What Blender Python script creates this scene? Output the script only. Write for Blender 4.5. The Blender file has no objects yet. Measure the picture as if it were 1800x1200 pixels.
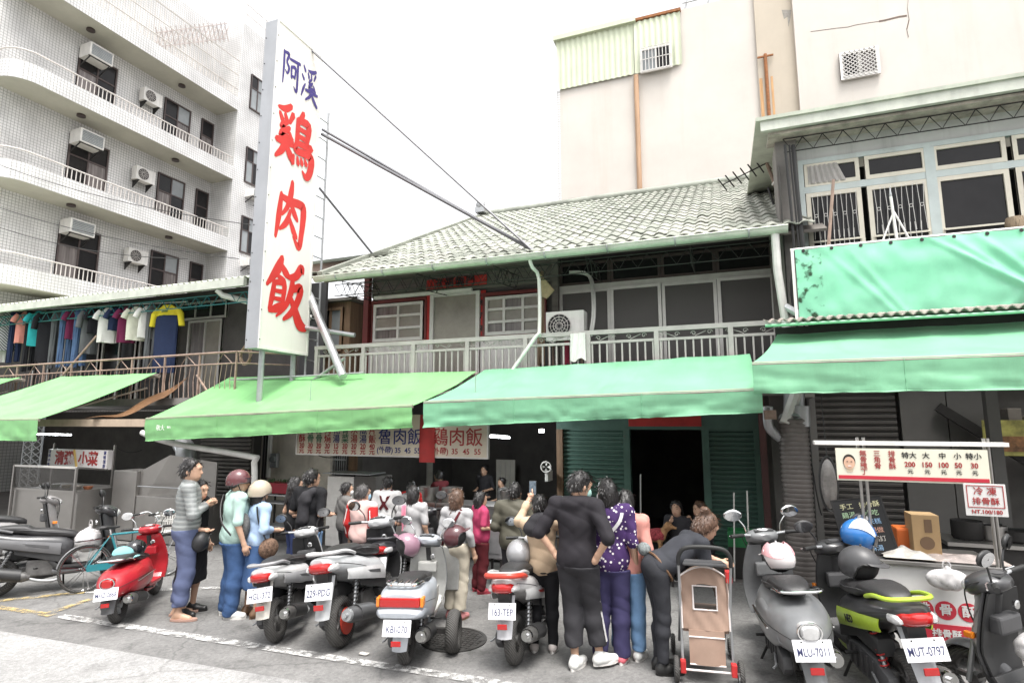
import bpy, bmesh, math, random
import numpy as np
from mathutils import Vector, Matrix, noise
random.seed(7)
R = math.radians
SC = bpy.context.scene
COL = SC.collection
# ---- camera, sky, sun, exposure
CAM_H, YAW, PITCH, FPX = 2.15, R(20.8), R(8.06), 1009.0
cam_d = bpy.data.cameras.new('camera'); cam = bpy.data.objects.new('camera', cam_d); COL.objects.link(cam)
cam.location = (0, 0, CAM_H); cam.rotation_euler = (R(90) + PITCH, 0, YAW)
cam_d.sensor_width = 36; cam_d.lens = FPX / 1800 * 36; cam_d.clip_end = 500; cam_d.clip_start = 0.05
SC.camera = cam
world = bpy.data.worlds.new('World'); SC.world = world; world.use_nodes = True
_n, _l = world.node_tree.nodes, world.node_tree.links
_bg = _n['Background']
_sky = _n.new('ShaderNodeTexSky'); _sky.sky_type = 'NISHITA'; _sky.sun_disc = False
SUN_EL, SUN_AZ = R(70), R(140)          # azimuth of the sun, clockwise from +Y
_sky.sun_elevation = SUN_EL; _sky.sun_rotation = SUN_AZ
_sky.air_density = 1.0; _sky.dust_density = 6.0; _sky.ozone_density = 0.6
_hs = _n.new('ShaderNodeHueSaturation'); _hs.inputs['Saturation'].default_value = 0.12
_hs.inputs['Value'].default_value = 1.0
_l.new(_sky.outputs[0], _hs.inputs['Color'])
_mx = _n.new('ShaderNodeMix'); _mx.data_type = 'RGBA'; _mx.inputs[0].default_value = 0.3   # even cloud layer over the clear-sky gradient
_l.new(_hs.outputs[0], _mx.inputs[6]); _mx.inputs[7].default_value = (6.2, 6.2, 6.3, 1)
_l.new(_mx.outputs[2], _bg.inputs['Color']); _bg.inputs['Strength'].default_value = 0.15
sun_d = bpy.data.lights.new('sun', 'SUN'); sun = bpy.data.objects.new('sun', sun_d); COL.objects.link(sun)
sun_d.energy = 1.5; sun_d.angle = R(22); sun_d.color = (1.0, 0.96, 0.9)
_sd = Vector((math.sin(SUN_AZ) * math.cos(SUN_EL), math.cos(SUN_AZ) * math.cos(SUN_EL), math.sin(SUN_EL)))
sun.rotation_euler = _sd.to_track_quat('Z', 'Y').to_euler()
SC.view_settings.view_transform = 'Standard'; SC.view_settings.look = 'None'
SC.view_settings.gamma = 1.0; SC.view_settings.use_curve_mapping = False
SC.view_settings.exposure = 1.3
SC.render.engine = 'CYCLES'
SC.cycles.max_bounces = 6; SC.cycles.diffuse_bounces = 3; SC.cycles.glossy_bounces = 3
SC.cycles.transmission_bounces = 4; SC.cycles.transparent_max_bounces = 6
SC.cycles.use_denoising = True
SC.cycles.caustics_reflective = False; SC.cycles.caustics_refractive = False
# ---- survey helpers (photo point + known plane -> metres)
_CR = cam.rotation_euler.to_matrix()
def ray(px, py):
 return (_CR @ Vector(((px - 900) / FPX, -(py - 600) / FPX, -1.0)))
def at(px, py, Y):
 d = ray(px, py); t = Y / d.y
 return Vector((d.x * t, Y, CAM_H + d.z * t))
def atX(px, py, X):
 d = ray(px, py); t = X / d.x
 return Vector((X, d.y * t, CAM_H + d.z * t))
def gr(px, py, z=0.0):
 d = ray(px, py); t = (z - CAM_H) / d.z
 return Vector((d.x * t, d.y * t, z))
# ---- materials
MATS = {}
def M(name, col=(.5, .5, .5), rough=.6, metal=0.0, var=.12, scale=3.0, bump=0.0, bscale=80.0, streak=0.0,
      streak_col=(.08, .07, .06), trans=0.0, alpha=1.0, emit=0.0, spec=.5, coat=0.0, coords='Object', noise_stretch=None, sscale=(2.6, 2.6, .16)):
 if name in MATS: return MATS[name]
 m = bpy.data.materials.new(name); m.use_nodes = True; MATS[name] = m
 nt = m.node_tree; N, L = nt.nodes, nt.links; b = N['Principled BSDF']
 c = (*col, 1) if len(col) == 3 else col
 b.inputs['Base Color'].default_value = c; b.inputs['Roughness'].default_value = rough
 b.inputs['Metallic'].default_value = metal; b.inputs['Specular IOR Level'].default_value = spec
 b.inputs['Transmission Weight'].default_value = trans; b.inputs['Alpha'].default_value = alpha
 b.inputs['Coat Weight'].default_value = coat
 if emit: b.inputs['Emission Color'].default_value = c; b.inputs['Emission Strength'].default_value = emit
 m.diffuse_color = c
 tc = N.new('ShaderNodeTexCoord'); src = tc.outputs[coords]
 if noise_stretch:
  mp = N.new('ShaderNodeMapping'); mp.inputs['Scale'].default_value = noise_stretch
  L.new(src, mp.inputs[0]); src2 = mp.outputs[0]
 else: src2 = src
 out = None
 if var:
  nz = N.new('ShaderNodeTexNoise'); nz.inputs['Scale'].default_value = scale; nz.inputs['Detail'].default_value = 6
  nz.inputs['Roughness'].default_value = .65
  L.new(src2, nz.inputs['Vector'])
  mr = N.new('ShaderNodeMapRange'); mr.inputs[1].default_value = .3; mr.inputs[2].default_value = .7
  mr.inputs[3].default_value = 1 - var; mr.inputs[4].default_value = 1 + var * .6
  L.new(nz.outputs[0], mr.inputs[0])
  mm = N.new('ShaderNodeMix'); mm.data_type = 'RGBA'; mm.blend_type = 'MULTIPLY'; mm.inputs[0].default_value = 1
  mm.inputs[6].default_value = c; L.new(mr.outputs[0], mm.inputs[7]); out = mm.outputs[2]
  m2 = N.new('ShaderNodeMapRange'); m2.inputs[3].default_value = max(0.03, rough - .12); m2.inputs[4].default_value = min(1, rough + .12)
  L.new(nz.outputs[0], m2.inputs[0]); L.new(m2.outputs[0], b.inputs['Roughness'])
 if streak:
  mp = N.new('ShaderNodeMapping'); mp.inputs['Scale'].default_value = sscale; L.new(src, mp.inputs[0])
  ns = N.new('ShaderNodeTexNoise'); ns.inputs['Scale'].default_value = 1.7; ns.inputs['Detail'].default_value = 9; ns.inputs['Roughness'].default_value = .7
  L.new(mp.outputs[0], ns.inputs['Vector'])
  m3 = N.new('ShaderNodeMapRange'); m3.inputs[1].default_value = .52; m3.inputs[2].default_value = .78; m3.inputs[3].default_value = 0; m3.inputs[4].default_value = streak
  L.new(ns.outputs[0], m3.inputs[0])
  mm = N.new('ShaderNodeMix'); mm.data_type = 'RGBA'; L.new(m3.outputs[0], mm.inputs[0])
  if out is not None: L.new(out, mm.inputs[6])
  else: mm.inputs[6].default_value = c
  mm.inputs[7].default_value = (*streak_col, 1); out = mm.outputs[2]
 if out is not None: L.new(out, b.inputs['Base Color'])
 if bump:
  nb = N.new('ShaderNodeTexNoise'); nb.inputs['Scale'].default_value = bscale; nb.inputs['Detail'].default_value = 4
  L.new(src2, nb.inputs['Vector'])
  bp = N.new('ShaderNodeBump'); bp.inputs['Strength'].default_value = bump; bp.inputs['Distance'].default_value = .01
  L.new(nb.outputs[0], bp.inputs['Height']); L.new(bp.outputs[0], b.inputs['Normal'])
 return m
def wave_mat(name, col, col2, scale, axis='Z', rough=.5, metal=0., bump=.5, sharp=.5):
 if name in MATS: return MATS[name]
 m = M(name, col, rough, metal, var=0)
 N, L = m.node_tree.nodes, m.node_tree.links; b = N['Principled BSDF']
 tc = N.new('ShaderNodeTexCoord'); w = N.new('ShaderNodeTexWave'); w.wave_type = 'BANDS'; w.bands_direction = axis
 w.inputs['Scale'].default_value = scale; w.inputs['Distortion'].default_value = .15
 L.new(tc.outputs['Object'], w.inputs['Vector'])
 mx = N.new('ShaderNodeMix'); mx.data_type = 'RGBA'; mx.inputs[6].default_value = (*col, 1); mx.inputs[7].default_value = (*col2, 1)
 L.new(w.outputs[1], mx.inputs[0]); L.new(mx.outputs[2], b.inputs['Base Color'])
 bp = N.new('ShaderNodeBump'); bp.inputs['Strength'].default_value = bump; bp.inputs['Distance'].default_value = .01
 L.new(w.outputs[1], bp.inputs['Height']); L.new(bp.outputs[0], b.inputs['Normal'])
 return m
def tile_mat(name, col, grout, size=.1, gap=.08):
 if name in MATS: return MATS[name]
 m = M(name, col, .35, var=0); N, L = m.node_tree.nodes, m.node_tree.links; b = N['Principled BSDF']
 tc = N.new('ShaderNodeTexCoord'); geo = N.new('ShaderNodeNewGeometry')
 sx = N.new('ShaderNodeSeparateXYZ'); L.new(tc.outputs['Object'], sx.inputs[0])
 sn = N.new('ShaderNodeSeparateXYZ'); L.new(geo.outputs['Normal'], sn.inputs[0])
 def math_(op, a, b_=None, c_=None):
  n = N.new('ShaderNodeMath'); n.operation = op
  for i, v in enumerate((a, b_, c_)):
   if v is None: continue
   if isinstance(v, (int, float)): n.inputs[i].default_value = v
   else: L.new(v, n.inputs[i])
  return n.outputs[0]
 masks = []
 for i in range(3):
  f = math_('FRACT', math_('MULTIPLY', sx.outputs[i], 1 / size))
  g = math_('LESS_THAN', f, gap)
  w = math_('LESS_THAN', math_('ABSOLUTE', sn.outputs[i]), .6)
  masks.append(math_('MULTIPLY', g, w))
 tot = math_('MAXIMUM', math_('MAXIMUM', masks[0], masks[1]), masks[2])
 nz = N.new('ShaderNodeTexNoise'); nz.inputs['Scale'].default_value = 1.1; nz.inputs['Detail'].default_value = 7
 L.new(tc.outputs['Object'], nz.inputs['Vector'])
 mr = N.new('ShaderNodeMapRange'); mr.inputs[1].default_value = .35; mr.inputs[2].default_value = .7; mr.inputs[3].default_value = .76; mr.inputs[4].default_value = 1.05
 L.new(nz.outputs[0], mr.inputs[0])
 mm = N.new('ShaderNodeMix'); mm.data_type = 'RGBA'; mm.blend_type = 'MULTIPLY'; mm.inputs[0].default_value = 1; mm.inputs[6].default_value = (*col, 1)
 L.new(mr.outputs[0], mm.inputs[7])
 mx = N.new('ShaderNodeMix'); mx.data_type = 'RGBA'; L.new(tot, mx.inputs[0]); L.new(mm.outputs[2], mx.inputs[6]); mx.inputs[7].default_value = (*grout, 1)
 L.new(mx.outputs[2], b.inputs['Base Color'])
 bp = N.new('ShaderNodeBump'); bp.inputs['Strength'].default_value = .6; bp.inputs['Distance'].default_value = .006; bp.invert = True
 L.new(tot, bp.inputs['Height']); L.new(bp.outputs[0], b.inputs['Normal'])
 return m
# ---- object helpers
WM = {}
def _link(o, parent=None, local=False):
 COL.objects.link(o)
 if parent is not None:
  o.parent = parent
  if not local: o.matrix_parent_inverse = WM[parent.name].inverted()
  WM[o.name] = (WM[parent.name] @ o.matrix_basis) if local else o.matrix_basis.copy()
 else: WM[o.name] = o.matrix_basis.copy()
 return o
def tag(o, label=None, cat=None, group=None, kind=None):
 if label: o['label'] = label
 if cat: o['category'] = cat
 if group: o['group'] = group
 if kind: o['kind'] = kind
 return o
def empty(name, loc=(0, 0, 0), rz=0.0, label=None, cat=None, group=None, mw=None):
 o = bpy.data.objects.new(name, None); o.empty_display_size = .2
 if mw is not None: o.matrix_basis = mw
 else: o.matrix_basis = Matrix.Translation(loc) @ Matrix.Rotation(rz, 4, 'Z')
 _link(o); return tag(o, label, cat, group)
def copy_tree(o, parent=None):
 c = o.copy(); COL.objects.link(c); c.parent = parent
 if parent is not None: c.matrix_parent_inverse = o.matrix_parent_inverse.copy()
 WM[c.name] = c.matrix_basis.copy()
 for ch in list(o.children): copy_tree(ch, c)
 return c
class MB:
 def __init__(s): s.v = []; s.f = []
 def add(s, verts, faces):
  b = len(s.v); s.v += [tuple(v) for v in verts]; s.f += [tuple(i + b for i in f) for f in faces]; return s
 def box(s, a, b, rot=None, about=None):
  (x0, y0, z0), (x1, y1, z1) = a, b
  x0, x1 = min(x0, x1), max(x0, x1); y0, y1 = min(y0, y1), max(y0, y1); z0, z1 = min(z0, z1), max(z0, z1)
  V = [Vector(p) for p in ((x0, y0, z0), (x1, y0, z0), (x1, y1, z0), (x0, y1, z0), (x0, y0, z1), (x1, y0, z1), (x1, y1, z1), (x0, y1, z1))]
  if rot is not None:
   c = Vector(about) if about else Vector(((x0 + x1) / 2, (y0 + y1) / 2, (z0 + z1) / 2))
   V = [c + rot @ (p - c) for p in V]
  return s.add(V, [(3, 2, 1, 0), (4, 5, 6, 7), (0, 1, 5, 4), (1, 2, 6, 5), (2, 3, 7, 6), (3, 0, 4, 7)])
 def bar(s, p, q, w, h=None, up=(0, 0, 1)):
  p, q = Vector(p), Vector(q); h = h or w; d = (q - p).normalized(); u = Vector(up)
  if abs(d.dot(u)) > .98: u = Vector((0, 1, 0))
  sx = d.cross(u).normalized() * w / 2; sz = sx.cross(d).normalized() * h / 2
  V = [p - sx - sz, p + sx - sz, p + sx + sz, p - sx + sz, q - sx - sz, q + sx - sz, q + sx + sz, q - sx + sz]
  return s.add(V, [(0, 1, 2, 3), (7, 6, 5, 4), (0, 4, 5, 1), (1, 5, 6, 2), (2, 6, 7, 3), (3, 7, 4, 0)])
 def tube(s, pts, r, n=8, cap=True, closed=False):
  pts = [Vector(p) for p in pts]; m = len(pts); rs = r if isinstance(r, (list, tuple)) else [r] * m
  rings = []; prev = None
  for i, p in enumerate(pts):
   if closed: d = (pts[(i + 1) % m] - pts[i - 1])
   else: d = (pts[min(i + 1, m - 1)] - pts[max(i - 1, 0)])
   d.normalize()
   if prev is None:
    u = Vector((0, 0, 1)) if abs(d.z) < .95 else Vector((1, 0, 0))
    a = d.cross(u).normalized()
   else:
    a = (prev - d * prev.dot(d))
    a = a.normalized() if a.length > 1e-6 else d.orthogonal().normalized()
   prev = a; b = d.cross(a)
   rings.append([p + (a * math.cos(2 * math.pi * k / n) + b * math.sin(2 * math.pi * k / n)) * rs[i] for k in range(n)])
  return s.rings(rings, cap and not closed, closed)
 def rings(s, rings, cap=True, closed=False):
  n = len(rings[0]); V = [p for rg in rings for p in rg]; F = []; m = len(rings)
  for i in range(m if closed else m - 1):
   j = (i + 1) % m
   for k in range(n):
    k2 = (k + 1) % n; F.append((i * n + k, i * n + k2, j * n + k2, j * n + k))
  if cap: F.append(tuple(range(n))[::-1]); F.append(tuple((m - 1) * n + k for k in range(n)))
  return s.add(V, F)
 def lathe(s, prof, c=(0, 0, 0), axis='Z', n=24, cap=True):
  c = Vector(c); rg = []
  for (r, h) in prof:
   ring = []
   for k in range(n):
    a = 2 * math.pi * k / n; x, y = r * math.cos(a), r * math.sin(a)
    ring.append(c + Vector({'Z': (x, y, h), 'X': (h, x, y), 'Y': (y, h, x)}[axis]))
   rg.append(ring)
  return s.rings(rg, cap)
 def sphere(s, c, r, n=12, m=8, rot=None):
  c = Vector(c); rr = r if isinstance(r, (list, tuple)) else (r, r, r); V = []; F = []
  for i in range(m + 1):
   t = math.pi * i / m
   for k in range(n):
    p = 2 * math.pi * k / n; q = Vector((rr[0] * math.sin(t) * math.cos(p), rr[1] * math.sin(t) * math.sin(p), rr[2] * math.cos(t)))
    if rot is not None: q = rot @ q
    V.append(c + q)
  for i in range(m):
   for k in range(n): F.append((i * n + k, (i + 1) * n + k, (i + 1) * n + (k + 1) % n, i * n + (k + 1) % n))
  return s.add(V, F)
 def prism(s, poly, axis, a, b):
  def mk(u, v, w): return {'X': (w, u, v), 'Y': (u, w, v), 'Z': (u, v, w)}[axis]
  n = len(poly); V = [mk(u, v, a) for u, v in poly] + [mk(u, v, b) for u, v in poly]
  return s.add(V, [tuple(range(n)), tuple(range(n, 2 * n))[::-1]] + [(k, k + n, (k + 1) % n + n, (k + 1) % n) for k in range(n)])
 def grid(s, fn, nu, nv):
  V = [fn(i / nu, j / nv) for j in range(nv + 1) for i in range(nu + 1)]
  return s.add(V, [(j * (nu + 1) + i, j * (nu + 1) + i + 1, (j + 1) * (nu + 1) + i + 1, (j + 1) * (nu + 1) + i) for j in range(nv) for i in range(nu)])
 def xf(s, mat):
  s.v = [tuple(mat @ Vector(v)) for v in s.v]; return s
 def mesh(s, name, smooth=False, angle=40, bevel=0.0, solid=0.0, recalc=True):
  me = bpy.data.meshes.new(name); me.from_pydata(s.v, [], s.f)
  bm = bmesh.new(); bm.from_mesh(me)
  if solid:
   bmesh.ops.recalc_face_normals(bm, faces=bm.faces)
   bmesh.ops.solidify(bm, geom=bm.faces[:], thickness=solid)
  if recalc: bmesh.ops.recalc_face_normals(bm, faces=bm.faces)
  if bevel:
   es = [e for e in bm.edges if len(e.link_faces) == 2 and e.calc_face_angle(0) > R(35)]
   bmesh.ops.bevel(bm, geom=es, offset=bevel, segments=2, affect='EDGES', profile=.6, clamp_overlap=True)
  if smooth:
   for f in bm.faces: f.smooth = True
   for e in bm.edges:
    if len(e.link_faces) == 2 and e.calc_face_angle(0) > R(angle): e.smooth = False
  bm.to_mesh(me); bm.free(); return me
 def build(s, name, mat, parent=None, local=False, smooth=False, angle=40, bevel=0.0, solid=0.0, recalc=True, kind=None, label=None):
  me = s.mesh(name, smooth, angle, bevel, solid, recalc)
  if mat is not None: me.materials.append(mat)
  return obj(name, me, parent, local, kind, label)
def obj(name, me, parent=None, local=False, kind=None, label=None):
 o = bpy.data.objects.new(name, me); _link(o, parent, local); return tag(o, label, kind=kind)
def text(body, size, mat, origin, xdir, ydir, name='lettering', parent=None, local=False, bold=0.0, align='CENTER', extrude=.002, sx=1.0, spacing=1.0, line=1.0, kind=None):
 cu = bpy.data.curves.new('t', 'FONT'); cu.body = body; cu.size = size; cu.align_x = align; cu.align_y = 'CENTER'
 cu.offset = bold * size; cu.extrude = extrude; cu.space_character = spacing; cu.space_line = line; cu.resolution_u = 3
 t = bpy.data.objects.new('t', cu); COL.objects.link(t)
 me = bpy.data.meshes.new_from_object(t.evaluated_get(bpy.context.evaluated_depsgraph_get()))
 bpy.data.objects.remove(t); bpy.data.curves.remove(cu)
 xd, yd = Vector(xdir).normalized(), Vector(ydir).normalized(); zd = xd.cross(yd)
 mt = Matrix(((xd.x * sx, yd.x, zd.x, origin[0]), (xd.y * sx, yd.y, zd.y, origin[1]), (xd.z * sx, yd.z, zd.z, origin[2]), (0, 0, 0, 1)))
 me.transform(mt); me.materials.clear(); me.materials.append(mat); me.name = name
 return obj(name, me, parent, local, kind)
def wire(pts, sag=0.0, n=10):
 a, b = Vector(pts[0]), Vector(pts[-1])
 return [a.lerp(b, i / n) - Vector((0, 0, sag * 4 * (i / n) * (1 - i / n))) for i in range(n + 1)]
def smooth_path(pts, k=4, closed=False):
 P = [Vector(p) for p in pts]; n = len(P); out = []
 for i in range(n if closed else n - 1):
  p0 = P[i - 1] if (closed or i > 0) else P[i]; p1 = P[i]; p2 = P[(i + 1) % n]; p3 = P[(i + 2) % n] if (closed or i + 2 < n) else P[(i + 1) % n]
  for j in range(k):
   t = j / k; out.append(.5 * ((2 * p1) + (-p0 + p2) * t + (2 * p0 - 5 * p1 + 4 * p2 - p3) * t * t + (-p0 + 3 * p1 - 3 * p2 + p3) * t ** 3))
 if not closed: out.append(P[-1])
 return out
# ==== SETTING: ground, road, markings
def asphalt(name, col, scale=1.4, oil=.62):
 m = M(name, col, .9, var=.0); N, L = m.node_tree.nodes, m.node_tree.links; b = N['Principled BSDF']
 tc = N.new('ShaderNodeTexCoord')
 n1 = N.new('ShaderNodeTexNoise'); n1.inputs['Scale'].default_value = scale; n1.inputs['Detail'].default_value = 8; n1.inputs['Roughness'].default_value = .62
 n2 = N.new('ShaderNodeTexNoise'); n2.inputs['Scale'].default_value = 160; n2.inputs['Detail'].default_value = 3
 vo = N.new('ShaderNodeTexVoronoi'); vo.feature = 'DISTANCE_TO_EDGE'; vo.inputs['Scale'].default_value = .55
 mpw = N.new('ShaderNodeMixRGB'); mpw.blend_type = 'ADD'; mpw.inputs[0].default_value = .5
 L.new(tc.outputs['Object'], mpw.inputs[1]); L.new(n1.outputs[1], mpw.inputs[2]); L.new(mpw.outputs[0], vo.inputs['Vector'])
 for n in (n1, n2): L.new(tc.outputs['Object'], n.inputs['Vector'])
 r1 = N.new('ShaderNodeMapRange'); r1.inputs[1].default_value = .3; r1.inputs[2].default_value = .72; r1.inputs[3].default_value = .72; r1.inputs[4].default_value = 1.22; L.new(n1.outputs[0], r1.inputs[0])
 r2 = N.new('ShaderNodeMapRange'); r2.inputs[1].default_value = .35; r2.inputs[2].default_value = .65; r2.inputs[3].default_value = .8; r2.inputs[4].default_value = 1.2; L.new(n2.outputs[0], r2.inputs[0])
 r3 = N.new('ShaderNodeMapRange'); r3.inputs[1].default_value = 0; r3.inputs[2].default_value = .012; r3.inputs[3].default_value = .72; r3.inputs[4].default_value = 1; L.new(vo.outputs[0], r3.inputs[0])
 def mul(a, b_):
  n = N.new('ShaderNodeMath'); n.operation = 'MULTIPLY'; L.new(a, n.inputs[0]); L.new(b_, n.inputs[1]); return n.outputs[0]
 n4 = N.new('ShaderNodeTexNoise'); n4.inputs['Scale'].default_value = 2.7; n4.inputs['Detail'].default_value = 5; L.new(tc.outputs['Object'], n4.inputs['Vector'])
 r4 = N.new('ShaderNodeMapRange'); r4.inputs[1].default_value = .58; r4.inputs[2].default_value = .70; r4.inputs[3].default_value = 1; r4.inputs[4].default_value = oil; L.new(n4.outputs[0], r4.inputs[0])
 v2 = N.new('ShaderNodeTexVoronoi'); v2.inputs['Scale'].default_value = 42; L.new(tc.outputs['Object'], v2.inputs['Vector'])
 r5 = N.new('ShaderNodeMapRange'); r5.inputs[1].default_value = .0; r5.inputs[2].default_value = 1; r5.inputs[3].default_value = .78; r5.inputs[4].default_value = 1.2; L.new(v2.outputs['Color'], r5.inputs[0])
 k = mul(mul(mul(mul(r1.outputs[0], r2.outputs[0]), r3.outputs[0]), r4.outputs[0]), r5.outputs[0])
 mm = N.new('ShaderNodeMix'); mm.data_type = 'RGBA'; mm.blend_type = 'MULTIPLY'; mm.inputs[0].default_value = 1; mm.inputs[6].default_value = (*col, 1); L.new(k, mm.inputs[7])
 L.new(mm.outputs[2], b.inputs['Base Color'])
 bp = N.new('ShaderNodeBump'); bp.inputs['Strength'].default_value = .35; bp.inputs['Distance'].default_value = .006; L.new(n2.outputs[0], bp.inputs['Height']); L.new(bp.outputs[0], b.inputs['Normal'])
 return m
M_road = asphalt('worn_road', (.29, .287, .283), 1.0, .86)
M_lane = asphalt('parking_asphalt', (.17, .167, .163), 1.5)
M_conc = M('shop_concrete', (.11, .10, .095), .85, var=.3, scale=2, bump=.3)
def worn_paint(name, col):
 m = M(name, col, .7, var=.2, scale=6, bump=.2)
 N, L = m.node_tree.nodes, m.node_tree.links; b = N['Principled BSDF']
 tc = N.new('ShaderNodeTexCoord'); nz = N.new('ShaderNodeTexNoise'); nz.inputs['Scale'].default_value = 9; nz.inputs['Detail'].default_value = 8; nz.inputs['Roughness'].default_value = .75
 L.new(tc.outputs['Object'], nz.inputs['Vector'])
 r = N.new('ShaderNodeMapRange'); r.inputs[1].default_value = .43; r.inputs[2].default_value = .60; L.new(nz.outputs[0], r.inputs[0]); L.new(r.outputs[0], b.inputs['Alpha'])
 return m
M_pw, M_py = worn_paint('road_white', (.60, .595, .58)), worn_paint('road_yellow', (.50, .38, .17))
MB().box((-120, -60, -.3), (120, 130, 0)).build('ground', M_lane, kind='structure')
def sheet(name, pts, z, mat, kind='structure'):
 mb = MB(); n = len(pts); mb.add([(x, y, z) for x, y in pts], [tuple(range(n))]); return mb.build(name, mat, kind=kind)
sheet('road', [(-120, -6), (60, -6), (60, 4.42), (-2, 4.27), (-7, 4.05), (-120, 0.6)], .004, M_road)
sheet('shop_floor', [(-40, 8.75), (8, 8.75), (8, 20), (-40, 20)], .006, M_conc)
def strip(name, a, b, w, z, mat):
 a, b = Vector(a).to_2d(), Vector(b).to_2d(); d = (b - a).normalized(); nrm = Vector((-d.y, d.x)) * w / 2
 return sheet(name, [tuple(a - nrm), tuple(b - nrm), tuple(b + nrm), tuple(a + nrm)], z, mat)
strip('edge_line', gr(105, 1083), gr(1100, 1236), .12, .010, M_pw)
strip('edge_line', gr(-200, 1038), gr(92, 1082), .10, .010, M_py)
strip('box_line', gr(-60, 1062), gr(150, 1041), .11, .010, M_py)
strip('box_line', gr(88, 1078), gr(160, 1054), .10, .0145, M_py)
strip('box_line', gr(150, 1041), gr(420, 1032), .10, .010, M_pw)
mc = gr(798, 1124)
mb = MB(); mb.lathe([(.33, 0), (.33, .012), (.30, .012), (.30, .006)], mc, n=40)
root = empty('manhole_cover', mc, label='round iron manhole cover in the asphalt beside the tricycle scooter', cat='manhole cover')
M_iron = M('cast_iron', (.07, .068, .066), .6, .6, var=.35, scale=14, bump=.4)
mb.build('rim', M_iron, root)
mb = MB()
for i in range(-5, 6):
 for j in range(-5, 6):
  if i * i + j * j <= 27: mb.box((mc.x + i * .052 - .018, mc.y + j * .052 - .018, .004), (mc.x + i * .052 + .018, mc.y + j * .052 + .018, .013))
mb.lathe([(.30, .002), (.30, .0075)], mc, n=32)
mb.build('tread_plate', M_iron, root)
opp = empty('shading_terrace', (-4, -12, 0), label='plain grey terrace added unseen behind the viewer to shade the low sky', cat='terrace')  # unseen row across the street, added to cut low sky light on the shopfronts
M_opp = M('grey_terrace_render', (.45, .44, .42), .9, var=.15, scale=.8, streak=.3)
for k in range(-5, 5): MB().box((k * 7.0, -16, 0), (k * 7.0 + 6.9, -8.5, 5.5 + (k * 37 % 5) * .4)).build('terrace_block', M_opp, opp)
# ==== common facade materials
M_tile = tile_mat('white_wall_tile', (.76, .75, .745), (.30, .295, .29), .1, .14)
M_soffit = M('soffit_paint', (.50, .48, .41), .8, var=.12, scale=1.2)
M_glass = M('window_glass', (.02, .019, .02), .12, var=.35, scale=1.3, spec=.22)
M_glass_cur = M('window_curtain_glass', (.20, .175, .17), .25, var=.5, scale=2.2, spec=.4, noise_stretch=(6, 6, .3))
M_glass_sky = M('window_pale_glass', (.28, .30, .31), .15, var=.3, scale=.8, spec=.5)
M_bronze = M('bronze_window_frame', (.09, .068, .065), .45, .3, var=.2)
M_alu = M('aluminium_frame', (.62, .60, .57), .45, .35, var=.12, scale=5)
M_whitepaint = M('white_paint', (.74, .72, .69), .55, var=.14, scale=4, streak=.25)
M_rail_pale = M('railing_paint', (.62, .58, .55), .55, var=.15, scale=5)
M_dark = M('dark_metal', (.035, .033, .032), .55, .4, var=.3, scale=6)
M_black = M('black_rubber', (.018, .018, .018), .6, var=.2)
M_cream = M('cream_render', (.60, .56, .515), .9, var=.09, scale=.5, streak=.28, streak_col=(.46, .38, .30), sscale=(1.1, 1.1, .07), bump=.15, bscale=30)
M_cream2 = M('cream_render_column', (.50, .44, .36), .9, var=.09, scale=.7, streak=.18, streak_col=(.35, .26, .18))
M_rust = M('rust', (.30, .12, .045), .85, var=.4, scale=9)
M_pvc = M('pvc_pipe', (.66, .65, .62), .45, var=.15, scale=4, streak=.2)
M_steel = M('galvanised_steel', (.42, .43, .44), .42, .6, var=.2, scale=5)
M_stain = M('stainless_steel', (.40, .385, .37), .36, .9, var=.14, scale=1.5)
def window_unit(parent, P, U, V, mat_f, panes, fw=.05, name='window', depth=.06, nrm=None):
 P, U, V = Vector(P), Vector(U), Vector(V); u, v = U.normalized(), V.normalized(); n = u.cross(v) if nrm is None else Vector(nrm)
 W, H = U.length, V.length
 def rect(mb, a, b, c, d, t0, t1):
  q = [P + u * x + v * y + n * t for t in (t0, t1) for x, y in ((a, c), (b, c), (b, d), (a, d))]
  mb.add(q, [(3, 2, 1, 0), (4, 5, 6, 7), (0, 1, 5, 4), (1, 2, 6, 5), (2, 3, 7, 6), (3, 0, 4, 7)])
 mb = MB(); rect(mb, 0, W, -fw * .2, fw, 0, depth); rect(mb, 0, W, H - fw, H, 0, depth); rect(mb, 0, fw, fw, H - fw, 0, depth); rect(mb, W - fw, W, fw, H - fw, 0, depth)
 w = mb.build(name, mat_f, parent)
 for (a, b, c, d, m) in panes:
  a, b, c, d = a * W, b * W, c * H, d * H; g = MB(); e = fw * .45
  fm = MB(); rect(fm, a, b, c, c + e, .01, depth * .8); rect(fm, a, b, d - e, d, .01, depth * .8); rect(fm, a, a + e, c + e, d - e, .01, depth * .8); rect(fm, b - e, b, c + e, d - e, .01, depth * .8)
  fm.build('sash', mat_f, w)
  rect(g, a + e, b - e, c + e, d - e, .012, .022); g.build('pane', m, w)
 return w
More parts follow.
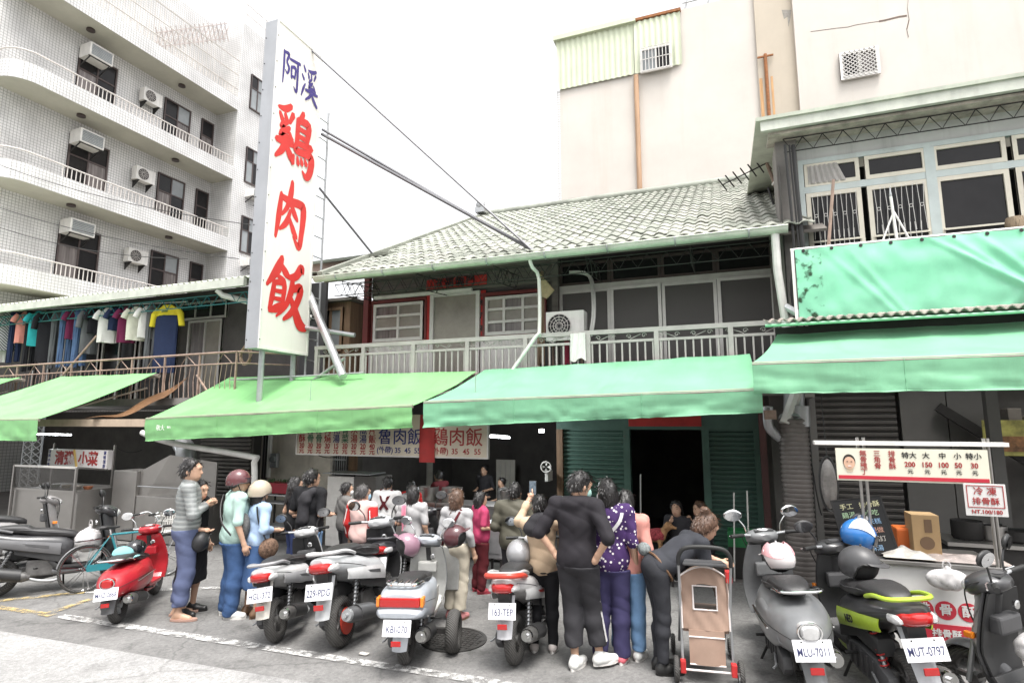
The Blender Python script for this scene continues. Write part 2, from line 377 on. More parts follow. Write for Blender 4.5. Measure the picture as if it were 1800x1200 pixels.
# ==== APARTMENT BUILDING (tiled, far left)
XB, XW, YC, YEND = -20.3, -21.55, 10.2, 18.35
ZWING = atX(398, 14, XB).z
apt = empty('apartment_building', (-24, 15, 0), label='white tiled apartment block with stacked balconies behind the laundry house', cat='building')
MB().box((-34, 9.3, 0), (XW, YEND + .6, 20.4)).build('wall', M_tile, apt)
MB().box((-34, YEND, 0), (XB, 21.6, ZWING)).build('wing_wall', M_tile, apt)
SOF = [3.0, 6.3, 9.6, 12.9, 16.2]
def foot(off):
 pts = [(-33, YC - .35 + off)]
 for k in range(0, 9):
  a = math.pi / 2 * k / 8; r = .75 - off
  pts.append((XB - .75 + r * math.sin(a), YC - .35 + .75 - r * math.cos(a)))
 pts.append((XB - off, YEND - .003)); return pts
for i, z in enumerate(SOF):
 mb = MB(); o_, n_ = foot(0), foot(.12); k = len(o_); top = z + .62
 V = [(x, y, z) for x, y in o_] + [(x, y, top) for x, y in o_] + [(x, y, top) for x, y in n_] + [(x, y, z + .15) for x, y in n_]
 F = []
 for j in range(k - 1):
  F += [(j, j + 1, k + j + 1, k + j), (k + j, k + j + 1, 2 * k + j + 1, 2 * k + j), (2 * k + j, 2 * k + j + 1, 3 * k + j + 1, 3 * k + j)]
 mb.add(V, F); bal = mb.build('balcony_parapet', M_tile, apt)
 sl = MB(); sl.add([(x, y, z) for x, y in foot(.003)] + [(XW - .02, YEND - .003, z), (-33, YEND, z)] + [(x, y, z + .15) for x, y in foot(.003)] + [(XW - .02, YEND - .003, z + .15), (-33, YEND, z + .15)],
           [tuple(range(k + 2)), tuple(range(k + 2, 2 * k + 4))]); sl.build('soffit', M_soffit, apt)
 rl = MB(); hh = 1.02 if i < 4 else 1.02
 path = [Vector((x, y, z + hh)) for x, y in foot(.06)]; path[-1].y -= .05; path[0].x = -28
 rl.tube(path, .025, 6)
 y = YC + 1.4
 while y < YEND - .2:
  rl.bar((XB - .06, y, top - .01), (XB - .06, y, z + hh), .022); y += .14
 if i == 4:
  for h2 in (1.7, 2.4): rl.tube([Vector((p.x, p.y, z + h2)) for p in path], .022, 6)
  for y in [YC + 1.4 + .2 * q for q in range(28)]: rl.bar((XB - .06, y, z + hh), (XB - .06, y, z + 2.4), .014)
 rl.build('railing', M_rail_pale, bal)
 for y in (12.3, 16.0):
  MB().lathe([(.13, 0), (.14, -.07), (.07, -.07)], ((XB + XW) / 2, y, z - .002), n=16).build('ceiling_lamp', M_bronze, apt)
 if i < 4:
  zb, zt = z + .55, z + 2.75
  for (ya, yb, nc, kind) in ((12.35, 13.75, 2, 0), (15.75, 17.0, 2, 1), (17.55, 18.2, 1, 2)):
   panes = []
   for c in range(nc):
    panes.append((c / nc, (c + 1) / nc, 0, .66, M_glass_cur if (c + i + kind) % 2 else M_glass)); panes.append((c / nc, (c + 1) / nc, .66, 1, M_glass_sky if kind == 1 and c else M_glass))
   window_unit(apt, (XW + .003, ya, zb), (0, yb - ya, 0), (0, 0, zt - zb), M_bronze, panes, .06)
 if i > 0:
  window_unit(apt, (XB + .003, 18.95, z - 1.75 + (2.2 if i == 4 else 1.9)), (0, .85, 0), (0, 0, 1.7), M_bronze,
     [(0, .5, 0, .62, M_glass_sky), (.5, 1, 0, .62, M_glass_sky if i == 4 else M_glass), (0, .5, .62, 1, M_glass), (.5, 1, .62, 1, M_glass_sky)], .05)
  if i == 1:
   gm = MB()
   for q in range(6): gm.bar((XB + .06, 18.75 + q * .13, z - .5), (XB + .06, 18.75 + q * .13, z + .3), .03)
   for zz in (z - .5, z - .1, z + .3): gm.bar((XB + .06, 18.7, zz), (XB + .06, 19.45, zz), .03)
   gm.build('window_grille', M_rail_pale, apt)
rl = MB()
for z in (ZWING + .6, ZWING + 1.1): rl.tube([(XB - .1, 18.5, z), (XB - .1, 21.5, z)], .022, 6)
for q in range(11): rl.bar((XB - .1, 18.6 + q * .28, ZWING), (XB - .1, 18.6 + q * .28, ZWING + 1.1), .02)
rl.build('roof_railing', M_rail_pale, apt)
st = MB()
for e in (0, .75):
 st.bar((XB - .55 - e * .0, 14.5 + e * 0.2, 16.9 + e), (XB - .55, 17.9, 19.6 + e), .045)
for q in range(16):
 y = 14.6 + q * .21; z = 16.95 + q * .166
 st.bar((XB - .55, y, z), (XB - .55, y + .28, z + .95), .03); st.bar((XB - .55, y + .3, z + .1), (XB - .55, y, z + .9), .03)
st.build('lattice_stair', M('stair_iron', (.5, .44, .42), .7, var=.2), apt)
def ac_window(loc, facing, s=1.0, label='', group='air conditioners on the apartment block'):
 root = empty('window_air_conditioner', loc, facing, label, 'air conditioner', group)
 MB().box((-.36 * s, -.3, 0), (.36 * s, .3, .44 * s)).build('casing', M_whitepaint, root, True, bevel=.02)
 g = MB()
 for k in range(7): g.box((-.31 * s, -.318, .05 * s + k * .05 * s), (.31 * s, -.302, .085 * s + k * .05 * s))
 g.build('grille', M_glass_sky, root, True)
 b = MB(); b.bar((-.3 * s, -.2, -.02), (-.3 * s, .35, -.3), .03); b.bar((.3 * s, -.2, -.02), (.3 * s, .35, -.3), .03); b.bar((-.36 * s, -.25, -.02), (.36 * s, -.25, -.02), .03)
 b.build('bracket', M_dark, root, True); return root
def ac_condenser(loc, facing, label, group='air conditioners on the apartment block', W=.78, H=.54, D=.28, brackets=True):
 root = empty('condenser_unit', loc, facing, label, 'air conditioner', group)
 MB().box((-W / 2, -D / 2, 0), (W / 2, D / 2, H)).build('casing', M_whitepaint, root, True, bevel=.012)
 cx, cz, r = -W * .14, H * .5, H * .4
 f = MB(); f.lathe([(.001, -.004), (r, -.004), (r, .01)], (cx, -D / 2 - .006, cz), 'Y', 28); f.build('fan_recess', M_glass, root, True)
 g = MB()
 for rr in (r * .3, r * .52, r * .76, r): g.tube([(cx + rr * math.cos(a * math.pi / 14), -D / 2 - .016, cz + rr * math.sin(a * math.pi / 14)) for a in range(28)], .0055, 5, closed=True)
 for a in range(12): g.bar((cx + .03 * math.cos(a * math.pi / 6), -D / 2 - .014, cz + .03 * math.sin(a * math.pi / 6)), (cx + r * math.cos(a * math.pi / 6), -D / 2 - .014, cz + r * math.sin(a * math.pi / 6)), .006)
 g.build('fan_grille', M_rail_pale, root, True)
 b = MB()
 for sx in (-W * .35, W * .35):
  b.box((sx - .03, -D / 2, -.04), (sx + .03, D / 2 + .06, -.002))
  if brackets: b.prism([(-D / 2, -.04), (D / 2 + .06, -.04), (D / 2 + .06, -.3)], 'X', sx - .012, sx + .012)
 b.build('bracket', M_dark, root, True); return root
ac_window((XW + .35, 12.75, 15.25), R(90), 1.15, 'boxy window air conditioner on the apartment wall, uppermost of three in line')
ac_window((XW + .35, 12.75, 11.95), R(90), 1.15, 'boxy window air conditioner on the apartment wall, middle of three in line')
ac_window((XW + .35, 12.75, 8.65), R(90), 1.15, 'boxy window air conditioner on the apartment wall, lowest of three in line')
ac_condenser((XW + .25, 15.0, 14.85), R(90), 'cream condenser with round fan on the top visible balcony of the tiled block')
ac_condenser((XW + .25, 15.0, 11.55), R(90), 'cream condenser with round fan on the middle balcony of the tiled block')
ac_condenser((XW + .25, 15.0, 8.25), R(90), 'cream condenser with round fan on the lowest visible balcony of the tiled block')
ac_window((XB + .2, 19.35, 12.35), R(90), .8, 'small window air conditioner high on the tiled wing near the big sign')
ac_window((XB + .2, 19.35, 9.1), R(90), .8, 'small window air conditioner low on the tiled wing near the big sign')
# ==== CREAM BUILDING behind the tiled roof
YCR = 20.0
crm = empty('cream_building', (2, YCR + 5, 0), label='tall cream rendered building with rust stains behind the tiled roof', cat='building')
x0 = at(985, 200, YCR).x; xc0 = at(1337, 200, YCR).x; xc1 = at(1405, 200, YCR).x; zt = at(1050, 58, YCR).z; zc = at(985, 160, YCR).z
MB().box((x0, YCR, 0), (xc0, YCR + 10, zt + .12)).build('wall', M_cream, crm)
MB().box((xc0, YCR - .12, 0), (xc1, YCR + 9.9, zt + 5)).build('column', M_cream2, crm)
MB().box((xc1, YCR - .3, 0), (22, YCR + 10, zt + 8)).build('wing_wall', M_cream, crm)
MB().box((x0 - .12, YCR - .02, 0), (x0, YCR + 8, zc)).build('corner_strip', M_tile, crm)
M_clad = M('pale_green_sheet', (.56, .60, .45), .5, .1, var=.1, scale=1, streak=.15)
def corrugated(P, U, V, n, pitch, amp, name, mat, parent, seg=4, solid=0.0):
 P, U, V, n = Vector(P), Vector(U), Vector(V), Vector(n); W = U.length; k = max(2, int(W / pitch)) * seg
 mb = MB(); mb.grid(lambda a, b: P + U * a + V * b + n * amp * (.5 + .5 * math.cos(a * k / seg * 2 * math.pi)), k, 1)
 return mb.build(name, mat, parent, smooth=True, angle=80, solid=solid)
xa, xb = x0 - .1, at(1115, 100, YCR).x; xd = at(1197, 80, YCR).x
xw0, xw1 = at(1126, 100, YCR).x, at(1182, 100, YCR).x; zw0, zw1 = at(1150, 129, YCR).z, at(1150, 88, YCR).z
corrugated((xa, YCR - .06, zc), (xb - xa, 0, 0), (0, 0, zt - zc), (0, -1, 0), .2, .05, 'cladding', M_clad, crm)
corrugated((xb + .02, YCR - .06, zc), (xd - xb, 0, 0), (0, 0, zt - zc), (0, -1, 0), .2, .05, 'cladding', M_clad, crm)
mb = MB(); mb.box((xa - .1, YCR - .22, zt - .03), (xb + .1, YCR + .3, zt + .16)); mb.build('cladding_gutter', M_clad, crm)
MB().box((xb + .1, YCR - .14, zt + .02), (xd + .05, YCR + .05, zt + .12)).build('cladding_flashing', M_rust, crm)
window_unit(crm, (xw0, YCR - .14, zw0), (xw1 - xw0, 0, 0), (0, 0, zw1 - zw0), M_whitepaint, [(0, .5, 0, 1, M_glass_sky), (.5, 1, 0, 1, M_glass)], .07)
gm = MB()
for q in range(9): gm.bar((xw0 + .08 + (xw1 - xw0 - .16) * q / 8, YCR - .25, zw0 - .02), (xw0 + .08 + (xw1 - xw0 - .16) * q / 8, YCR - .25, zw1 + .02), .022)
for q in range(3): gm.bar((xw0, YCR - .25, zw0 + (zw1 - zw0) * q / 2), (xw1, YCR - .25, zw0 + (zw1 - zw0) * q / 2), .022)
gm.build('window_grille', M_alu, crm)
mb = MB(); xp = at(1121, 200, YCR).x; mb.tube([(xp, YCR - .12, 5), (xp, YCR - .12, zc - .1)], .09, 10); mb.build('drainpipe', M('rusty_pipe', (.47, .30, .19), .8, var=.3, scale=3, noise_stretch=(3, 3, .3)), crm, smooth=True)
xq = at(1351, 200, YCR).x
mb = MB(); mb.tube([(xq, YCR - .19, 5), (xq, YCR - .19, at(1351, 100, YCR).z)], .055, 8); mb.bar((xq - .25, YCR - .2, at(1351, 104, YCR).z), (xq + .25, YCR - .2, at(1351, 104, YCR).z), .05)
mb.build('rusty_downpipe', M_rust, crm, smooth=True)
mb = MB(); zk = at(1345, 140, YCR).z
for (dx, w, l) in ((-.18, .05, 3.0), (.16, .035, 2.2)): mb.box((xq + dx - w, YCR - .126, zk - l), (xq + dx + w, YCR - .1225, zk))
mb.build('rust_run', M('rust_stain', (.55, .33, .17), .9, var=.4, scale=2, noise_stretch=(8, 8, .5)), crm)
mb = MB(); rnd = random.Random(3)
def crack(pts, w):
 for a, b in zip(pts[:-1], pts[1:]): mb.bar(a, b, .004, w, up=(0, 0, 1))
def crack_px(pp, w): crack([at(x, y, YCR - .303) for x, y in pp], w)
crack_px([(1597, -5), (1595, 15), (1598, 35), (1594, 52), (1597, 66)], .03)
crack_px([(1594, 28), (1580, 30), (1568, 33), (1556, 36), (1545, 38)], .06)
crack_px([(1545, 38), (1530, 40), (1505, 44), (1490, 48), (1470, 50), (1425, 56)], .018)
mb.build('crack', M('crack_dark', (.16, .12, .10), .95, var=.3), crm)  # dark brown colour for the wall cracks
mb = MB(); mb.prism([(at(a, b, YCR - .12).x, at(a, b, YCR - .12).z) for a, b in ((1374, 18), (1391, 18), (1389, 34), (1386, 48), (1384, 30), (1378, 34))], 'Y', YCR - .124, YCR - .1205); mb.build('peeled_patch', M('peeled_render', (.33, .31, .28), .95, var=.3, scale=8), crm)
wa, wb = at(1478, 152, YCR - .3), at(1543, 92, YCR - .3)
win = window_unit(crm, (wa.x, YCR - .34, wa.z + .15), (wb.x - wa.x, 0, 0), (0, 0, wb.z - wa.z), M_alu, [(0, .5, 0, 1, M_glass), (.5, 1, 0, 1, M_glass_cur)], .1, depth=.1, nrm=(0, -1, 0))
mb = MB(); W, H = wb.x - wa.x, wb.z - wa.z
for q in range(-9, 10):
 for sg in (1, -1):
  p0, p1 = None, None
  for t in range(41):
   v = t / 40; u = q * .125 + (v * sg if sg > 0 else 1 - v) * .9
   if .06 < u < .94:
    p0 = p0 or (u, v); p1 = (u, v)
  if p0 and p1 and p0 != p1: mb.bar((wa.x + W * p0[0], YCR - .45, wa.z + .15 + H * p0[1]), (wa.x + W * p1[0], YCR - .45, wa.z + .15 + H * p1[1]), .018)
mb.build('lattice_grille', M_alu, crm)
mb = MB()
for z in (zt + .5, zt + .9): mb.tube([(xd + .1, YCR + .2, z), (xc0 - .05, YCR + .2, z)], .03, 6)
for q in range(14): mb.bar((xd + .15 + q * .31, YCR + .2, zt + .12), (xd + .15 + q * .31, YCR + .2, zt + 1.0), .035)
for q in range(5): mb.tube([(xd + .1 + q * .8, YCR + .5, zt + .12), (xd + .5 + q * .8, YCR + .6, zt + 1.9)], .04, 6)
mb.build('roof_railing', M_steel, crm)
# ==== TILED HOUSE (middle)
YS, YB, YE, YR_ = 10.0, 8.9, 8.55, 15.9
XL, XR = -7.06, .75
ZE, ZR = at(965, 444, YE).z, at(1100, 346, YR_).z
hs = empty('tiled_house', ((XL + XR) / 2, 12, 0), label='old two storey house with pale green tile roof above the rice shop', cat='house')
M_rooft = M('pale_green_tile', (.265, .28, .24), .7, var=.35, scale=2.0, bump=.25, bscale=35)
M_rooft2 = M('pale_cream_tile', (.33, .335, .295), .7, var=.3, scale=2.5, bump=.25, bscale=35)
M_timber = M('weathered_grey_board', (.17, .155, .14), .85, var=.35, scale=2, noise_stretch=(.4, 1, 9), bump=.3, bscale=14)
M_maroon = M('maroon_paint', (.17, .032, .03), .55, var=.25, scale=4)
M_red = M('red_paper', (.50, .035, .03), .6, var=.2, scale=6)
M_ink = M('black_ink', (.012, .012, .014), .6, var=0)
M_brown = M('brown_wood', (.20, .125, .075), .75, var=.35, scale=2.5, noise_stretch=(8, 8, .6), bump=.25, bscale=20)
M_mesh = wave_mat('mesh_screen', (.075, .068, .066), (.15, .14, .135), 26, 'X', .5, .2, .4)
M_frost = M('frosted_glass', (.33, .30, .26), .35, var=.35, scale=1.2, spec=.5)
M_greenpaint = M('dark_green_paint', (.075, .15, .12), .5, var=.25, scale=3)
M_concrete = M('grey_concrete', (.23, .215, .20), .9, var=.25, scale=2, streak=.3, bump=.3, bscale=18)
M_plaster = M('stained_plaster', (.62, .57, .50), .9, var=.22, scale=2.5, streak=.5, streak_col=(.16, .13, .11), bump=.2)
M_intdark = M('grey_painted_wall', (.12, .113, .107), .85, var=.3, scale=2)  # plain mid-grey wall paint for the inner rooms, mottled by noise
slope = Vector((0, YR_ - YE, ZR - ZE)); SL = slope.length; sd = slope.normalized(); sn = Vector((1, 0, 0)).cross(sd)
mb = MB(); mb.add([(XL, YE + .05, ZE - .06), (XR + .6, YE + .05, ZE - .06), (XR + .6, YR_, ZR - .06), (XL, YR_, ZR - .06), (XR + .6, YR_ + 6, ZE + .3), (XL, YR_ + 6, ZE + .3)], [(0, 1, 2, 3), (3, 2, 4, 5)])
roof = mb.build('roof', M_timber, hs, solid=.04)
TW, NR = .2, 22; TL = SL / NR; NC = int((XR + .55 - XL) / TW)
def tile_geo(mb, o, w, l):
 prof = [(0, .0), (.12, .018), (.25, .03), (.38, .035), (.5, .03), (.63, .018), (.8, .0), (1.02, .002)]
 top = [o + Vector((u * w, 0, 0)) + sn * (h + .012) + sd * (l * 1.12) * 1 for u, h in prof]
 bot = [o + Vector((u * w, 0, 0)) + sn * (h + .034) for u, h in prof]
 und = [o + Vector((u * w, 0, 0)) + sn * (h + .018) for u, h in prof]
 n = len(prof); b = len(mb.v); mb.v += [tuple(p) for p in bot + top + und]
 for i in range(n - 1):
  mb.f.append((b + i, b + i + 1, b + n + i + 1, b + n + i)); mb.f.append((b + 2 * n + i, b + 2 * n + i + 1, b + i + 1, b + i))
mb = MB(); tile_geo(mb, Vector((0, 0, 0)), TW, TL); tme = [mb.mesh('tile', smooth=True, angle=60, recalc=False) for _ in range(2)]
tme[0].materials.append(M_rooft); tme[1].materials.append(M_rooft2)
rest = [MB(), MB()]; rnd = random.Random(5); cnt = 0
for r in range(NR):
 for c in range(NC):
  o = Vector((XL + .06 + c * TW, YE, ZE)) + sd * (r * TL) + sn * rnd.uniform(-.004, .006)
  k = 1 if rnd.random() < .35 + .4 * (c / NC > .75) else 0
  d = (o - cam.location).length
  if cnt < 300 and r < 8:
   t = bpy.data.objects.new('roof_tile', tme[k]); t.location = o; t.rotation_euler = (rnd.uniform(-.01, .01), 0, rnd.uniform(-.012, .012)); _link(t, roof); cnt += 1
  else: tile_geo(rest[k], o, TW, TL)
rest[0].v += []
nb = len(rest[0].v); both = MB(); both.v = rest[0].v + rest[1].v; both.f = rest[0].f + [tuple(i + nb for i in f) for f in rest[1].f]
o = both.build('roof_tiles', M_rooft, roof, smooth=True, angle=60, recalc=False, kind='stuff'); o.data.materials.append(M_rooft2)
n0 = len(rest[0].f)
for i, p in enumerate(o.data.polygons): p.material_index = 0 if i < n0 else 1
mb = MB()
mb.tube([(XL - .02, YR_, ZR + .06), (XR + .6, YR_, ZR + .06)], .11, 10); mb.build('ridge_cap', M_rooft, roof, smooth=True)
mb = MB(); mb.bar(Vector((XL, YE - .05, ZE)) + sn * .03, Vector((XL, YR_, ZR)) + sn * .03, .12, .13); mb.build('verge_cap', M_rooft, roof)
mb = MB(); mb.sphere((XL + .05, YR_ - .2, ZR + .3), (.16, .13, .18), 10, 6); mb.box((XL - .1, YR_ - .3, ZR + .05), (XL + .2, YR_ - .05, ZR + .22)); mb.build('ridge_finial', M_steel, roof, smooth=True)
def gutter(P, Q, r, mat, parent, straps=6, name='gutter'):
 P, Q = Vector(P), Vector(Q); prof = [(math.cos(a), math.sin(a)) for a in [math.pi + math.pi * k / 8 for k in range(9)]]
 n = Vector((0, -1, 0)); mb = MB()
 for rr, flip in ((r, 0), (r * .88, 1)):
  V = [X + n * (-c * rr) + Vector((0, 0, s * rr)) for X in (P, Q) for c, s in prof]; k = 9
  mb.add(V, [((i, i + 1, k + i + 1, k + i) if not flip else (k + i, k + i + 1, i + 1, i)) for i in range(8)])
 for X, sg in ((P, 1), (Q, -1)):
  mb.add([X + n * (-c * r) + Vector((0, 0, s * r)) for c, s in prof], [tuple(range(9))])
 mb.tube([P + n * r, Q + n * r], .012, 6)
 g = mb.build(name, mat, parent, smooth=True, angle=50, recalc=False)
 for i in range(straps):
  X = P.lerp(Q, (i + .5) / straps); sm = MB()
  sm.tube([X + n * (-math.cos(a) * (r + .006)) + Vector((0, 0, math.sin(a) * (r + .006))) for a in [math.pi * (1 + k / 8) for k in range(9)]], .012, 5); sm.build('gutter_strap', M_steel, g)
 return g
M_gutter = M('pale_gutter', (.55, .57, .50), .5, .1, var=.2, scale=4, streak=.25)
gutter((XL - .1, YE - .06, ZE - .02), (XR + .1, YE - .06, ZE - .02), .085, M_gutter, roof, 8)
def truss(P, Q, h, mat, parent, n, r=.009, name='eaves_truss'):
 P, Q = Vector(P), Vector(Q); mb = MB(); dz = Vector((0, 0, h)); mb.tube([P, Q], r, 5); mb.tube([P + dz, Q + dz], r, 5)
 for i in range(n):
  a, b = P.lerp(Q, i / n), P.lerp(Q, (i + .5) / n); c = P.lerp(Q, (i + 1) / n); mb.tube([a + dz, b, c + dz], r * .8, 4)
 return mb.build(name, mat, parent)
truss((XL + .1, YE + .25, ZE - .32), (XR - .1, YE + .25, ZE - .32), .22, M_dark, roof, 26)
truss((XL + .2, YB + .15, ZE - .30), (XL + 4.3, YB + .15, ZE - .30), .25, M_dark, roof, 14)
for x in (XL + .3, XL + 1.9, XL + 3.4, XL + 5.0, XL + 6.6): truss((x, YE + .2, ZE - .32), (x, YS, ZE - .2), .26, M_dark, roof, 4)
Z2 = 2.75                                        # upper floor level
xm = at(985, 560, YS).x
def px(x, y, Y=YS): return at(x, y, Y)
MB().box((XL - .02, YE + .2, Z2 - .14), (XR + .05, YS + 4, Z2)).build('upper_floor', M_concrete, hs)
MB().box((XL - .02, YB - .05, Z2 - .22), (XR + .05, YB + .05, Z2 + .02)).build('floor_edge', M_concrete, hs)
a = px(655, 600); b = px(750, 528); c = px(760, 640); d = px(841, 505); e = px(851, 595); f = px(936, 515)
zw0, zw1 = px(700, 603).z, px(700, 530).z; zd1 = px(800, 515).z; ztop = ZE + (YS - YE) * slope.z / slope.y - .12
x_l = XL + .12
sid = MB()   # board siding above the windows
bz = zw1 + .12
while bz < ztop - .02:
 t_ = MB().box((x_l, YS - .012, bz), (xm, YS + .10, min(bz + .115, ztop))).build('siding_board', M_timber, hs); bz += .12
M_wallp = M('wall_backing', (.10, .095, .09), .9, var=.2)
MB().box((x_l, YS + .03, Z2), (xm, YS + .09, ztop)).build('upper_wall', M_wallp, hs)
def sashwin(x0, x1, z0, z1, cols, rows):
 w = MB()
 for z in (z0, z1): w.box((x0 - .06, YS - .06, z - .02), (x1 + .02, YS + .0, z + .045))
 for x in (x0, x1): w.box((x - .015, YS - .055, z0 + .045), (x + .03, YS + .0, z1 - .02))
 sur = w.build('window_surround', M_maroon, hs)
 pan = [(i / cols, (i + 1) / cols, j / rows, (j + 1) / rows, rnd.choice([M_frost, M_frost, M_glass_cur])) for i in range(cols) for j in range(rows)]
 return window_unit(hs, (x0 + .045, YS - .005, z0 + .045), (x1 - x0 - .09, 0, 0), (0, 0, z1 - z0 - .09), M_whitepaint, pan, .055, depth=.07, nrm=(0, -1, 0))
sashwin(a.x, b.x, zw0, zw1, 2, 3); sashwin(e.x, f.x + .25, px(890, 592).z, px(890, 517).z, 3, 3)
corrugated((x_l, YS - .03, Z2 + .02), (b.x + .1 - x_l, 0, 0), (0, 0, zw0 - Z2 - .08), (0, -1, 0), .13, .03, 'apron_panel', M_whitepaint, hs)
corrugated((e.x - .05, YS - .03, Z2 + .02), (f.x + .2 - e.x, 0, 0), (0, 0, zw0 - Z2 - .08), (0, -1, 0), .13, .03, 'apron_panel', M_whitepaint, hs)
dr = MB()
dr.box((c.x - .05, YS - .06, Z2), (c.x + .03, YS, zd1)); dr.box((d.x - .03, YS - .06, Z2), (d.x + .05, YS, zd1)); dr.box((c.x + .031, YS - .055, zd1 - .06), (d.x - .031, YS, zd1))
door = dr.build('upper_door', M_whitepaint, hs); MB().box((c.x + .035, YS - .02, Z2), (d.x - .035, YS + .02, zd1 - .062)).build('door_leaf', M_frost, door)
MB().box((c.x - .16, YS - .03, Z2 + .3), (c.x - .065, YS - .024, zd1)).build('couplet_strip', M_red, door); MB().box((d.x + .065, YS - .03, Z2 + .1), (d.x + .17, YS - .024, zd1)).build('couplet_strip', M_red, door)
zr0, zr1 = px(800, 510).z + .03, px(800, 489).z
MB().box((c.x - .14, YS - .055, zr0), (d.x + .2, YS - .047, zr1)).build('couplet_banner', M_red, door)
text('五福臨門', .2, M_ink, ((c.x + d.x) / 2, YS - .062, (zr0 + zr1) / 2), (1, 0, 0), (0, 0, 1), 'banner_lettering', door, bold=.02, spacing=1.3)
for k, ch in enumerate('春風喜氣'):
 text(ch, .13, M_ink, (d.x + .117, YS - .036, zd1 - .25 - k * .25), (1, 0, 0), (0, 0, 1), 'couplet_lettering', door, bold=.02)
MB().box((px(672, 525).x, YS - .30, px(672, 525, YS - .3).z), (px(840, 505).x, YS - .24, px(672, 525, YS - .3).z + .06)).build('tube_lamp', M_whitepaint, hs)
xs = [xm, px(1075, 560).x, px(1165, 560).x, px(1263, 560).x, XR]; zt0, zt1 = px(1165, 498).z, px(1165, 468).z
MB().box((xm, YS - .04, zt0 - .0), (XR, YS + .03, zt0 + .09)).build('transom_rail', M_alu, hs)
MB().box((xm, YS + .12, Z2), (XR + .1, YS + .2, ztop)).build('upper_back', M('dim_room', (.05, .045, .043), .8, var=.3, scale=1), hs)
for i in range(4):
 panes = [(0, 1, 0, 1, M_mesh)]
 window_unit(hs, (xs[i] + .004, YS - .008 - .03 * (i % 2), Z2 + .02), (xs[i + 1] - xs[i] - .008, 0, 0), (0, 0, zt0 - Z2 - .025), M_alu, panes, .055, 'sliding_screen', .05, nrm=(0, -1, 0))
 window_unit(hs, (xs[i] + .004, YS + .02, zt0 + .093), (xs[i + 1] - xs[i] - .008, 0, 0), (0, 0, .42), M_bronze, [(0, 1, 0, 1, M_glass)], .05, 'transom_window', .05, nrm=(0, -1, 0))
for x, m in ((XL + .06, M_maroon), (xm - .06, M_timber), (XR + .02, M_concrete)):
 MB().box((x - .06, YS - .13, Z2), (x + .06, YS - .015, ztop - .02)).build('post', m, hs)
zrail = at(983, 588, YB).z; zmid = zrail - .16
xr0, xr1 = at(600, 612, YB).x - .6, XR + .06
rail = MB(); rail.box((xr0, YB - .03, zrail - .035), (xr1, YB + .03, zrail + .035)); M_railg = M('grey_rail', (.43, .41, .39), .5, .2, var=.15, scale=5); rl = rail.build('balcony_rail', M_railg, hs)
MB().box((xr0, YB - .018, zmid - .02), (xr1, YB + .018, zmid + .02)).build('lower_rail', M_railg, rl)
x = xr0 + .1; k = 0
bme = MB().box((-.012, -.012, Z2 + .0), (.012, .012, zmid - .021)).mesh('baluster'); bme.materials.append(M_railg)
while x < xr1:
 t_ = bpy.data.objects.new('baluster', bme); t_.location = (x, YB, 0); _link(t_, rl)
 x += .118; k += 1
x = xr0 + .05
while x < xr1:
 MB().box((x - .035, YB - .035, Z2), (x + .035, YB + .035, zrail - .036)).build('rail_post', M_railg, rl); x += 1.06
def scroll(c, s, flip):
 pts = []
 for k in range(22):
  t = k / 21 * 2.2 * math.pi; r = .01 + .028 * (1 - k / 21); pts.append(c + Vector((flip * (math.cos(t) * r), 0, math.sin(t) * r)) * s)
 return pts[::-1]
x = xr0 + .35
while x < xr1 - .2:
 m_ = MB(); fl = 1 if int(x * 3) % 2 else -1
 m_.tube([Vector((x - fl * .1, YB, zmid + .03)), Vector((x + fl * .06, YB, zrail - .06))], .006, 4); m_.tube(scroll(Vector((x + fl * .11, YB, zrail - .08)), 1.0, fl), .006, 4)
 m_.tube(scroll(Vector((x - fl * .12, YB, zmid + .07)), 1.0, -fl), .006, 4); m_.build('rail_scroll', M_railg, rl); x += .48
mb = MB(); p0 = at(932, 470, YE); mb.tube(smooth_path([(p0.x, YE - .04, ZE - .08), (p0.x + .02, YE + .05, ZE - .2), (p0.x + .06, YB - .08, ZE - .35), (p0.x + .06, YB - .08, zrail + .05), (p0.x + .02, YB - .12, zrail - .02), (at(885, 650, YB).x, YB - .12, Z2 - .02)], 3), .03, 8)
mb.build('downspout', M_whitepaint, hs, smooth=True)
mb = MB(); mb.tube([(XR - .06, YE - .03, ZE - .08), (XR - .06, YE - .02, ZE - .6), (XR + .03, YE + .02, ZE - 1.7)], .055, 8); mb.build('downspout', M_pvc, hs, smooth=True)
mb = MB(); zc_ = at(1372, 545, YE).z; mb.tube([(XR, YE - .0, zc_ + .05), (XR + .22, YE - .12, zc_ - .14)], .05, 8); mb.build('lamp_bracket', M_steel, hs, smooth=True)
# ---- ground floor: shutters, doorway, open kitchen room
XS0, XD0, XD1, XS1 = at(990, 850, YS).x, at(1109, 850, YS).x, at(1238, 850, YS).x, at(1330, 850, YS).x
ZL = at(1170, 755, YS).z
def shutter(x0, x1, z0, z1, Y, mat, parent, pitch=.075):
 s = MB().box((x0, Y + .05, z0), (x1, Y + .07, z1)).build('roller_shutter', mat, parent)
 k = int((z1 - z0) / pitch); me = MB().prism([(0, 0), (-.035, .012), (-.035, pitch * .55), (0, pitch * .8)], 'X', x0, x1)
 me.v = [(a_, b_ + Y + .05, c_) for a_, b_, c_ in me.v]; m_ = me.mesh('slat'); m_.materials.append(mat)
 for i in range(k):
  t_ = bpy.data.objects.new('slat', m_); t_.location = (0, 0, z0 + i * pitch); _link(t_, s)
 return s
shutter(XS0, XD0 - .1, .0, ZL, YS, M_greenpaint, hs); shutter(XD1 + .1, XS1, .0, ZL, YS, M_greenpaint, hs)
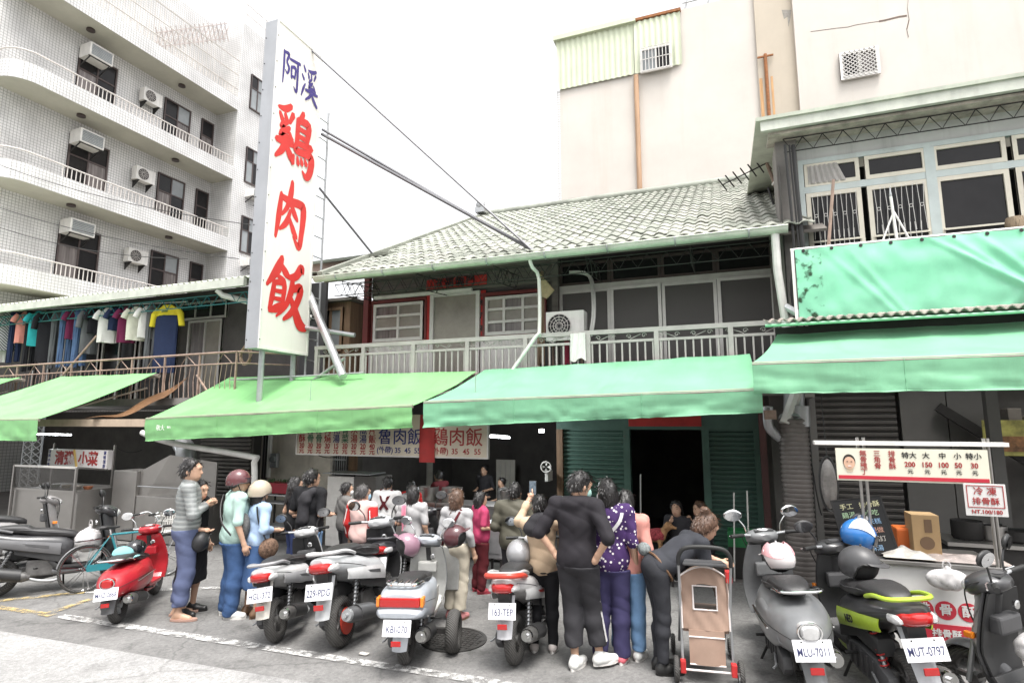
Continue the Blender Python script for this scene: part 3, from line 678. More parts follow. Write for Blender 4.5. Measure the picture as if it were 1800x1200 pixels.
for x in (XS0 - .05, XD0 - .05, XD1 + .05, XS1 + .05): MB().box((x - .055, YS - .04, 0), (x + .055, YS + .12, ZL)).build('shutter_post', M_greenpaint if x != XS0 - .05 else M_brown, hs)
MB().box((XS0 - .1, YS - .05, ZL + .002), (XS1 + .1, YS + .12, Z2 - .145)).build('lintel', M_greenpaint, hs)
MB().box((XD0, YS - .062, at(1170, 749, YS).z), (XD1, YS - .054, Z2 - .2)).build('lintel_banner', M_red, hs)
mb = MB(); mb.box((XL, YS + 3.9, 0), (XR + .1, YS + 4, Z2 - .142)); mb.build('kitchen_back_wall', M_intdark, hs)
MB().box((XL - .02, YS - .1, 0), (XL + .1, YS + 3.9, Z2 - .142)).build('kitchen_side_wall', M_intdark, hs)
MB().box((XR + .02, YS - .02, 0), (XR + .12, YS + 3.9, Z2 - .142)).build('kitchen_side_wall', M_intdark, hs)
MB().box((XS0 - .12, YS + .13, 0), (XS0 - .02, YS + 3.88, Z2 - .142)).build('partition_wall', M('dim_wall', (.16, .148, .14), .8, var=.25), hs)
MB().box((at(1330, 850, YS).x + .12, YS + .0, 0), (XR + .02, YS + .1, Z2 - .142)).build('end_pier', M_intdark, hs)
M_pale = M('pale_partition', (.62, .60, .54), .6, var=.15, scale=2)
for (xa_, xb_) in ((680, 722), (724, 760), (872, 905)):
 A, B = at(xa_, 860, YS + 2.5), at(xb_, 808, YS + 2.5)
 pr = MB().box((A.x, YS + 2.5, .3), (B.x, YS + 2.54, B.z)).build('partition_panel', M_pale, hs)
 for q in range(1, 4): MB().box((A.x + (B.x - A.x) * q / 4 - .01, YS + 2.485, .35), (A.x + (B.x - A.x) * q / 4 + .01, YS + 2.499, B.z - .05)).build('panel_strip', M_alu, pr)
XA0, XA1 = at(455, 860, YS - .1).x, at(578, 860, YS - .1).x
MB().box((XA0, YS - .1, 0), (XA1, YS + .05, Z2 + .3)).build('street_wall', M_plaster, hs)
wg = MB(); ga, gb = at(578, 840, YS), at(610, 800, YS)
for q in range(9): wg.bar((ga.x + (gb.x - ga.x) * q / 8, YS - .02, .9), (ga.x + (gb.x - ga.x) * q / 8, YS - .02, gb.z + .1), .012)
for z in (.9, 1.4, 1.9): wg.bar((ga.x, YS - .02, z), (gb.x, YS - .02, z), .02)
wg.build('door_grille', M_steel, hs)
MB().box((at(611, 840, YS).x, YS + .01, .0), (at(638, 840, YS).x, YS + .06, Z2 - .15)).build('lattice_panel', M_brown, hs)
# ==== OLD TIMBER HOUSE between the tiled house and the laundry house
tb = empty('timber_house', (-8.2, 11.5, 0), label='weathered timber house squeezed behind the big sign', cat='house')
YT = 10.4
xt0, xt1 = at(408, 600, YT).x, at(648, 600, YT).x
MB().box((xt0, YT + .06, 0), (xt1, YT + 3, 4.75)).build('wall', M_wallp, tb)
z = 2.2; rnd = random.Random(9)
while z < 4.7:
 MB().box((xt0, YT - rnd.uniform(0, .012), z), (xt1, YT + .055, z + .15), rot=Matrix.Rotation(rnd.uniform(-.004, .004), 3, 'Y')).build('siding_board', M_timber, tb); z += .155
ba, bb = at(560, 590, YT - .5), at(606, 540, YT - .5)
MB().box((ba.x - .15, YT - .5, 2.9), (bb.x + .15, YT - .02, bb.z + .12)).build('bay', M_brown, tb)
window_unit(tb, (ba.x, YT - .505, ba.z - .35), (bb.x - ba.x, 0, 0), (0, 0, bb.z - ba.z + .35), M_brown, [(0, .5, 0, 1, M_glass), (.5, 1, 0, 1, M_glass_sky)], .06, nrm=(0, -1, 0))
MB().box((ba.x - .28, YT - .65, bb.z + .121), (bb.x + .28, YT - .0, bb.z + .18)).build('bay_roof', M_timber, tb)
ra, rb = at(552, 462, YT - .4), at(665, 440, YT - .4)
M_pinkb = M('faded_pink_board', (.42, .30, .27), .8, var=.25, scale=2, streak=.3)
MB().box((ra.x - .6, YT - .35, ra.z - .32), (rb.x + .2, YT - .3, ra.z - .02)).build('fascia', M_pinkb, tb)
mb = MB(); mb.add([(ra.x - .8, YT - .5, ra.z), (rb.x + .3, YT - .5, ra.z + .02), (rb.x + .3, YT + 3.2, ra.z + 1.1), (ra.x - .8, YT + 3.2, ra.z + 1.1)], [(0, 1, 2, 3)]); mb.build('roof', M_rooft, tb, solid=.06)
# ==== LAUNDRY HOUSE (left)
YLF, YLW = 8.35, 9.6
XL0, XL1 = -29.0, at(436, 486, YLF).x
lh = empty('laundry_house', (-13, 11, 0), label='left house with corrugated roof and clothes drying on its balcony', cat='house')
zl = lambda px_, py_: at(px_, py_, YLF).z
ZLE = (zl(20, 549) + zl(430, 487)) / 2
M_sheet = M('pale_roof_sheet', (.52, .55, .46), .55, .1, var=.25, scale=2, streak=.2)
pe = Vector((XL0, YLF - .05, ZLE + .06));
rf = corrugated(pe, (XL1 + .3 - XL0, 0, 0), (0, 4.2, 1.18), (0, 0, 1), .16, .045, 'roof', M_sheet, lh, 4, solid=.01)
MB().box((XL0, YLF - .1, ZLE - .09), (XL1, YLF - .02, ZLE + .07)).build('fascia', M_gutter, rf)
M_teal = M('teal_steel', (.025, .16, .17), .5, .1, var=.25, scale=5)
truss((XL0, YLF + .12, ZLE - .36), (XL1 + .4, YLF + .12, ZLE - .36), .2, M_teal, rf, 66, .012)
for x in (XL1 - .1, XL1 - 2.4, XL1 - 4.8, XL1 - 7.0): truss((x, YLF + .1, ZLE - .40), (x, YLW, ZLE - .1), .22, M_teal, rf, 4, .014)
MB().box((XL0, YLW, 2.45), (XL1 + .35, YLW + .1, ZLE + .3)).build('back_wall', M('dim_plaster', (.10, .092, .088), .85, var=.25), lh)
MB().box((XL0, YLF - .0, 2.5), (XL1 + .35, YLW + .1, 2.64)).build('balcony_floor', M_concrete, lh)
MB().box((XL1 + .3, YLW - .05, 2.64), (XL1 + .9, YLW + .02, ZLE + .2)).build('metal_side_wall', M('dark_sheet', (.06, .058, .06), .5, .3, var=.3, scale=2), lh)
A, B = at(330, 640, YLW), at(395, 560, YLW)
window_unit(lh, (A.x, YLW - .01, 2.66), (B.x - A.x, 0, 0), (0, 0, B.z - 2.66), M_alu, [(0, .5, 0, 1, M_glass_cur), (.5, 1, 0, 1, M_frost)], .05, 'sliding_door', .06, nrm=(0, -1, 0))
window_unit(lh, (A.x - .3, YLW - .01, B.z + .03), (B.x - A.x + .4, 0, 0), (0, 0, .4), M_alu, [(0, .33, 0, 1, M_glass), (.33, .66, 0, 1, M_glass), (.66, 1, 0, 1, M_glass)], .04, 'transom_window', .06, nrm=(0, -1, 0))
for q in range(4): window_unit(lh, (A.x - 1.55 - q * 1.3, YLW - .01, 2.66), (1.2, 0, 0), (0, 0, 1.7), M_alu, [(0, .5, 0, 1, M_glass), (.5, 1, 0, 1, M_glass)], .05, 'sliding_door', .06, nrm=(0, -1, 0))
M_rustrail = M('rusty_railing', (.33, .235, .19), .8, var=.35, scale=8)
zlr = at(200, 640, YLF).z
rl = MB(); rl.tube([(XL0, YLF, zlr), (XL1 - .15, YLF, zlr + .12)], .024, 6); rlo = rl.build('railing', M_rustrail, lh)
for dz in (-.22,): MB().tube([(XL0, YLF, zlr + dz), (XL1 - .15, YLF, zlr + dz + .12)], .016, 6).build('railing_bar', M_rustrail, rlo)
x = XL1 - .15; k = 0
while x > -17:
 zz = zlr + .12 * (x - XL0) / (XL1 - .15 - XL0)
 MB().bar((x, YLF, 2.64), (x, YLF, zz), .03).build('railing_post', M_rustrail, rlo)
 m_ = MB(); m_.tube([(x - .1, YLF, zz - .22), (x - .35, YLF, zz - .02), (x - .5, YLF, zz - .22)], .01, 4)
 for q in range(7): m_.tube([(x - .1 - q * .13, YLF, 2.64), (x - .16 - q * .13, YLF + .02, (2.64 + zz - .22) / 2), (x - .1 - q * .13, YLF, zz - .22)], .008, 4)
 m_.build('railing_rods', M_rustrail, rlo, kind='stuff'); x -= .95; k += 1
rx = XL1 - .15
m_ = MB(); m_.tube([(rx, YLF, zlr + .12), (rx + .75, YLF + .75, zlr + .12)], .022, 6); m_.tube([(rx, YLF, zlr - .1), (rx + .75, YLF + .75, zlr - .1)], .016, 6)
m_.bar((rx + .75, YLF + .75, 2.6), (rx + .75, YLF + .75, zlr + .14), .03)
for (p_, q_) in (((rx - .2, YLF - .05, 2.3), (rx - 1.0, YLF, zlr - .3)), ((rx - 1.0, YLF - .03, 2.35), (rx - .3, YLF - .03, 2.0)), ((rx - 1.1, YLF, 2.6), (rx + .1, YLF, 2.3))): m_.tube([p_, q_], .02, 5)
m_.build('railing_return', M_rustrail, rlo)
mb = MB(); mb.tube([(XL1 - .75, YLF - .02, ZLE - .1), (XL1 - .68, YLF + .05, ZLE - .2), (XL1 + .6, YLW - .1, ZLE - .55)], .06, 8); mb.build('downspout', M_pvc, lh, smooth=True)
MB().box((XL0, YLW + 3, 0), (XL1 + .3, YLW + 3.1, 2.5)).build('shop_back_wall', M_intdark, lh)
tb_z = at(150, 742, 7.6).z
MB().box((at(68, 745, 7.6).x, 7.56, tb_z - .08), (at(258, 738, 7.6).x, 7.66, tb_z + .06)).build('shop_fascia', M('tan_paint', (.47, .37, .28), .7, var=.2, scale=3, streak=.3), lh)
lx0, lx1 = at(345, 850, YLW - .4).x, at(432, 850, YLW - .4).x
lv = MB().box((lx0, YLW - .3, 0), (lx1, YLW - .25, 2.5)).build('louvre_wall', M_intdark, lh)
me = MB().box((lx0, -.06, 0), (lx1, 0, .03), rot=Matrix.Rotation(R(25), 3, 'X')).mesh('louvre'); me.materials.append(M_concrete)
for q in range(30):
 t_ = bpy.data.objects.new('louvre', me); t_.location = (0, YLW - .32, .1 + q * .08); _link(t_, lv)
gt = MB(); g0, g1 = at(32, 860, YLW - .6), at(64, 860, YLW - .6)
for q in range(14):
 for sg in (1, -1):
  z0_ = .2 + q * .16; gt.bar((g0.x if sg > 0 else g1.x, YLW - .6, z0_), (g1.x if sg > 0 else g0.x, YLW - .6, z0_ + .32), .014)
for x in (g0.x, (g0.x + g1.x) / 2, g1.x): gt.bar((x, YLW - .59, 0), (x, YLW - .59, 2.4), .03)
gt.build('folding_gate', M_steel, lh)
# ==== RIGHT HOUSE (pale blue window frames)
YRE, YRW, YRT = 8.52, 9.0, 8.25
XR0, XR1 = at(1337, 230, YRE).x, 6.5
rh = empty('blue_frame_house', (3, 11, 0), label='right house with pale blue window frames above a green tarpaulin', cat='house')
ZRT = at(1500, 195, YRE).z
M_palegrey = M('pale_grey_wall', (.52, .53, .51), .8, var=.14, scale=1.5, streak=.35)
M_cyan = M('pale_blue_paint', (.50, .56, .545), .5, var=.15, scale=3, streak=.3, streak_col=(.3, .25, .2))
M_creamwood = M('cream_window_wood', (.66, .62, .52), .6, var=.12, scale=4)
mb = MB(); mb.box((XR0, YRE - .05, ZRT - .10), (XR1, YRE + .02, ZRT + .09)); rr = mb.build('roof_fascia', M_gutter, rh)
mb = MB(); mb.add([(XR0 - .06, YRE - .09, ZRT + .095), (XR1, YRE - .09, ZRT + .095), (XR1, YRE + 6, ZRT + .8), (XR0 - .06, YRE + 6, ZRT + .8)], [(0, 1, 2, 3)]); mb.build('roof', M_sheet, rh, solid=.05)
MB().box((XR0 + .1, YRE + .05, ZRT - .14), (XR1, YRE + .46, ZRT - .10)).build('eaves_board', M('peeling_board', (.46, .41, .36), .9, var=.5, scale=5), rh)
truss((XR0 + .3, YRE + .2, ZRT - .36), (XR1, YRE + .2, ZRT - .36), .2, M_dark, rh, 22)
xw = at(1404, 330, YRW).x
zc0, zc1, zc2 = at(1600, 285, YRW).z, at(1600, 318, YRW).z, at(1600, 390, YRW).z
zTop = at(1600, 257, YRW).z
MB().box((xw - .0, YRW - .02, zTop), (XR1, YRW + .1, ZRT + .1)).build('upper_wall', M_palegrey, rh)
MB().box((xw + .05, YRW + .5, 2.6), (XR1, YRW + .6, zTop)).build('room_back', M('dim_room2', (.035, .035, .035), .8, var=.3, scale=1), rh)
MB().box((XR0 + .2, YRE + .3, 2.5), (xw - .012, YRW + .4, ZRT - .142)).build('side_pier', M_concrete, rh)
fr = MB(); zbot = 3.6
fr.box((xw - .01, YRW - .05, zbot), (xw + .07, YRW + .02, zTop)); fr.box((xw + .07, YRW - .05, zTop - .07), (XR1, YRW + .015, zTop - .001))
frame = fr.build('window_frame', M_cyan, rh)
ztr = at(1600, 306, YRW).z - .06
MB().box((xw + .071, YRW - .045, ztr - .05), (XR1, YRW + .015, ztr + .05)).build('frame_rail', M_cyan, frame)
xs2 = [at(q, 330, YRW).x for q in (1410, 1517, 1637, 1780)] + [at(1900, 330, YRW).x, XR1]
for q in (2, 4): MB().box((xs2[q] - .06, YRW - .055, zbot), (xs2[q] + .06, YRW + .02, zTop - .072)).build('frame_post', M_cyan, frame)
def grille(x0, x1, z0, z1, Y, parent):
 mb = MB(); n = 5; dx = (x1 - x0) / n; r = .022
 for row in range(3):
  zc_ = z1 - (row + .55) * (z1 - z0) / 2.6; hh = (z1 - z0) / 2.6
  for k in range(n):
   cx = x0 + (k + (.5 if row % 2 == 0 else .98)) * dx
   if cx > x1 - .01 or zc_ < z0 + .02: continue
   mb.tube([(cx + r * math.cos(a * math.pi / 6), Y, zc_ + r * math.sin(a * math.pi / 6)) for a in range(12)], .004, 4, closed=True)
   for sx in (-1, 1):
    mb.tube([(cx + sx * r, Y, zc_), (cx + sx * dx * .3, Y, min(z1, zc_ + hh * .6))], .0035, 4); mb.tube([(cx + sx * r, Y, zc_), (cx + sx * dx * .3, Y, max(z0, zc_ - hh * .6))], .0035, 4)
 mb.build('wrought_grille', M_whitepaint, parent)
for q in range(5):
 g = .065; x0_, x1_ = xs2[q] + g, xs2[q + 1] - g
 w_ = window_unit(rh, (x0_ - .03, YRW - .0, ztr + .055), (x1_ - x0_ + .06, 0, 0), (0, 0, zTop - .075 - ztr - .055), M_creamwood, [(0, 1, 0, 1, M_glass)], .05, 'transom_window', .05, nrm=(0, -1, 0))
 w_ = window_unit(rh, (x0_ - .03, YRW - .0, zbot), (x1_ - x0_ + .06, 0, 0), (0, 0, ztr - .055 - zbot), M_creamwood, [(0, 1, 0, 1, M_glass)], .06, 'casement_window', .05, nrm=(0, -1, 0))
 for dz in (.35, .75): MB().box((x0_ + .01, YRW - .075, ztr - .055 - dz - .4), (x1_ - .01, YRW - .06, ztr - .055 - dz - .375)).build('window_bar', M_creamwood, w_)
 if q != 2: grille(x0_ + .02, x1_ - .02, zbot + .3, ztr - .1, YRW - .085, w_)
cu = MB();
for q in range(2):
 xa_ = xs2[0] + .08
 cu.grid(lambda a, b: Vector((xa_ + a * .38 + .1 * a * (1 - b), YRW - .06 + .012 * math.sin(a * 40), ztr + .08 + b * (zTop - ztr - .19))), 30, 2); break
cu.build('curtain', M('grey_curtain', (.42, .40, .38), .9, var=.2), rh, smooth=True)
mb = MB()
for k, (dx, rr_) in enumerate(((.05, .02), (.11, .014), (.16, .03))): mb.tube(smooth_path([(XR + dx + .1, YRE + .08 + .03 * k, ZRT - .3), (XR + dx + .12, YRE + .05, 4.6), (XR + dx + .05 + .05 * k, YRE + .06, 3.9), (XR + dx + .14, YRE + .1, 3.1)], 4), rr_, 6)
mb.build('cable', M_black, rh, smooth=True)
MB().box((XR + .06, YRE + .12, 2.5), (XR0 + .22, YRE + .35, ZRT - .5)).build('slot_wall', M_dark, rh)
YG = 9.4
sx0, sx1 = at(1440, 800, YG).x, at(1583, 800, YG).x
shutter(sx0, sx1, .0, 3.0, YG, M('brown_grey_shutter', (.10, .092, .088), .55, .3, var=.25, scale=3), rh, .085)
M_gpanel = M('grey_wall_panel', (.13, .125, .12), .75, var=.18, scale=2)
for (a_, b_) in ((1590, 1672), (1674, 1737)): MB().box((at(a_, 800, YG).x, YG, 0), (at(b_, 800, YG).x, YG + .05, 3.0)).build('wall_panel', M_gpanel, rh)
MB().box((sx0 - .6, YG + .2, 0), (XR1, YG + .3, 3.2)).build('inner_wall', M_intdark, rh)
MB().box((sx0 - .1, YG - .06, 0), (sx0 - .01, YG + .1, 3.0)).build('post', M_gpanel, rh)
px_ = at(1752, 800, 8.6).x; MB().box((px_ - .06, 8.55, 0), (px_ + .06, 8.67, 3.0)).build('post', M_gpanel, rh)
MB().box((at(1690, 690, YG).x, YG - .1, 2.2), (XR1, YG - .04, 2.32), rot=Matrix.Rotation(R(38), 3, 'Y'), about=(at(1690, 690, YG).x, YG, 2.75)).build('stair_stringer', M_dark, rh)
M_shelf = M('cluttered_shelf', (.16, .14, .12), .8, var=.4, scale=6)
for z in (1.75, 2.1): MB().box((at(1760, 800, YG).x, YG - .3, z), (XR1, YG + .0, z + .03)).build('shelf', M_shelf, rh)
# ==== AWNINGS
def fabric(name, col, dirt=.38):
 m = M(name, col, .46, var=.16, scale=1.6, sscale=(2.2, .35, .3), streak=dirt, streak_col=(col[0] * .45 + .02, col[1] * .5, col[2] * .45), bump=.12, bscale=140, spec=.85)
 return m
M_mint = fabric('mint_canvas', (.19, .47, .275)); M_lime = fabric('lime_canvas', (.205, .485, .19)); M_tarp = fabric('tarpaulin', (.19, .55, .35), .2)
M_under = M('awning_arm', (.34, .30, .26), .6, .3, var=.3, scale=4)
def awning(label, fl, fr, bl, br, val_l, val_r, mat, arms=(.08, .92), hem=.012, nu=48, seed=1):
 fl, fr, bl, br = map(Vector, (fl, fr, bl, br)); root = empty('awning', (fl + fr) / 2 - Vector((0, 0, max(val_l, val_r))), label=label, cat='awning', group='green shop awnings')
 ns = lambda a, b, s: noise.noise(Vector((a * s, b * s * .6, seed * 7.3)))
 def can(u, v):
  p = fl.lerp(fr, u).lerp(bl.lerp(br, u), v)
  return p + Vector((0, 0, -.05 * math.sin(math.pi * v) + .012 * ns(u, v * .5, 7) - .016 * abs(math.sin(u * math.pi * 5)) ** .7 * (.35 + math.sin(math.pi * v)) + .007 * ns(u * 4, v, 6)))
 mb = MB(); mb.grid(can, nu, 14); mb.build('canopy', mat, root, smooth=True, angle=70, solid=.004)
 def val(u, v):
  drop = val_l + (val_r - val_l) * u
  n1 = ns(u, v * .8, 9); n2 = ns(u * 3, v, 11)
  return fl.lerp(fr, u) + Vector((0, -.012 - .035 * v * n1 - .02 * v * n2 + .02 * v, -drop * v - .012 * v * n2))
 mb = MB(); mb.grid(val, nu * 2, 8); v_ = mb.build('valance', mat, root, smooth=True, angle=80, solid=.004)
 for t in (.31, .69):   # sewn seams
  s = MB(); s.tube([val(t, k / 8) + Vector((0, -.006, 0)) for k in range(9)], .004, 4); s.build('seam', mat, v_)
 MB().tube([fl + Vector((0, .01, -.015)), fr + Vector((0, .01, -.015))], .028, 8).build('front_bar', M_under, root)
 mb = MB(); d = Vector((0, -.022, 0)); mb.tube([val(k / nu, 1) + Vector((0, -.004, 0)) for k in range(nu + 1)], .007, 4); mb.build('hem', mat, v_)
 for t in arms:
  f_, b_ = fl.lerp(fr, t), bl.lerp(br, t); dz = Vector((0, 0, -.1)); m_ = MB()
  m_.tube([b_ + dz * 3, f_.lerp(b_, .45) + dz * 1.5, f_ + Vector((0, .03, -.04))], .02, 6); m_.build('folding_arm', M_under, root)
 MB().tube([bl + Vector((0, .05, -.06)), br + Vector((0, .05, -.06))], .04, 8).build('roller', M_under, root)
 return root
YA = 7.2; YAB = 8.78
def V3(p): return Vector(p)
a1 = awning('lime green awning with small white print, left of the two over the queue', at(257, 735, YA), at(725, 712, YA), at(404, 663, YAB), at(838, 652, YAB), .39, .31, M_lime, seed=2)
a2 = awning('mint green awning over the shutters, right of the two over the queue', at(745, 706, YA), at(1339, 683, YA), at(852, 650, YAB), at(1318, 622, YAB), .355, .27, M_mint, seed=3)
p_r = Vector((4.6, 6.85, 2.79))
a3 = awning('mint green awning above the price board at the right edge', at(1322, 638, 6.85), at(1322, 638, 6.85) + Vector((4.6, 0, 0)), at(1366, 588, 8.35), at(1366, 588, 8.35) + Vector((4.3, 0, .02)), .335, .34, M_mint, seed=4)
A0f, A0b = at(68, 736, 6.9), at(276, 655, 8.25)
a0 = awning('lime green awning stretched far out below the hanging laundry', A0f + Vector((-4.4, 0, -.02)), A0f, A0b + Vector((-2.9, 0, 0)), A0b, .40, .40, M_lime, seed=5)
B0 = at(38, 663, 8.25)
awning('lime green awning corner at the left edge of the street', B0 + Vector((-4.5, -1.9, -.75)), B0 + Vector((-.15, -1.9, -.75)), B0 + Vector((-4.5, 0, 0)), B0, .35, .35, M_lime, seed=6)
M_wprint = M('white_print', (.75, .78, .72), .7, var=0)
pl = at(283, 752, YA - .035); text('敬大', .1, M_wprint, pl + Vector((.02, -.03, 0)), (1, 0, 0), (0, 0, 1), 'printed_name', a1)
text('帆布', .045, M_wprint, pl + Vector((.22, -.03, .01)), (1, 0, 0), (0, 0, 1), 'printed_name', a1)
mb = MB(); q0, q1 = at(150, 735, 7.4), at(288, 700, 8.1)
mb.grid(lambda u, v: q0.lerp(q1, u) + Vector((0, .5 * v, .45 * v * u + .03 * math.sin(u * 9 + v * 4) - .12 * math.sin(math.pi * u) * (1 - v))), 24, 10)
tag(mb.build('rain_sheet', M('brown_sheet', (.17, .09, .045), .45, var=.45, scale=3), smooth=True, solid=.004), 'brown plastic rain sheet sagging under the stretched lime awning', 'rain sheet')
# ==== TARPAULIN on the right house
T0, T1 = at(1397, 446, YRT), at(1402, 562, YRT); tz0 = T0.z; tz1 = T1.z; tx0, tx1 = T0.x, 5.2
def tarp(u, v):
 x = tx0 + (tx1 - tx0) * u; z = tz0 + .05 + (tz1 - tz0 - .05) * v; X = x - tx0; Z = (tz0 - z)
 w = 0
 for (cx, sl, amp, wd) in ((1.55, 1.15, .05, .05), (1.75, .9, .035, .045), (2.0, .8, .045, .06), (.35, .75, .022, .05), (.6, .6, .02, .045), (2.9, -.7, .04, .07), (3.3, .4, .03, .06)):
  dd = (X - cx) - Z * sl * 1.1; w += amp * .62 * math.exp(-(dd / wd) ** 2) * min(1, .25 + Z * 1.6)
 w += .018 * noise.noise(Vector((x * 2.2, z * 3, 4))) + .008 * noise.noise(Vector((x * 7, z * 5, 1)))
 return Vector((x, YRT - .02 - w * 1.3 - .05 * v * (1 - v), z - .015 * abs(math.sin(X * 9)) * (1 - v) ** 6))
tp = empty('tarpaulin', (tx0, YRT, tz1), label='creased mint green tarpaulin tied below the blue framed windows', cat='tarpaulin')
MB().grid(tarp, 150, 34).build('sheet', M_tarp, tp, smooth=True, angle=80, solid=.004)
MB().tube([(tx0 - .05, YRT + .02, tz0 + .06), (tx1, YRT + .02, tz0 + .06)], .02, 6).build('top_rod', M_whitepaint, tp)
for k in range(14): MB().lathe([(.012, 0), (.022, 0), (.022, .006), (.012, .006)], (tx0 + .1 + k * .33, YRT - .035, tz0 + .02), 'Y', 8).build('eyelet', M_dark, tp)
MB().bar((tx0 - .03, YRT, tz1 - .05), (tx0 - .03, YRT, tz0 + .07), .035).build('side_post', M_whitepaint, tp)
mb = MB(); mb.grid(lambda u, v: tarp(u * .07, v) + Vector((0, -.008, 0)), 10, 20)
st_ = M('mildew', (.03, .07, .035), .9, var=.5, scale=5); _N, _L = st_.node_tree.nodes, st_.node_tree.links
_t = _N.new('ShaderNodeTexCoord'); _z = _N.new('ShaderNodeTexNoise'); _z.inputs['Scale'].default_value = 9; _z.inputs['Detail'].default_value = 8; _L.new(_t.outputs['Object'], _z.inputs['Vector'])
_r = _N.new('ShaderNodeMapRange'); _r.inputs[1].default_value = .54; _r.inputs[2].default_value = .66; _L.new(_z.outputs[0], _r.inputs[0]); _L.new(_r.outputs[0], _N['Principled BSDF'].inputs['Alpha'])
mb.build('mildew_stain', st_, tp, smooth=True)
lt = empty('lean_to_roof', (tx0 + 2, 8.1, 3.3), label='narrow corrugated sheet roof between tarpaulin and right awning', cat='roof')
lz = at(1500, 556, 7.9).z
corrugated((at(1345, 570, 7.9).x, 7.9, lz - .03), (5.2, 0, .02), (0, .42, .08), (0, 0, 1), .11, .04, 'sheet', M('old_fibre_sheet', (.33, .29, .26), .85, var=.35, scale=5), lt, 6, solid=.012)
MB().tube([(at(1345, 570, 7.9).x, 7.93, lz - .05), (5, 7.93, lz - .05)], .022, 6).build('edge_tube', M_mint, lt)
MB().box((at(1366, 570, 8.0).x, 8.36, lz - .42), (5, 8.4, lz - .02)).build('shade_band', M_dark, lt)  # dark strip standing in for the shadow band below the sheet roof
# ==== BIG SIGN
YN = 7.6
F0 = at(493, 32, YN); F1 = at(450, 611, YN); XF = (F0.x + F1.x) / 2; ztop_s, zbot_s = F0.z, F1.z
G1 = at(430, 612, YN); thick = XF - G1.x
ff = atX(540, 626, XF); ft = atX(567, 87, XF); YFAR = (ff.y + ft.y) / 2
sg = empty('sign_tower', (XF, YN, zbot_s), label='tall white vertical sign with five large brushed characters', cat='sign')
M_signw = M('sign_acrylic', (.76, .73, .69), .35, var=.06, scale=.7, streak=.12, streak_col=(.5, .42, .34), spec=.4)
M_signs = M('sign_grey_side', (.37, .38, .40), .5, .3, var=.12, scale=1.5, streak=.2)
MB().box((XF - thick, YN, zbot_s), (XF - .012, YFAR, ztop_s)).build('sign_box', M_signs, sg)
MB().box((XF - .011, YN + .012, zbot_s + .012), (XF, YFAR - .012, ztop_s - .012)).build('face', M_signw, sg)
fm = MB()
for (a_, b_) in (((YN - .004, zbot_s - .01), (YN + .03, ztop_s + .01)), ((YFAR - .03, zbot_s - .01), (YFAR + .01, ztop_s + .01)), ((YN + .03, zbot_s - .01), (YFAR - .03, zbot_s + .03)), ((YN + .03, ztop_s - .03), (YFAR - .03, ztop_s + .01))):
 fm.box((XF - .010, a_[0], a_[1]), (XF + .012, b_[0], b_[1]))
fm.build('trim', M_whitepaint, sg)
z = zbot_s + .15
while z < ztop_s:
 MB().sphere((XF + .012, YN + .012, z), .012, 6, 4).build('screw', M_dark, sg); MB().sphere((XF - thick + .03, YN - .003, z), .012, 6, 4).build('screw', M_dark, sg); z += .52
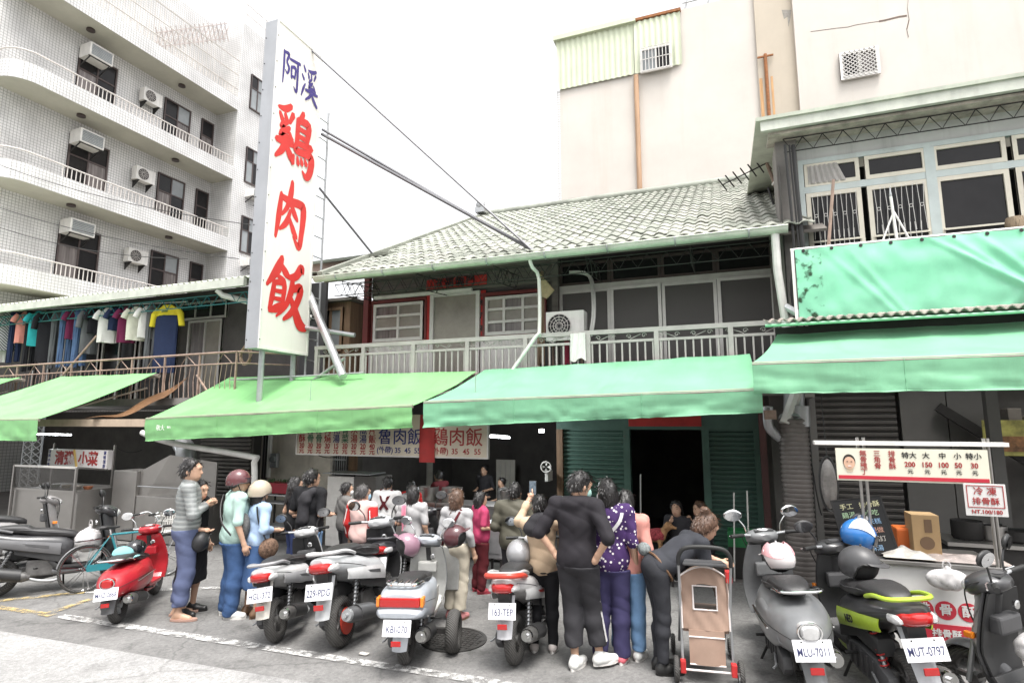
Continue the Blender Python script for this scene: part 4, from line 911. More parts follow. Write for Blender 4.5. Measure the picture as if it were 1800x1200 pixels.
BR = {
'肉': [[(18, 20, 5), (14, 55, 8), (7, 95, 4)], [(16, 25, 5), (45, 27, 7), (78, 25, 8), (90, 33, 10), (87, 75, 8), (80, 98, 7), (60, 84, 2)], [(50, -8, 5), (47, 14, 8), (38, 38, 6), (22, 55, 3)], [(45, 26, 4), (60, 44, 7), (72, 54, 4)], [(48, 42, 4), (38, 64, 7), (18, 80, 3)], [(46, 56, 4), (60, 74, 7), (72, 84, 4)]],
'飯': [[(34, -4, 5), (24, 16, 9), (0, 44, 3)], [(33, 8, 4), (44, 18, 7), (54, 24, 4)], [(24, 26, 3), (36, 30, 5), (44, 31, 3)], [(18, 36, 5), (14, 60, 6), (9, 80, 4)], [(18, 38, 4), (42, 36, 6), (40, 64, 5)], [(19, 50, 3), (40, 49, 4)], [(17, 62, 3), (40, 61, 4)], [(8, 82, 3), (28, 75, 7), (46, 66, 4)],
      [(52, 24, 4), (70, 19, 7), (84, 4, 8), (90, 10, 3)], [(63, 20, 5), (60, 45, 7), (47, 70, 5), (26, 88, 2)], [(60, 42, 5), (84, 36, 8), (78, 58, 7), (62, 78, 6), (44, 90, 3)], [(58, 52, 4), (72, 72, 8), (86, 92, 10), (104, 98, 5)]],
'鷄': [[(36, -2, 5), (20, 9, 6), (2, 12, 3)], [(6, 20, 4), (14, 30, 6)], [(20, 17, 4), (26, 28, 6)], [(42, 10, 6), (33, 27, 4)], [(28, 28, 4), (12, 41, 6), (30, 43, 5)], [(34, 36, 4), (10, 55, 6), (42, 52, 5)], [(34, 44, 4), (42, 58, 6)], [(0, 66, 5), (24, 63, 7), (46, 61, 4)], [(26, 54, 5), (18, 76, 7), (0, 94, 3)], [(24, 66, 4), (38, 80, 8), (46, 90, 4)],
      [(70, -4, 5), (62, 11, 6)], [(56, 12, 6), (55, 54, 6)], [(56, 14, 5), (86, 12, 8), (83, 42, 6)], [(57, 27, 4), (82, 26, 5)], [(57, 40, 4), (82, 39, 5)], [(54, 53, 5), (97, 49, 7)], [(54, 54, 5), (53, 66, 6), (90, 63, 7), (99, 69, 9), (95, 92, 8), (85, 102, 6), (74, 95, 2)], [(48, 76, 3), (45, 90, 6)], [(58, 76, 3), (61, 87, 5)], [(68, 75, 3), (72, 84, 5)], [(79, 73, 3), (84, 81, 5)]],
'阿': [[(10, 6, 5), (11, 50, 6), (9, 98, 3)], [(10, 10, 4), (36, 8, 6), (26, 32, 5), (39, 46, 6), (31, 64, 4), (19, 58, 2)], [(42, 18, 4), (70, 15, 5), (100, 11, 5)], [(52, 36, 5), (54, 68, 5)], [(52, 37, 4), (75, 34, 6), (72, 64, 4)], [(54, 63, 4), (72, 60, 4)], [(87, 16, 6), (87, 86, 6), (80, 97, 5), (69, 88, 2)]],
'溪': [[(10, 8, 4), (22, 20, 6)], [(2, 36, 4), (15, 46, 6)], [(2, 96, 3), (12, 74, 6), (24, 56, 3)], [(88, 0, 5), (62, 10, 6), (38, 12, 3)], [(38, 20, 4), (45, 32, 6)], [(58, 18, 4), (61, 30, 5)], [(86, 12, 5), (76, 29, 4)], [(62, 30, 4), (46, 45, 5), (64, 47, 5)], [(68, 40, 4), (44, 59, 5), (82, 56, 5)], [(74, 46, 4), (87, 62, 6)], [(26, 72, 4), (62, 69, 6), (102, 66, 4)], [(64, 58, 5), (55, 81, 6), (27, 100, 3)], [(62, 72, 4), (80, 88, 7), (102, 100, 5)]]}
def brush_char(ch, O, U, V, n, mat, parent, wk=1.0):
 O, U, V, n = Vector(O), Vector(U), Vector(V), Vector(n); mb = MB()
 for si, st in enumerate(BR[ch]):
  pp = smooth_path([(p[0], p[1], p[2]) for p in st], 5); L_, R_ = [], []
  m = len(pp)
  for i, p in enumerate(pp):
   d = pp[min(i + 1, m - 1)] - pp[max(i - 1, 0)]; d = Vector((d.x, d.y)).normalized(); nn = Vector((-d.y, d.x)); w = p.z * wk
   L_.append(Vector((p.x, p.y)) + nn * w); R_.append(Vector((p.x, p.y)) - nn * w)
  d0 = (pp[0] - pp[1]); d0 = Vector((d0.x, d0.y)).normalized(); d1 = (pp[-1] - pp[-2]); d1 = Vector((d1.x, d1.y)).normalized()
  c0 = Vector((pp[0].x, pp[0].y)) + d0 * pp[0].z * wk * .8; c1 = Vector((pp[-1].x, pp[-1].y)) + d1 * pp[-1].z * wk * .9
  h = .0035 + .0006 * si
  to3 = lambda q: O + U * (q.x / 100) + V * (q.y / 100) + n * h
  b = len(mb.v); mb.v += [tuple(to3(q)) for q in L_ + R_ + [c0, c1]]
  for i in range(m - 1): mb.f.append((b + i, b + i + 1, b + m + i + 1, b + m + i))
  mb.f.append((b, b + m, b + 2 * m)); mb.f.append((b + m - 1, b + 2 * m + 1, b + 2 * m - 1))
 return mb.build('sign_character', mat, parent)
M_sred = M('sign_red', (.60, .035, .03), .5, var=.12, scale=2); M_spur = M('sign_violet', (.05, .035, .20), .5, var=.15, scale=2)
def char_at(ch, l, t, r, b, mat, wk=1.0):
 pl_ = atX(l[0], l[1], XF); pr_ = atX(r[0], r[1], XF); zt_ = atX(t[0], t[1], XF).z; zb_ = atX(b[0], b[1], XF).z
 brush_char(ch, (XF, pl_.y, zt_), (0, pr_.y - pl_.y, 0), (0, 0, zb_ - zt_), (1, 0, 0), mat, sg, wk)
char_at('阿', (495, 120), (507, 90), (527, 130), (513, 158), M_spur, .95)
char_at('溪', (530, 140), (540, 115), (558, 150), (545, 182), M_spur, .95)
char_at('鷄', (485, 245), (516, 192), (549, 250), (519, 300), M_sred)
char_at('肉', (482, 375), (510, 326), (538, 380), (513, 432), M_sred)
char_at('飯', (468, 510), (500, 458), (537, 520), (505, 574), M_sred)
mb = MB(); yl = YFAR + .08
for dy in (0, .32): mb.tube([(XF - .1, yl + dy, zbot_s - .6), (XF - .1, yl + dy, ztop_s - 1.0)], .022, 6)
z = zbot_s - .5
while z < ztop_s - 1.0: mb.tube([(XF - .1, yl, z), (XF - .1, yl + .32, z)], .014, 5); z += .42
mb.build('ladder_frame', M_steel, sg)
mb = MB(); mb.tube([(XF - .12, YFAR + .1, at(555, 522, YFAR).z + .1), (at(616, 652, YFAR - .3).x, YFAR - .5, 2.95)], .075, 10); mb.build('brace', M_steel, sg, smooth=True)
mb = MB(); mb.tube([(XF - .15, YFAR - .1, zbot_s + .55), (XF + 1.0, YFAR + .1, zbot_s + .35)], .045, 8); mb.build('brace', M_steel, sg, smooth=True)
for (xx, yy) in ((XF - thick * .5, YN + .25), (XF - thick * .5, YFAR - .2)): MB().tube([(xx, yy, 2.3), (xx, yy, zbot_s + .002)], .05, 8).build('post', M_steel, sg, smooth=True)
def slope_pt(x_, y_):   # photo point on the front roof slope
 d = ray(x_, y_); o = cam.location; nrm = Vector((0, -slope.z, slope.y)).normalized(); p0 = Vector((0, YE, ZE)); t = (p0 - o).dot(nrm) / d.dot(nrm); return o + d * t
for (a_, b_, r_) in (((XF - .05, YFAR - .3, ztop_s), slope_pt(940, 444), .022), (atX(567, 228, XF), slope_pt(935, 440), .028), (atX(566, 236, XF), slope_pt(944, 443), .035), (atX(561, 330, XF), slope_pt(655, 455) + Vector((0, 0, .1)), .024)):
 MB().tube([a_, b_], r_, 6).build('stay', M('stay_grey', (.14, .14, .15), .5, .4), sg, smooth=True)
mb = MB(); mb.tube([at(405, 668, YAB - .1), at(640, 655, YAB - .25)], .02, 6); mb.tube([at(520, 690, YAB - .2), (XF + .9, YAB, zbot_s - .1)], .03, 6); mb.build('strut', M_steel, sg)
# ==== MENU BOARD with red ribbon
YM = 7.75
m0, m1 = at(522, 797, YM), at(856, 803, YM); zb = (m0.z + m1.z) / 2; ztm = zb + .62
mn = empty('menu_board', ((m0.x + m1.x) / 2, YM, zb), label='long cream menu board with painted prices hanging under the awnings', cat='menu board')
M_board = M('menu_cream', (.62, .55, .44), .6, var=.12, scale=3, streak=.25)
MB().box((m0.x, YM, zb), (m1.x, YM + .03, ztm)).build('panel', M_board, mn)
fb = MB(); t = .022
fb.box((m0.x - t, YM - .012, zb - t), (m1.x + t, YM + .04, zb)); fb.box((m0.x - t, YM - .012, zb + .0), (m0.x, YM + .04, ztm)); fb.box((m1.x, YM - .012, zb), (m1.x + t, YM + .04, ztm)); fb.build('frame', M_alu, mn)
for x in (m0.x + .2, m1.x - .2): MB().tube([(x, YM + .02, ztm), (x, YM + .02, Z2 + .1)], .008, 5).build('hanger', M_steel, mn)
M_navy, M_dred, M_dgreen = M('paint_navy', (.02, .03, .16), .6, var=.1), M('paint_red', (.33, .03, .03), .6, var=.1), M('paint_green', (.02, .13, .07), .6, var=.1)
cols = [('排骨酥', '30', M_dred), ('豆干排骨', '30', M_dgreen), ('苦瓜排骨', '30', M_dgreen), ('下水肉燒', '30', M_dred), ('蛋花湯', '15', M_navy), ('燙青菜', '30', M_dgreen), ('下水湯', '30', M_dred), ('苦瓜湯', '20', M_navy), ('鷄片飯', '40', M_dred)]
xw_ = at(523, 790, YM).x; cw = (at(662, 790, YM).x - xw_) / 9
for k, (s, pr, m_) in enumerate(cols):
 cx = xw_ + (k + .5) * cw
 for j, ch in enumerate(s[::-1]): text(ch, cw * .82, m_, (cx, YM - .004, zb + .235 + j * cw * .80), (1, 0, 0), (0, 0, 1), 'lettering', mn, bold=.012, extrude=.001)
 text(pr, cw * .62, M_dred, (cx, YM - .004, zb + .128), (1, 0, 0), (0, 0, 1), 'price', mn, bold=.02, extrude=.001)
 text('元', cw * .62, M_dred, (cx, YM - .004, zb + .045), (1, 0, 0), (0, 0, 1), 'price', mn, bold=.02, extrude=.001)
for (c0, c1, s, m_) in ((664, 743, '魯肉飯', M_navy), (758, 850, '鷄肉飯', M_dred)):
 xa_, xb_ = at(c0, 775, YM).x, at(c1, 775, YM).x
 text(s, (xb_ - xa_) / 3.05, m_, ((xa_ + xb_) / 2, YM - .004, zb + .27), (1, 0, 0), (0, 0, 1), 'lettering', mn, bold=.008, extrude=.001)
 for t_, f_ in (('(外帶)', .17), ('35', .46), ('45', .68), ('55', .89)): text(t_, .112, m_, (xa_ + (xb_ - xa_) * f_, YM - .004, zb + .075), (1, 0, 0), (0, 0, 1), 'price', mn, bold=.015, extrude=.001)
ra_, rb_ = at(737, 812, YM - .03), at(764, 812, YM - .03)
mb = MB(); mb.grid(lambda u, v: Vector((ra_.x + (rb_.x - ra_.x) * u, YM - .03 - .01 * math.sin(u * 6 + v * 3), ra_.z + (ztm - ra_.z) * v)), 6, 10)
tag(mb.build('red_ribbon', M('red_cloth', (.26, .02, .018), .8, var=.2, scale=6), smooth=True, solid=.003), 'dark red cloth strip hanging in front of the menu board', 'ribbon')
# ==== SCOOTERS (local frame: forward +Y, right +X)
def loft(mb, secs, n=20, cap=True):
 rings = []
 for s in secs:
  y, z, w, h = s[:4]; e = s[4] if len(s) > 4 else 2.4; ring = []
  for k in range(n):
   a = 2 * math.pi * k / n; c, q = math.cos(a), math.sin(a)
   ring.append(Vector((w * math.copysign(abs(c) ** (2 / e), c), y, z + h * math.copysign(abs(q) ** (2 / e), q))))
  rings.append(ring)
 return mb.rings(rings, cap)
def dense(secs, k=3):
 P = [list(s) + [2.4] * (5 - len(s)) for s in secs]; out = []
 for i in range(len(P) - 1):
  p0, p1, p2, p3 = P[max(i - 1, 0)], P[i], P[i + 1], P[min(i + 2, len(P) - 1)]
  for j in range(k):
   t = j / k; out.append([.5 * (2 * b + (c - a) * t + (2 * a - 5 * b + 4 * c - d) * t * t + (3 * b - a - 3 * c + d) * t ** 3) for a, b, c, d in zip(p0, p1, p2, p3)])
 out.append(P[-1]); return [[o[0], o[1], max(o[2], .004), max(o[3], .004), o[4]] for o in out]
def paint(name, col, rough=.34, var=.16): return M(name, col, rough, var=var, scale=7, coat=.3, spec=.5, streak=.18, streak_col=(.16, .14, .12), sscale=(4, 4, 1.2))
M_tyre = wave_mat('tyre_rubber', (.045, .043, .041), (.075, .072, .068), 22, 'DIAGONAL', .75, 0, .5)
M_blackpl = M('black_plastic', (.03, .03, .031), .5, var=.25, scale=8)
M_darkgrey = M('dark_grey_plastic', (.075, .075, .078), .5, var=.2, scale=6)
M_engine = M('engine_alloy', (.20, .195, .19), .45, .7, var=.35, scale=9, bump=.3)
M_chrome = M('chrome', (.75, .75, .75), .12, 1.0, var=.08)
M_mirror = M('mirror_glass', (.85, .86, .88), .04, 1.0, var=0)
M_seat = M('seat_vinyl', (.03, .029, .03), .45, var=.2, scale=10, bump=.25, bscale=150)
M_taillight = M('red_lens', (.42, .012, .012), .12, var=.15, coat=.6); M_orange = M('orange_lens', (.75, .22, .02), .15, var=.1, coat=.5); M_clear = M('clear_lens', (.6, .6, .6), .1, .3, var=.2, scale=12)
M_plate = M('plate_white', (.80, .80, .82), .4, var=.06); M_platetxt = M('plate_ink', (.03, .035, .10), .5, var=0)
M_spring = M('spring_steel', (.10, .10, .10), .4, .6, var=.1)
M_spring_r = M('red_spring', (.45, .03, .03), .4, .2, var=.1)
def wheel(mb_t, mb_r, y, R_=.225, w=.055, rim=.15, x=0.0, spokes=5):
 prof = []
 for k in range(12):
  a = math.pi * 2 * k / 12; prof.append((R_ - .05 + .05 * math.cos(a), w * math.sin(a) * (1 if abs(math.cos(a)) < .95 else 1)))
 rings = []
 n = 32
 for k in range(n):
  t = 2 * math.pi * k / n; rings.append([Vector((x + h, y + r * math.cos(t), R_ + r * math.sin(t))) for r, h in prof])
 mb_t.rings(rings, cap=False, closed=True)
 mb_r.lathe([(rim + .03, -.035), (rim + .03, .035), (rim, .03), (rim, -.03)], (x, y, R_), 'X', 28, cap=False)
 mb_r.lathe([(.001, -.04), (.045, -.04), (.045, .04), (.001, .04)], (x, y, R_), 'X', 14)
 for k in range(spokes):
  t = 2 * math.pi * k / spokes; d = Vector((0, math.cos(t), math.sin(t))); mb_r.bar(Vector((x, y, R_)) + d * .04, Vector((x, y, R_)) + d * rim, .03, .032, up=(1, 0, 0))
PL_N = [0]
def scooter(name, label, pos, theta, lean=0.0, s=1.0, col=(.5, .5, .5), col2=None, style='sport', plate='', trim=None, rack=False, tail_h=.74, muffler=M_engine, light='single', mirrors=True, group='scooters parked along the kerb', steer=0.0, seat_mat=None, decal=M_darkgrey):
 mw = Matrix.Translation(Vector(pos)) @ Matrix.Rotation(theta, 4, 'Z') @ Matrix.Rotation(lean, 4, 'Y') @ Matrix.Scale(s, 4)
 root = empty(name, label=label, cat='scooter', group=group, mw=mw)
 B = lambda mb, nm, mat, par=root, **k: mb.build(nm, mat, par, True, **k)
 mp = paint('%s_paint_%d' % (name, len(MATS)), col); mt = paint('%s_trim_%d' % (name, len(MATS)), col2 or tuple(c * .8 for c in col)); seat_mat = seat_mat or M_seat
 ry, fy = -.60, .66; classic = style == 'classic'
 for y, nm in ((ry, 'rear_wheel'), (fy, 'front_wheel')):
  t, r = MB(), MB(); wheel(t, r, y); w = B(r, nm, M_engine if not classic else M_steel, smooth=True); B(t, 'tyre', M_tyre, w, smooth=True)
 e = MB(); e.box((-.06, -.32, .20), (.10, .05, .40)); e.bar((-.09, -.1, .27), (-.09, ry, .24), .07, .14); B(e, 'engine', M_engine, bevel=.02)
 c = MB(); prof = [(.02, .17), (.05, .28), (-.02, .36), (-.22, .37), (-.50, .35), (-.68, .30), (-.70, .22), (-.62, .15), (-.40, .15), (-.15, .14)]
 c.prism(prof, 'X', -.17, -.10); cc = B(c, 'belt_case', M_darkgrey, bevel=.018, smooth=True)
 rb = MB()
 for k in range(5): rb.bar((-.176, -.05 - k * .1, .18), (-.176, -.09 - k * .1, .34), .012, .02)
 B(rb, 'case_ribs', M_darkgrey, cc)
 a = MB(); loft(a, dense([(.02, .44, .05, .05, 4), (-.1, .47, .07, .07, 4), (-.45, .46, .075, .075, 4), (-.55, .45, .06, .06, 4)])); a.v = [(x - .09, y, z) for x, y, z in a.v]; B(a, 'air_cleaner', M_blackpl, smooth=True)
 m = MB(); m.tube(smooth_path([(.06, .02, .22), (.12, .0, .14), (.16, -.15, .15), (.17, -.3, .20)], 4), .018, 8); B(m, 'exhaust_pipe', M_steel, smooth=True)
 m = MB(); pts = [(.165, -.26, .205), (.17, -.32, .215), (.175, -.5, .255), (.175, -.72, .305), (.175, -.78, .318)]; m.tube(pts, [.035, .06, .07, .07, .055], 16); mf = B(m, 'muffler', muffler, smooth=True, angle=50)
 m = MB(); m.tube([(.175, -.772, .316), (.175, -.80, .322)], [.058, .05], 14); m.tube([(.175, -.79, .32), (.175, -.835, .33)], .022, 10); B(m, 'muffler_tip', M_chrome if muffler is M_engine else M_steel, mf, smooth=True)
 m = MB(); m.grid(lambda u, v: Vector((.175 + .078 * math.cos(R(-50 + 150 * v)), -.34 - .3 * u, .228 + .068 * u + .078 * math.sin(R(-50 + 150 * v)))), 6, 8); B(m, 'heat_shield', M_blackpl if muffler is M_engine else M_darkgrey, mf, smooth=True, solid=.006)
 for sx in (-.13, .13):
  sh = MB(); p0, p1 = Vector((sx, ry + .0, .24)), Vector((sx * .95, ry + .14, .56)); sh.tube([p0, p1], .014, 8); so = B(sh, 'shock_absorber', M_steel, smooth=True)
  cp = []
  for k in range(56):
   t = k / 55; q = p0.lerp(p1, .25 + .7 * t); cp.append(q + Vector((.028 * math.cos(t * 14 * math.pi), .028 * math.sin(t * 14 * math.pi), 0)))
  B(MB().tube(cp, .006, 5), 'spring', M_spring_r if name == 'lime_scooter' else M_spring, so)
 if classic:
  secs = [(.12, .50, .10, .13, 3), (.05, .50, .15, .17, 2.6), (-.15, .50, .20, .185, 2.4), (-.40, .50, .215, .18, 2.3), (-.62, .50, .20, .165, 2.3), (-.78, .49, .155, .14, 2.2), (-.88, .47, .09, .10, 2.1), (-.91, .46, .03, .04, 2)]
 elif style == 'box':
  secs = [(.10, .46, .13, .14, 4), (.0, .50, .17, .17, 4), (-.3, .52, .20, .17, 3.6), (-.6, .59, .21, .17, 3.4), (-.80, .63, .20, .14, 3.2), (-.91, .65, .17, .10, 3), (-.935, .66, .13, .07, 3)]
 else:
  th = tail_h
  secs = [(.14, .44, .12, .14, 3), (.05, .49, .15, .16, 3), (-.15, .55, .16, .14, 2.8), (-.40, th - .12, .165, .115, 2.8), (-.65, th - .04, .15, .085, 2.7), (-.83, th + .01, .11, .06, 2.6), (-.92, th + .035, .05, .03, 2.5)]
 secs = [(q[0], q[1], q[2] * 1.14, q[3] * 1.08, q[4]) for q in secs]; b = MB(); loft(b, dense(secs), 26); body = B(b, 'body', mp, smooth=True, angle=60)
 if style == 'sport':
  for sx in (-1, 1):
   pn = MB(); pn.grid(lambda u, v: Vector((sx * (.194 - .055 * max(0, u - .55) + .012 * math.sin(math.pi * v)), .02 - u * .72, .44 + u * .17 + v * (.14 - .05 * u))), 12, 5)
   B(pn, 'side_panel', mt, body, smooth=True, solid=.008)
   pn = MB(); pn.grid(lambda u, v: Vector((sx * (.2085 - .055 * max(0, u * .6 - .3)), -.10 - u * .40, .525 + u * .10 + v * .035 * (1 - u * .7))), 10, 2); name != 'lime_scooter' and B(pn, 'decal', decal, body, smooth=True, solid=.002)
   pn = MB(); pn.grid(lambda u, v: Vector((sx * (.186 - .03 * u), .06 - u * .5, .34 + u * .15 + v * .10 * (1 - .5 * u))), 10, 3); B(pn, 'lower_panel', M_blackpl, body, smooth=True, solid=.008)
 elif classic:
  for sx in (-1, 1):
   pn = MB(); loft(pn, dense([(.02, .47, .02, .05), (-.1, .47, .055, .12), (-.35, .48, .07, .155), (-.6, .48, .055, .13), (-.75, .47, .015, .05)])); pn.v = [(x + sx * .175, y, z) for x, y, z in pn.v]; B(pn, 'side_bulge', mt, body, smooth=True)
   B(MB().tube([(sx * .243, -.08, .50), (sx * .248, -.35, .50), (sx * .235, -.62, .49)], .008, 5), 'trim_strip', M_chrome, body)
 else:
  for sx in (-1, 1): B(MB().box((sx * .2, -.62, .44), (sx * .212, -.02, .60)), 'side_panel', mt, body, bevel=.02)
 for sx in (-1, 1):
  i0 = 1 if style == 'sport' else 2; P_ = dense(secs)
  B(MB().tube([(sx * q[2] * .992, q[0], q[1] + q[3] * .08) for q in P_[i0 * 3:-3]], .0035, 4), 'panel_seam', M_black, body)
  B(MB().tube([(sx * .16, -.20, .30), (sx * .27, -.22, .31)], .012, 6), 'foot_peg', M_black)
  B(MB().box((sx * .165, .50, .58), (sx * .20, .56, .62)), 'front_indicator', M_orange, bevel=.008)
 B(MB().tube([(-.18, -.45, .25), (-.21, -.62, .22), (-.235, -.64, .21)], .009, 6), 'kick_starter', M_steel)
 B(MB().tube(smooth_path([(.05, -.1, .42), (.11, -.25, .45), (.10, -.42, .38), (.12, -.58, .26)], 4), .007, 5), 'hose', M_black, smooth=True)
 st = tail_h if style == 'sport' else (.70 if classic else .70)
 sc_ = [(.20, st - .08, .06, .035, 2.6), (.12, st - .05, .11, .05, 2.8), (-.10, st - .01, .14, .06, 3), (-.28, st + .015, .145, .055, 3), (-.36, st + .05, .14, .06, 3), (-.55, st + .07, .125, .05, 3), (-.68, st + .07, .09, .035, 2.8), (-.72, st + .065, .05, .015, 2.5)]
 sb = MB(); loft(sb, dense(sc_), 22); seat = B(sb, 'seat', seat_mat, smooth=True)
 for sx in (-1, 1): B(MB().tube([(sx * .108, .12, st - .035), (sx * .146, -.1, st + .0), (sx * .146, -.36, st + .05), (sx * .09, -.68, st + .075)], .004, 4), 'seat_piping', M_darkgrey, seat)
 gz = st + .05
 g = MB(); g.tube(smooth_path([(.14, -.48, gz - .02), (.16, -.68, gz + .04), (.12, -.86, gz + .06), (-.12, -.86, gz + .06), (-.16, -.68, gz + .04), (-.14, -.48, gz - .02)], 5), .016 if not classic else .011, 8); B(g, 'grab_rail', (mt if style == 'sport' else M_chrome), smooth=True)
 if rack:
  for k in range(4): B(MB().tube([(-.10 + k * .066, -.62, gz + .05), (-.10 + k * .066, -.9, gz + .075)], .007, 6), 'rack_bar', M_chrome)
 if style == 'sport':
  tl = MB(); loft(tl, [(-.84, tail_h - .015, .118, .055, 3), (-.90, tail_h - .01, .105, .05, 3), (-.95, tail_h, .07, .035, 3), (-.965, tail_h, .03, .015, 3)], 18); B(tl, 'tail_light', M_taillight, smooth=True)
  for sx in (-1, 1):
   tl = MB(); loft(tl, [(-.80, tail_h - .02, .05, .035, 3), (-.88, tail_h - .02, .04, .03, 3), (-.91, tail_h - .02, .02, .012, 3)], 12); tl.v = [(x + sx * .10, y, z) for x, y, z in tl.v]; B(tl, 'turn_signal', M_clear if light == 'single' else M_orange, smooth=True)
 elif style == 'box':
  tl = MB(); tl.prism([(-.19, .625), (.19, .625), (.19, .71), (-.19, .71)], 'Y', -.955, -.86); B(tl, 'tail_light', M_taillight, bevel=.015)
  for sx in (-1, 1): B(MB().box((sx * .192, -.945, .625), (sx * .225, -.84, .71)), 'turn_signal', M_orange, bevel=.012)
  bp = MB(); loft(bp, [(-.66, .55, .235, .04, 4), (-.92, .57, .225, .045, 4), (-.98, .57, .19, .04, 4), (-1.0, .57, .17, .02, 4)], 18); B(bp, 'rear_bumper', mp, smooth=True)
 else:
  tl = MB(); loft(tl, [(-.86, .55, .075, .06, 3), (-.93, .55, .065, .052, 3), (-.95, .55, .05, .04, 3)], 16); B(tl, 'tail_light', M_clear if light == 'clear' else M_taillight, smooth=True)
  B(MB().tube([(.08 * math.cos(a_ * math.pi / 8), -.925, .55 + .064 * math.sin(a_ * math.pi / 8)) for a_ in range(16)], .008, 5, closed=True), 'tail_light_rim', M_chrome)
 pz, py = (.57, -.90) if style == 'sport' else ((.47, -1.0) if style == 'box' else (.44, -.92))
 tilt = Matrix.Rotation(R(-18), 3, 'X')
 fl = MB(); fl.grid(lambda u, v: Vector(((u - .5) * (.17 - .03 * v), -.80 - .14 * v + .03 * (2 * u - 1) ** 2, pz + .10 - v * .34)), 6, 8); B(fl, 'rear_fender', (mp if style != 'sport' else M_darkgrey) if not trim else trim, smooth=True, solid=.008)
 if style == 'sport': B(MB().box((-.06, -.86, pz - .0), (.06, -.70, tail_h - .03)), 'plate_bracket', M_blackpl, bevel=.01)
 W, H = .26, .14
 q = MB(); q.box((-W / 2, -.003, -H / 2), (W / 2, .003, H / 2)); ppos = Vector((0, py - .03, pz + .0)); q.v = [tuple(ppos + tilt @ Vector(v)) for v in q.v]; pl_ = B(q, 'licence_plate', M_plate, bevel=.002)
 if plate:
  o_ = ppos + tilt @ Vector((0, -.0045, -.012)); text(plate, .082 if len(plate) < 8 else .076, M_platetxt, o_, (1, 0, 0), tilt @ Vector((0, 0, 1)), 'plate_number', pl_, True, bold=.009, extrude=.0005, sx=.74 if len(plate) < 8 else .68)
  for sx in (-.07, .07): bo = MB().sphere((0, 0, 0), .006, 6, 4); p_ = ppos + tilt @ Vector((sx, -.004, .055)); bo.v = [tuple(Vector(v) + p_) for v in bo.v]; B(bo, 'bolt', M_dark, pl_)
 rf = MB().box((-.045, py - .06, pz - .15), (.045, py - .045, pz - .105)); B(rf, 'reflector', M_taillight, bevel=.004)
 f = MB(); f.prism([(-.02, .27), (.40, .25), (.46, .34), (.42, .36), (.38, .30), (.02, .31), (-.06, .40), (-.10, .36)], 'X', -.17, .17); B(f, 'floorboard', M_blackpl if style == 'sport' else mt, bevel=.015, smooth=True)
 bl = MB(); loft(bl, dense([(-.05, .24, .14, .05, 3), (.2, .23, .15, .045, 3), (.44, .27, .12, .05, 3)])); B(bl, 'belly_panel', mp if style != 'sport' else mt, smooth=True)
 wtop, wmid, wbot = (.15, .20, .14) if style == 'sport' else ((.15, .24, .20) if classic else (.17, .23, .18))
 def shield(u, v, back=0):
  uu = 2 * u - 1; w = (wbot * (1 - v) ** 2 + wmid * 2 * v * (1 - v) * 1.15 + wtop * v * v); y = .50 - .12 * (v - .35) * (1 if v > .35 else -.9) + .11 * (1 - uu * uu) * (1 if not back else .2)
  return Vector((uu * w, y - .02 * back + (.0 if not back else -.0), .28 + v * .62))
 ls = MB(); ls.grid(lambda u, v: shield(u, v), 14, 14); B(ls, 'leg_shield', mp, smooth=True, solid=.02)
 ib = MB(); ib.grid(lambda u, v: shield(u, v, 1) + Vector((0, -.01, 0)), 10, 12); inn = B(ib, 'inner_shield', M_blackpl if style == 'sport' else mt, smooth=True, solid=.012)
 B(MB().box((-.11, .36, .62), (.11, .45, .74)), 'glove_box', M_darkgrey if style == 'sport' else mt, inn, bevel=.02)
 B(MB().lathe([(.03, 0), (.03, -.02), (.018, -.024)], (.07, .37, .80), 'Y', 12), 'ignition_lock', M_chrome, inn)
 ff = MB(); ff.grid(lambda u, v: Vector(((2 * v - 1) * .075, fy + (.262 - .02 * (2 * v - 1) ** 2) * math.cos(R(25 + 140 * u)), .225 + (.262 - .03 * (2 * v - 1) ** 2) * math.sin(R(25 + 140 * u)))), 16, 6); B(ff, 'front_fender', mp, smooth=True, solid=.008)
 for sx in (-.075, .075): B(MB().tube([(sx, fy, .225), (sx * .9, fy - .10, .62)], .018, 8), 'fork', M_steel, smooth=True)
 hz = .95 if style != 'sport' else .93
 S = Matrix.Translation((0, .42, hz)) @ Matrix.Rotation(steer, 4, 'Z')
 def H(mb, nm, mat, par=root, **k): mb.v = [tuple(S @ Vector(v)) for v in mb.v]; return B(mb, nm, mat, par, **k)
 hc = MB(); loft(hc, dense([(-.09, .02, .05, .025, 2.6), (-.05, .02, .12, .05, 2.6), (.04, .01, .15, .075, 2.5), (.13, -.02, .11, .07, 2.4), (.18, -.03, .05, .035, 2.2)]), 20); hd = H(hc, 'handlebar_cover', mp, smooth=True)
 st_ = MB(); st_.tube([(0, .02, -.05), (0, .05, -.2)], .05, 10); H(st_, 'steering_column', M_blackpl, smooth=True)
 hl = MB(); loft(hl, [(.10, -.025, .10, .062, 2.2), (.17, -.03, .075, .05, 2.2), (.195, -.03, .03, .02, 2)], 16); H(hl, 'headlight', M_clear, hd, smooth=True)
 da = MB(); da.prism([(-.09, -.055), (.09, -.055), (.08, .03), (-.08, .03)], 'Z', .066, .078); H(da, 'dashboard', M_blackpl, hd, bevel=.01)
 B_ = MB().lathe([(.001, 0), (.045, 0), (.045, .008), (.038, .008)], (0, -.01, .076), 'Z', 16); H(B_, 'speedometer', M_plate if classic else M_darkgrey, hd)
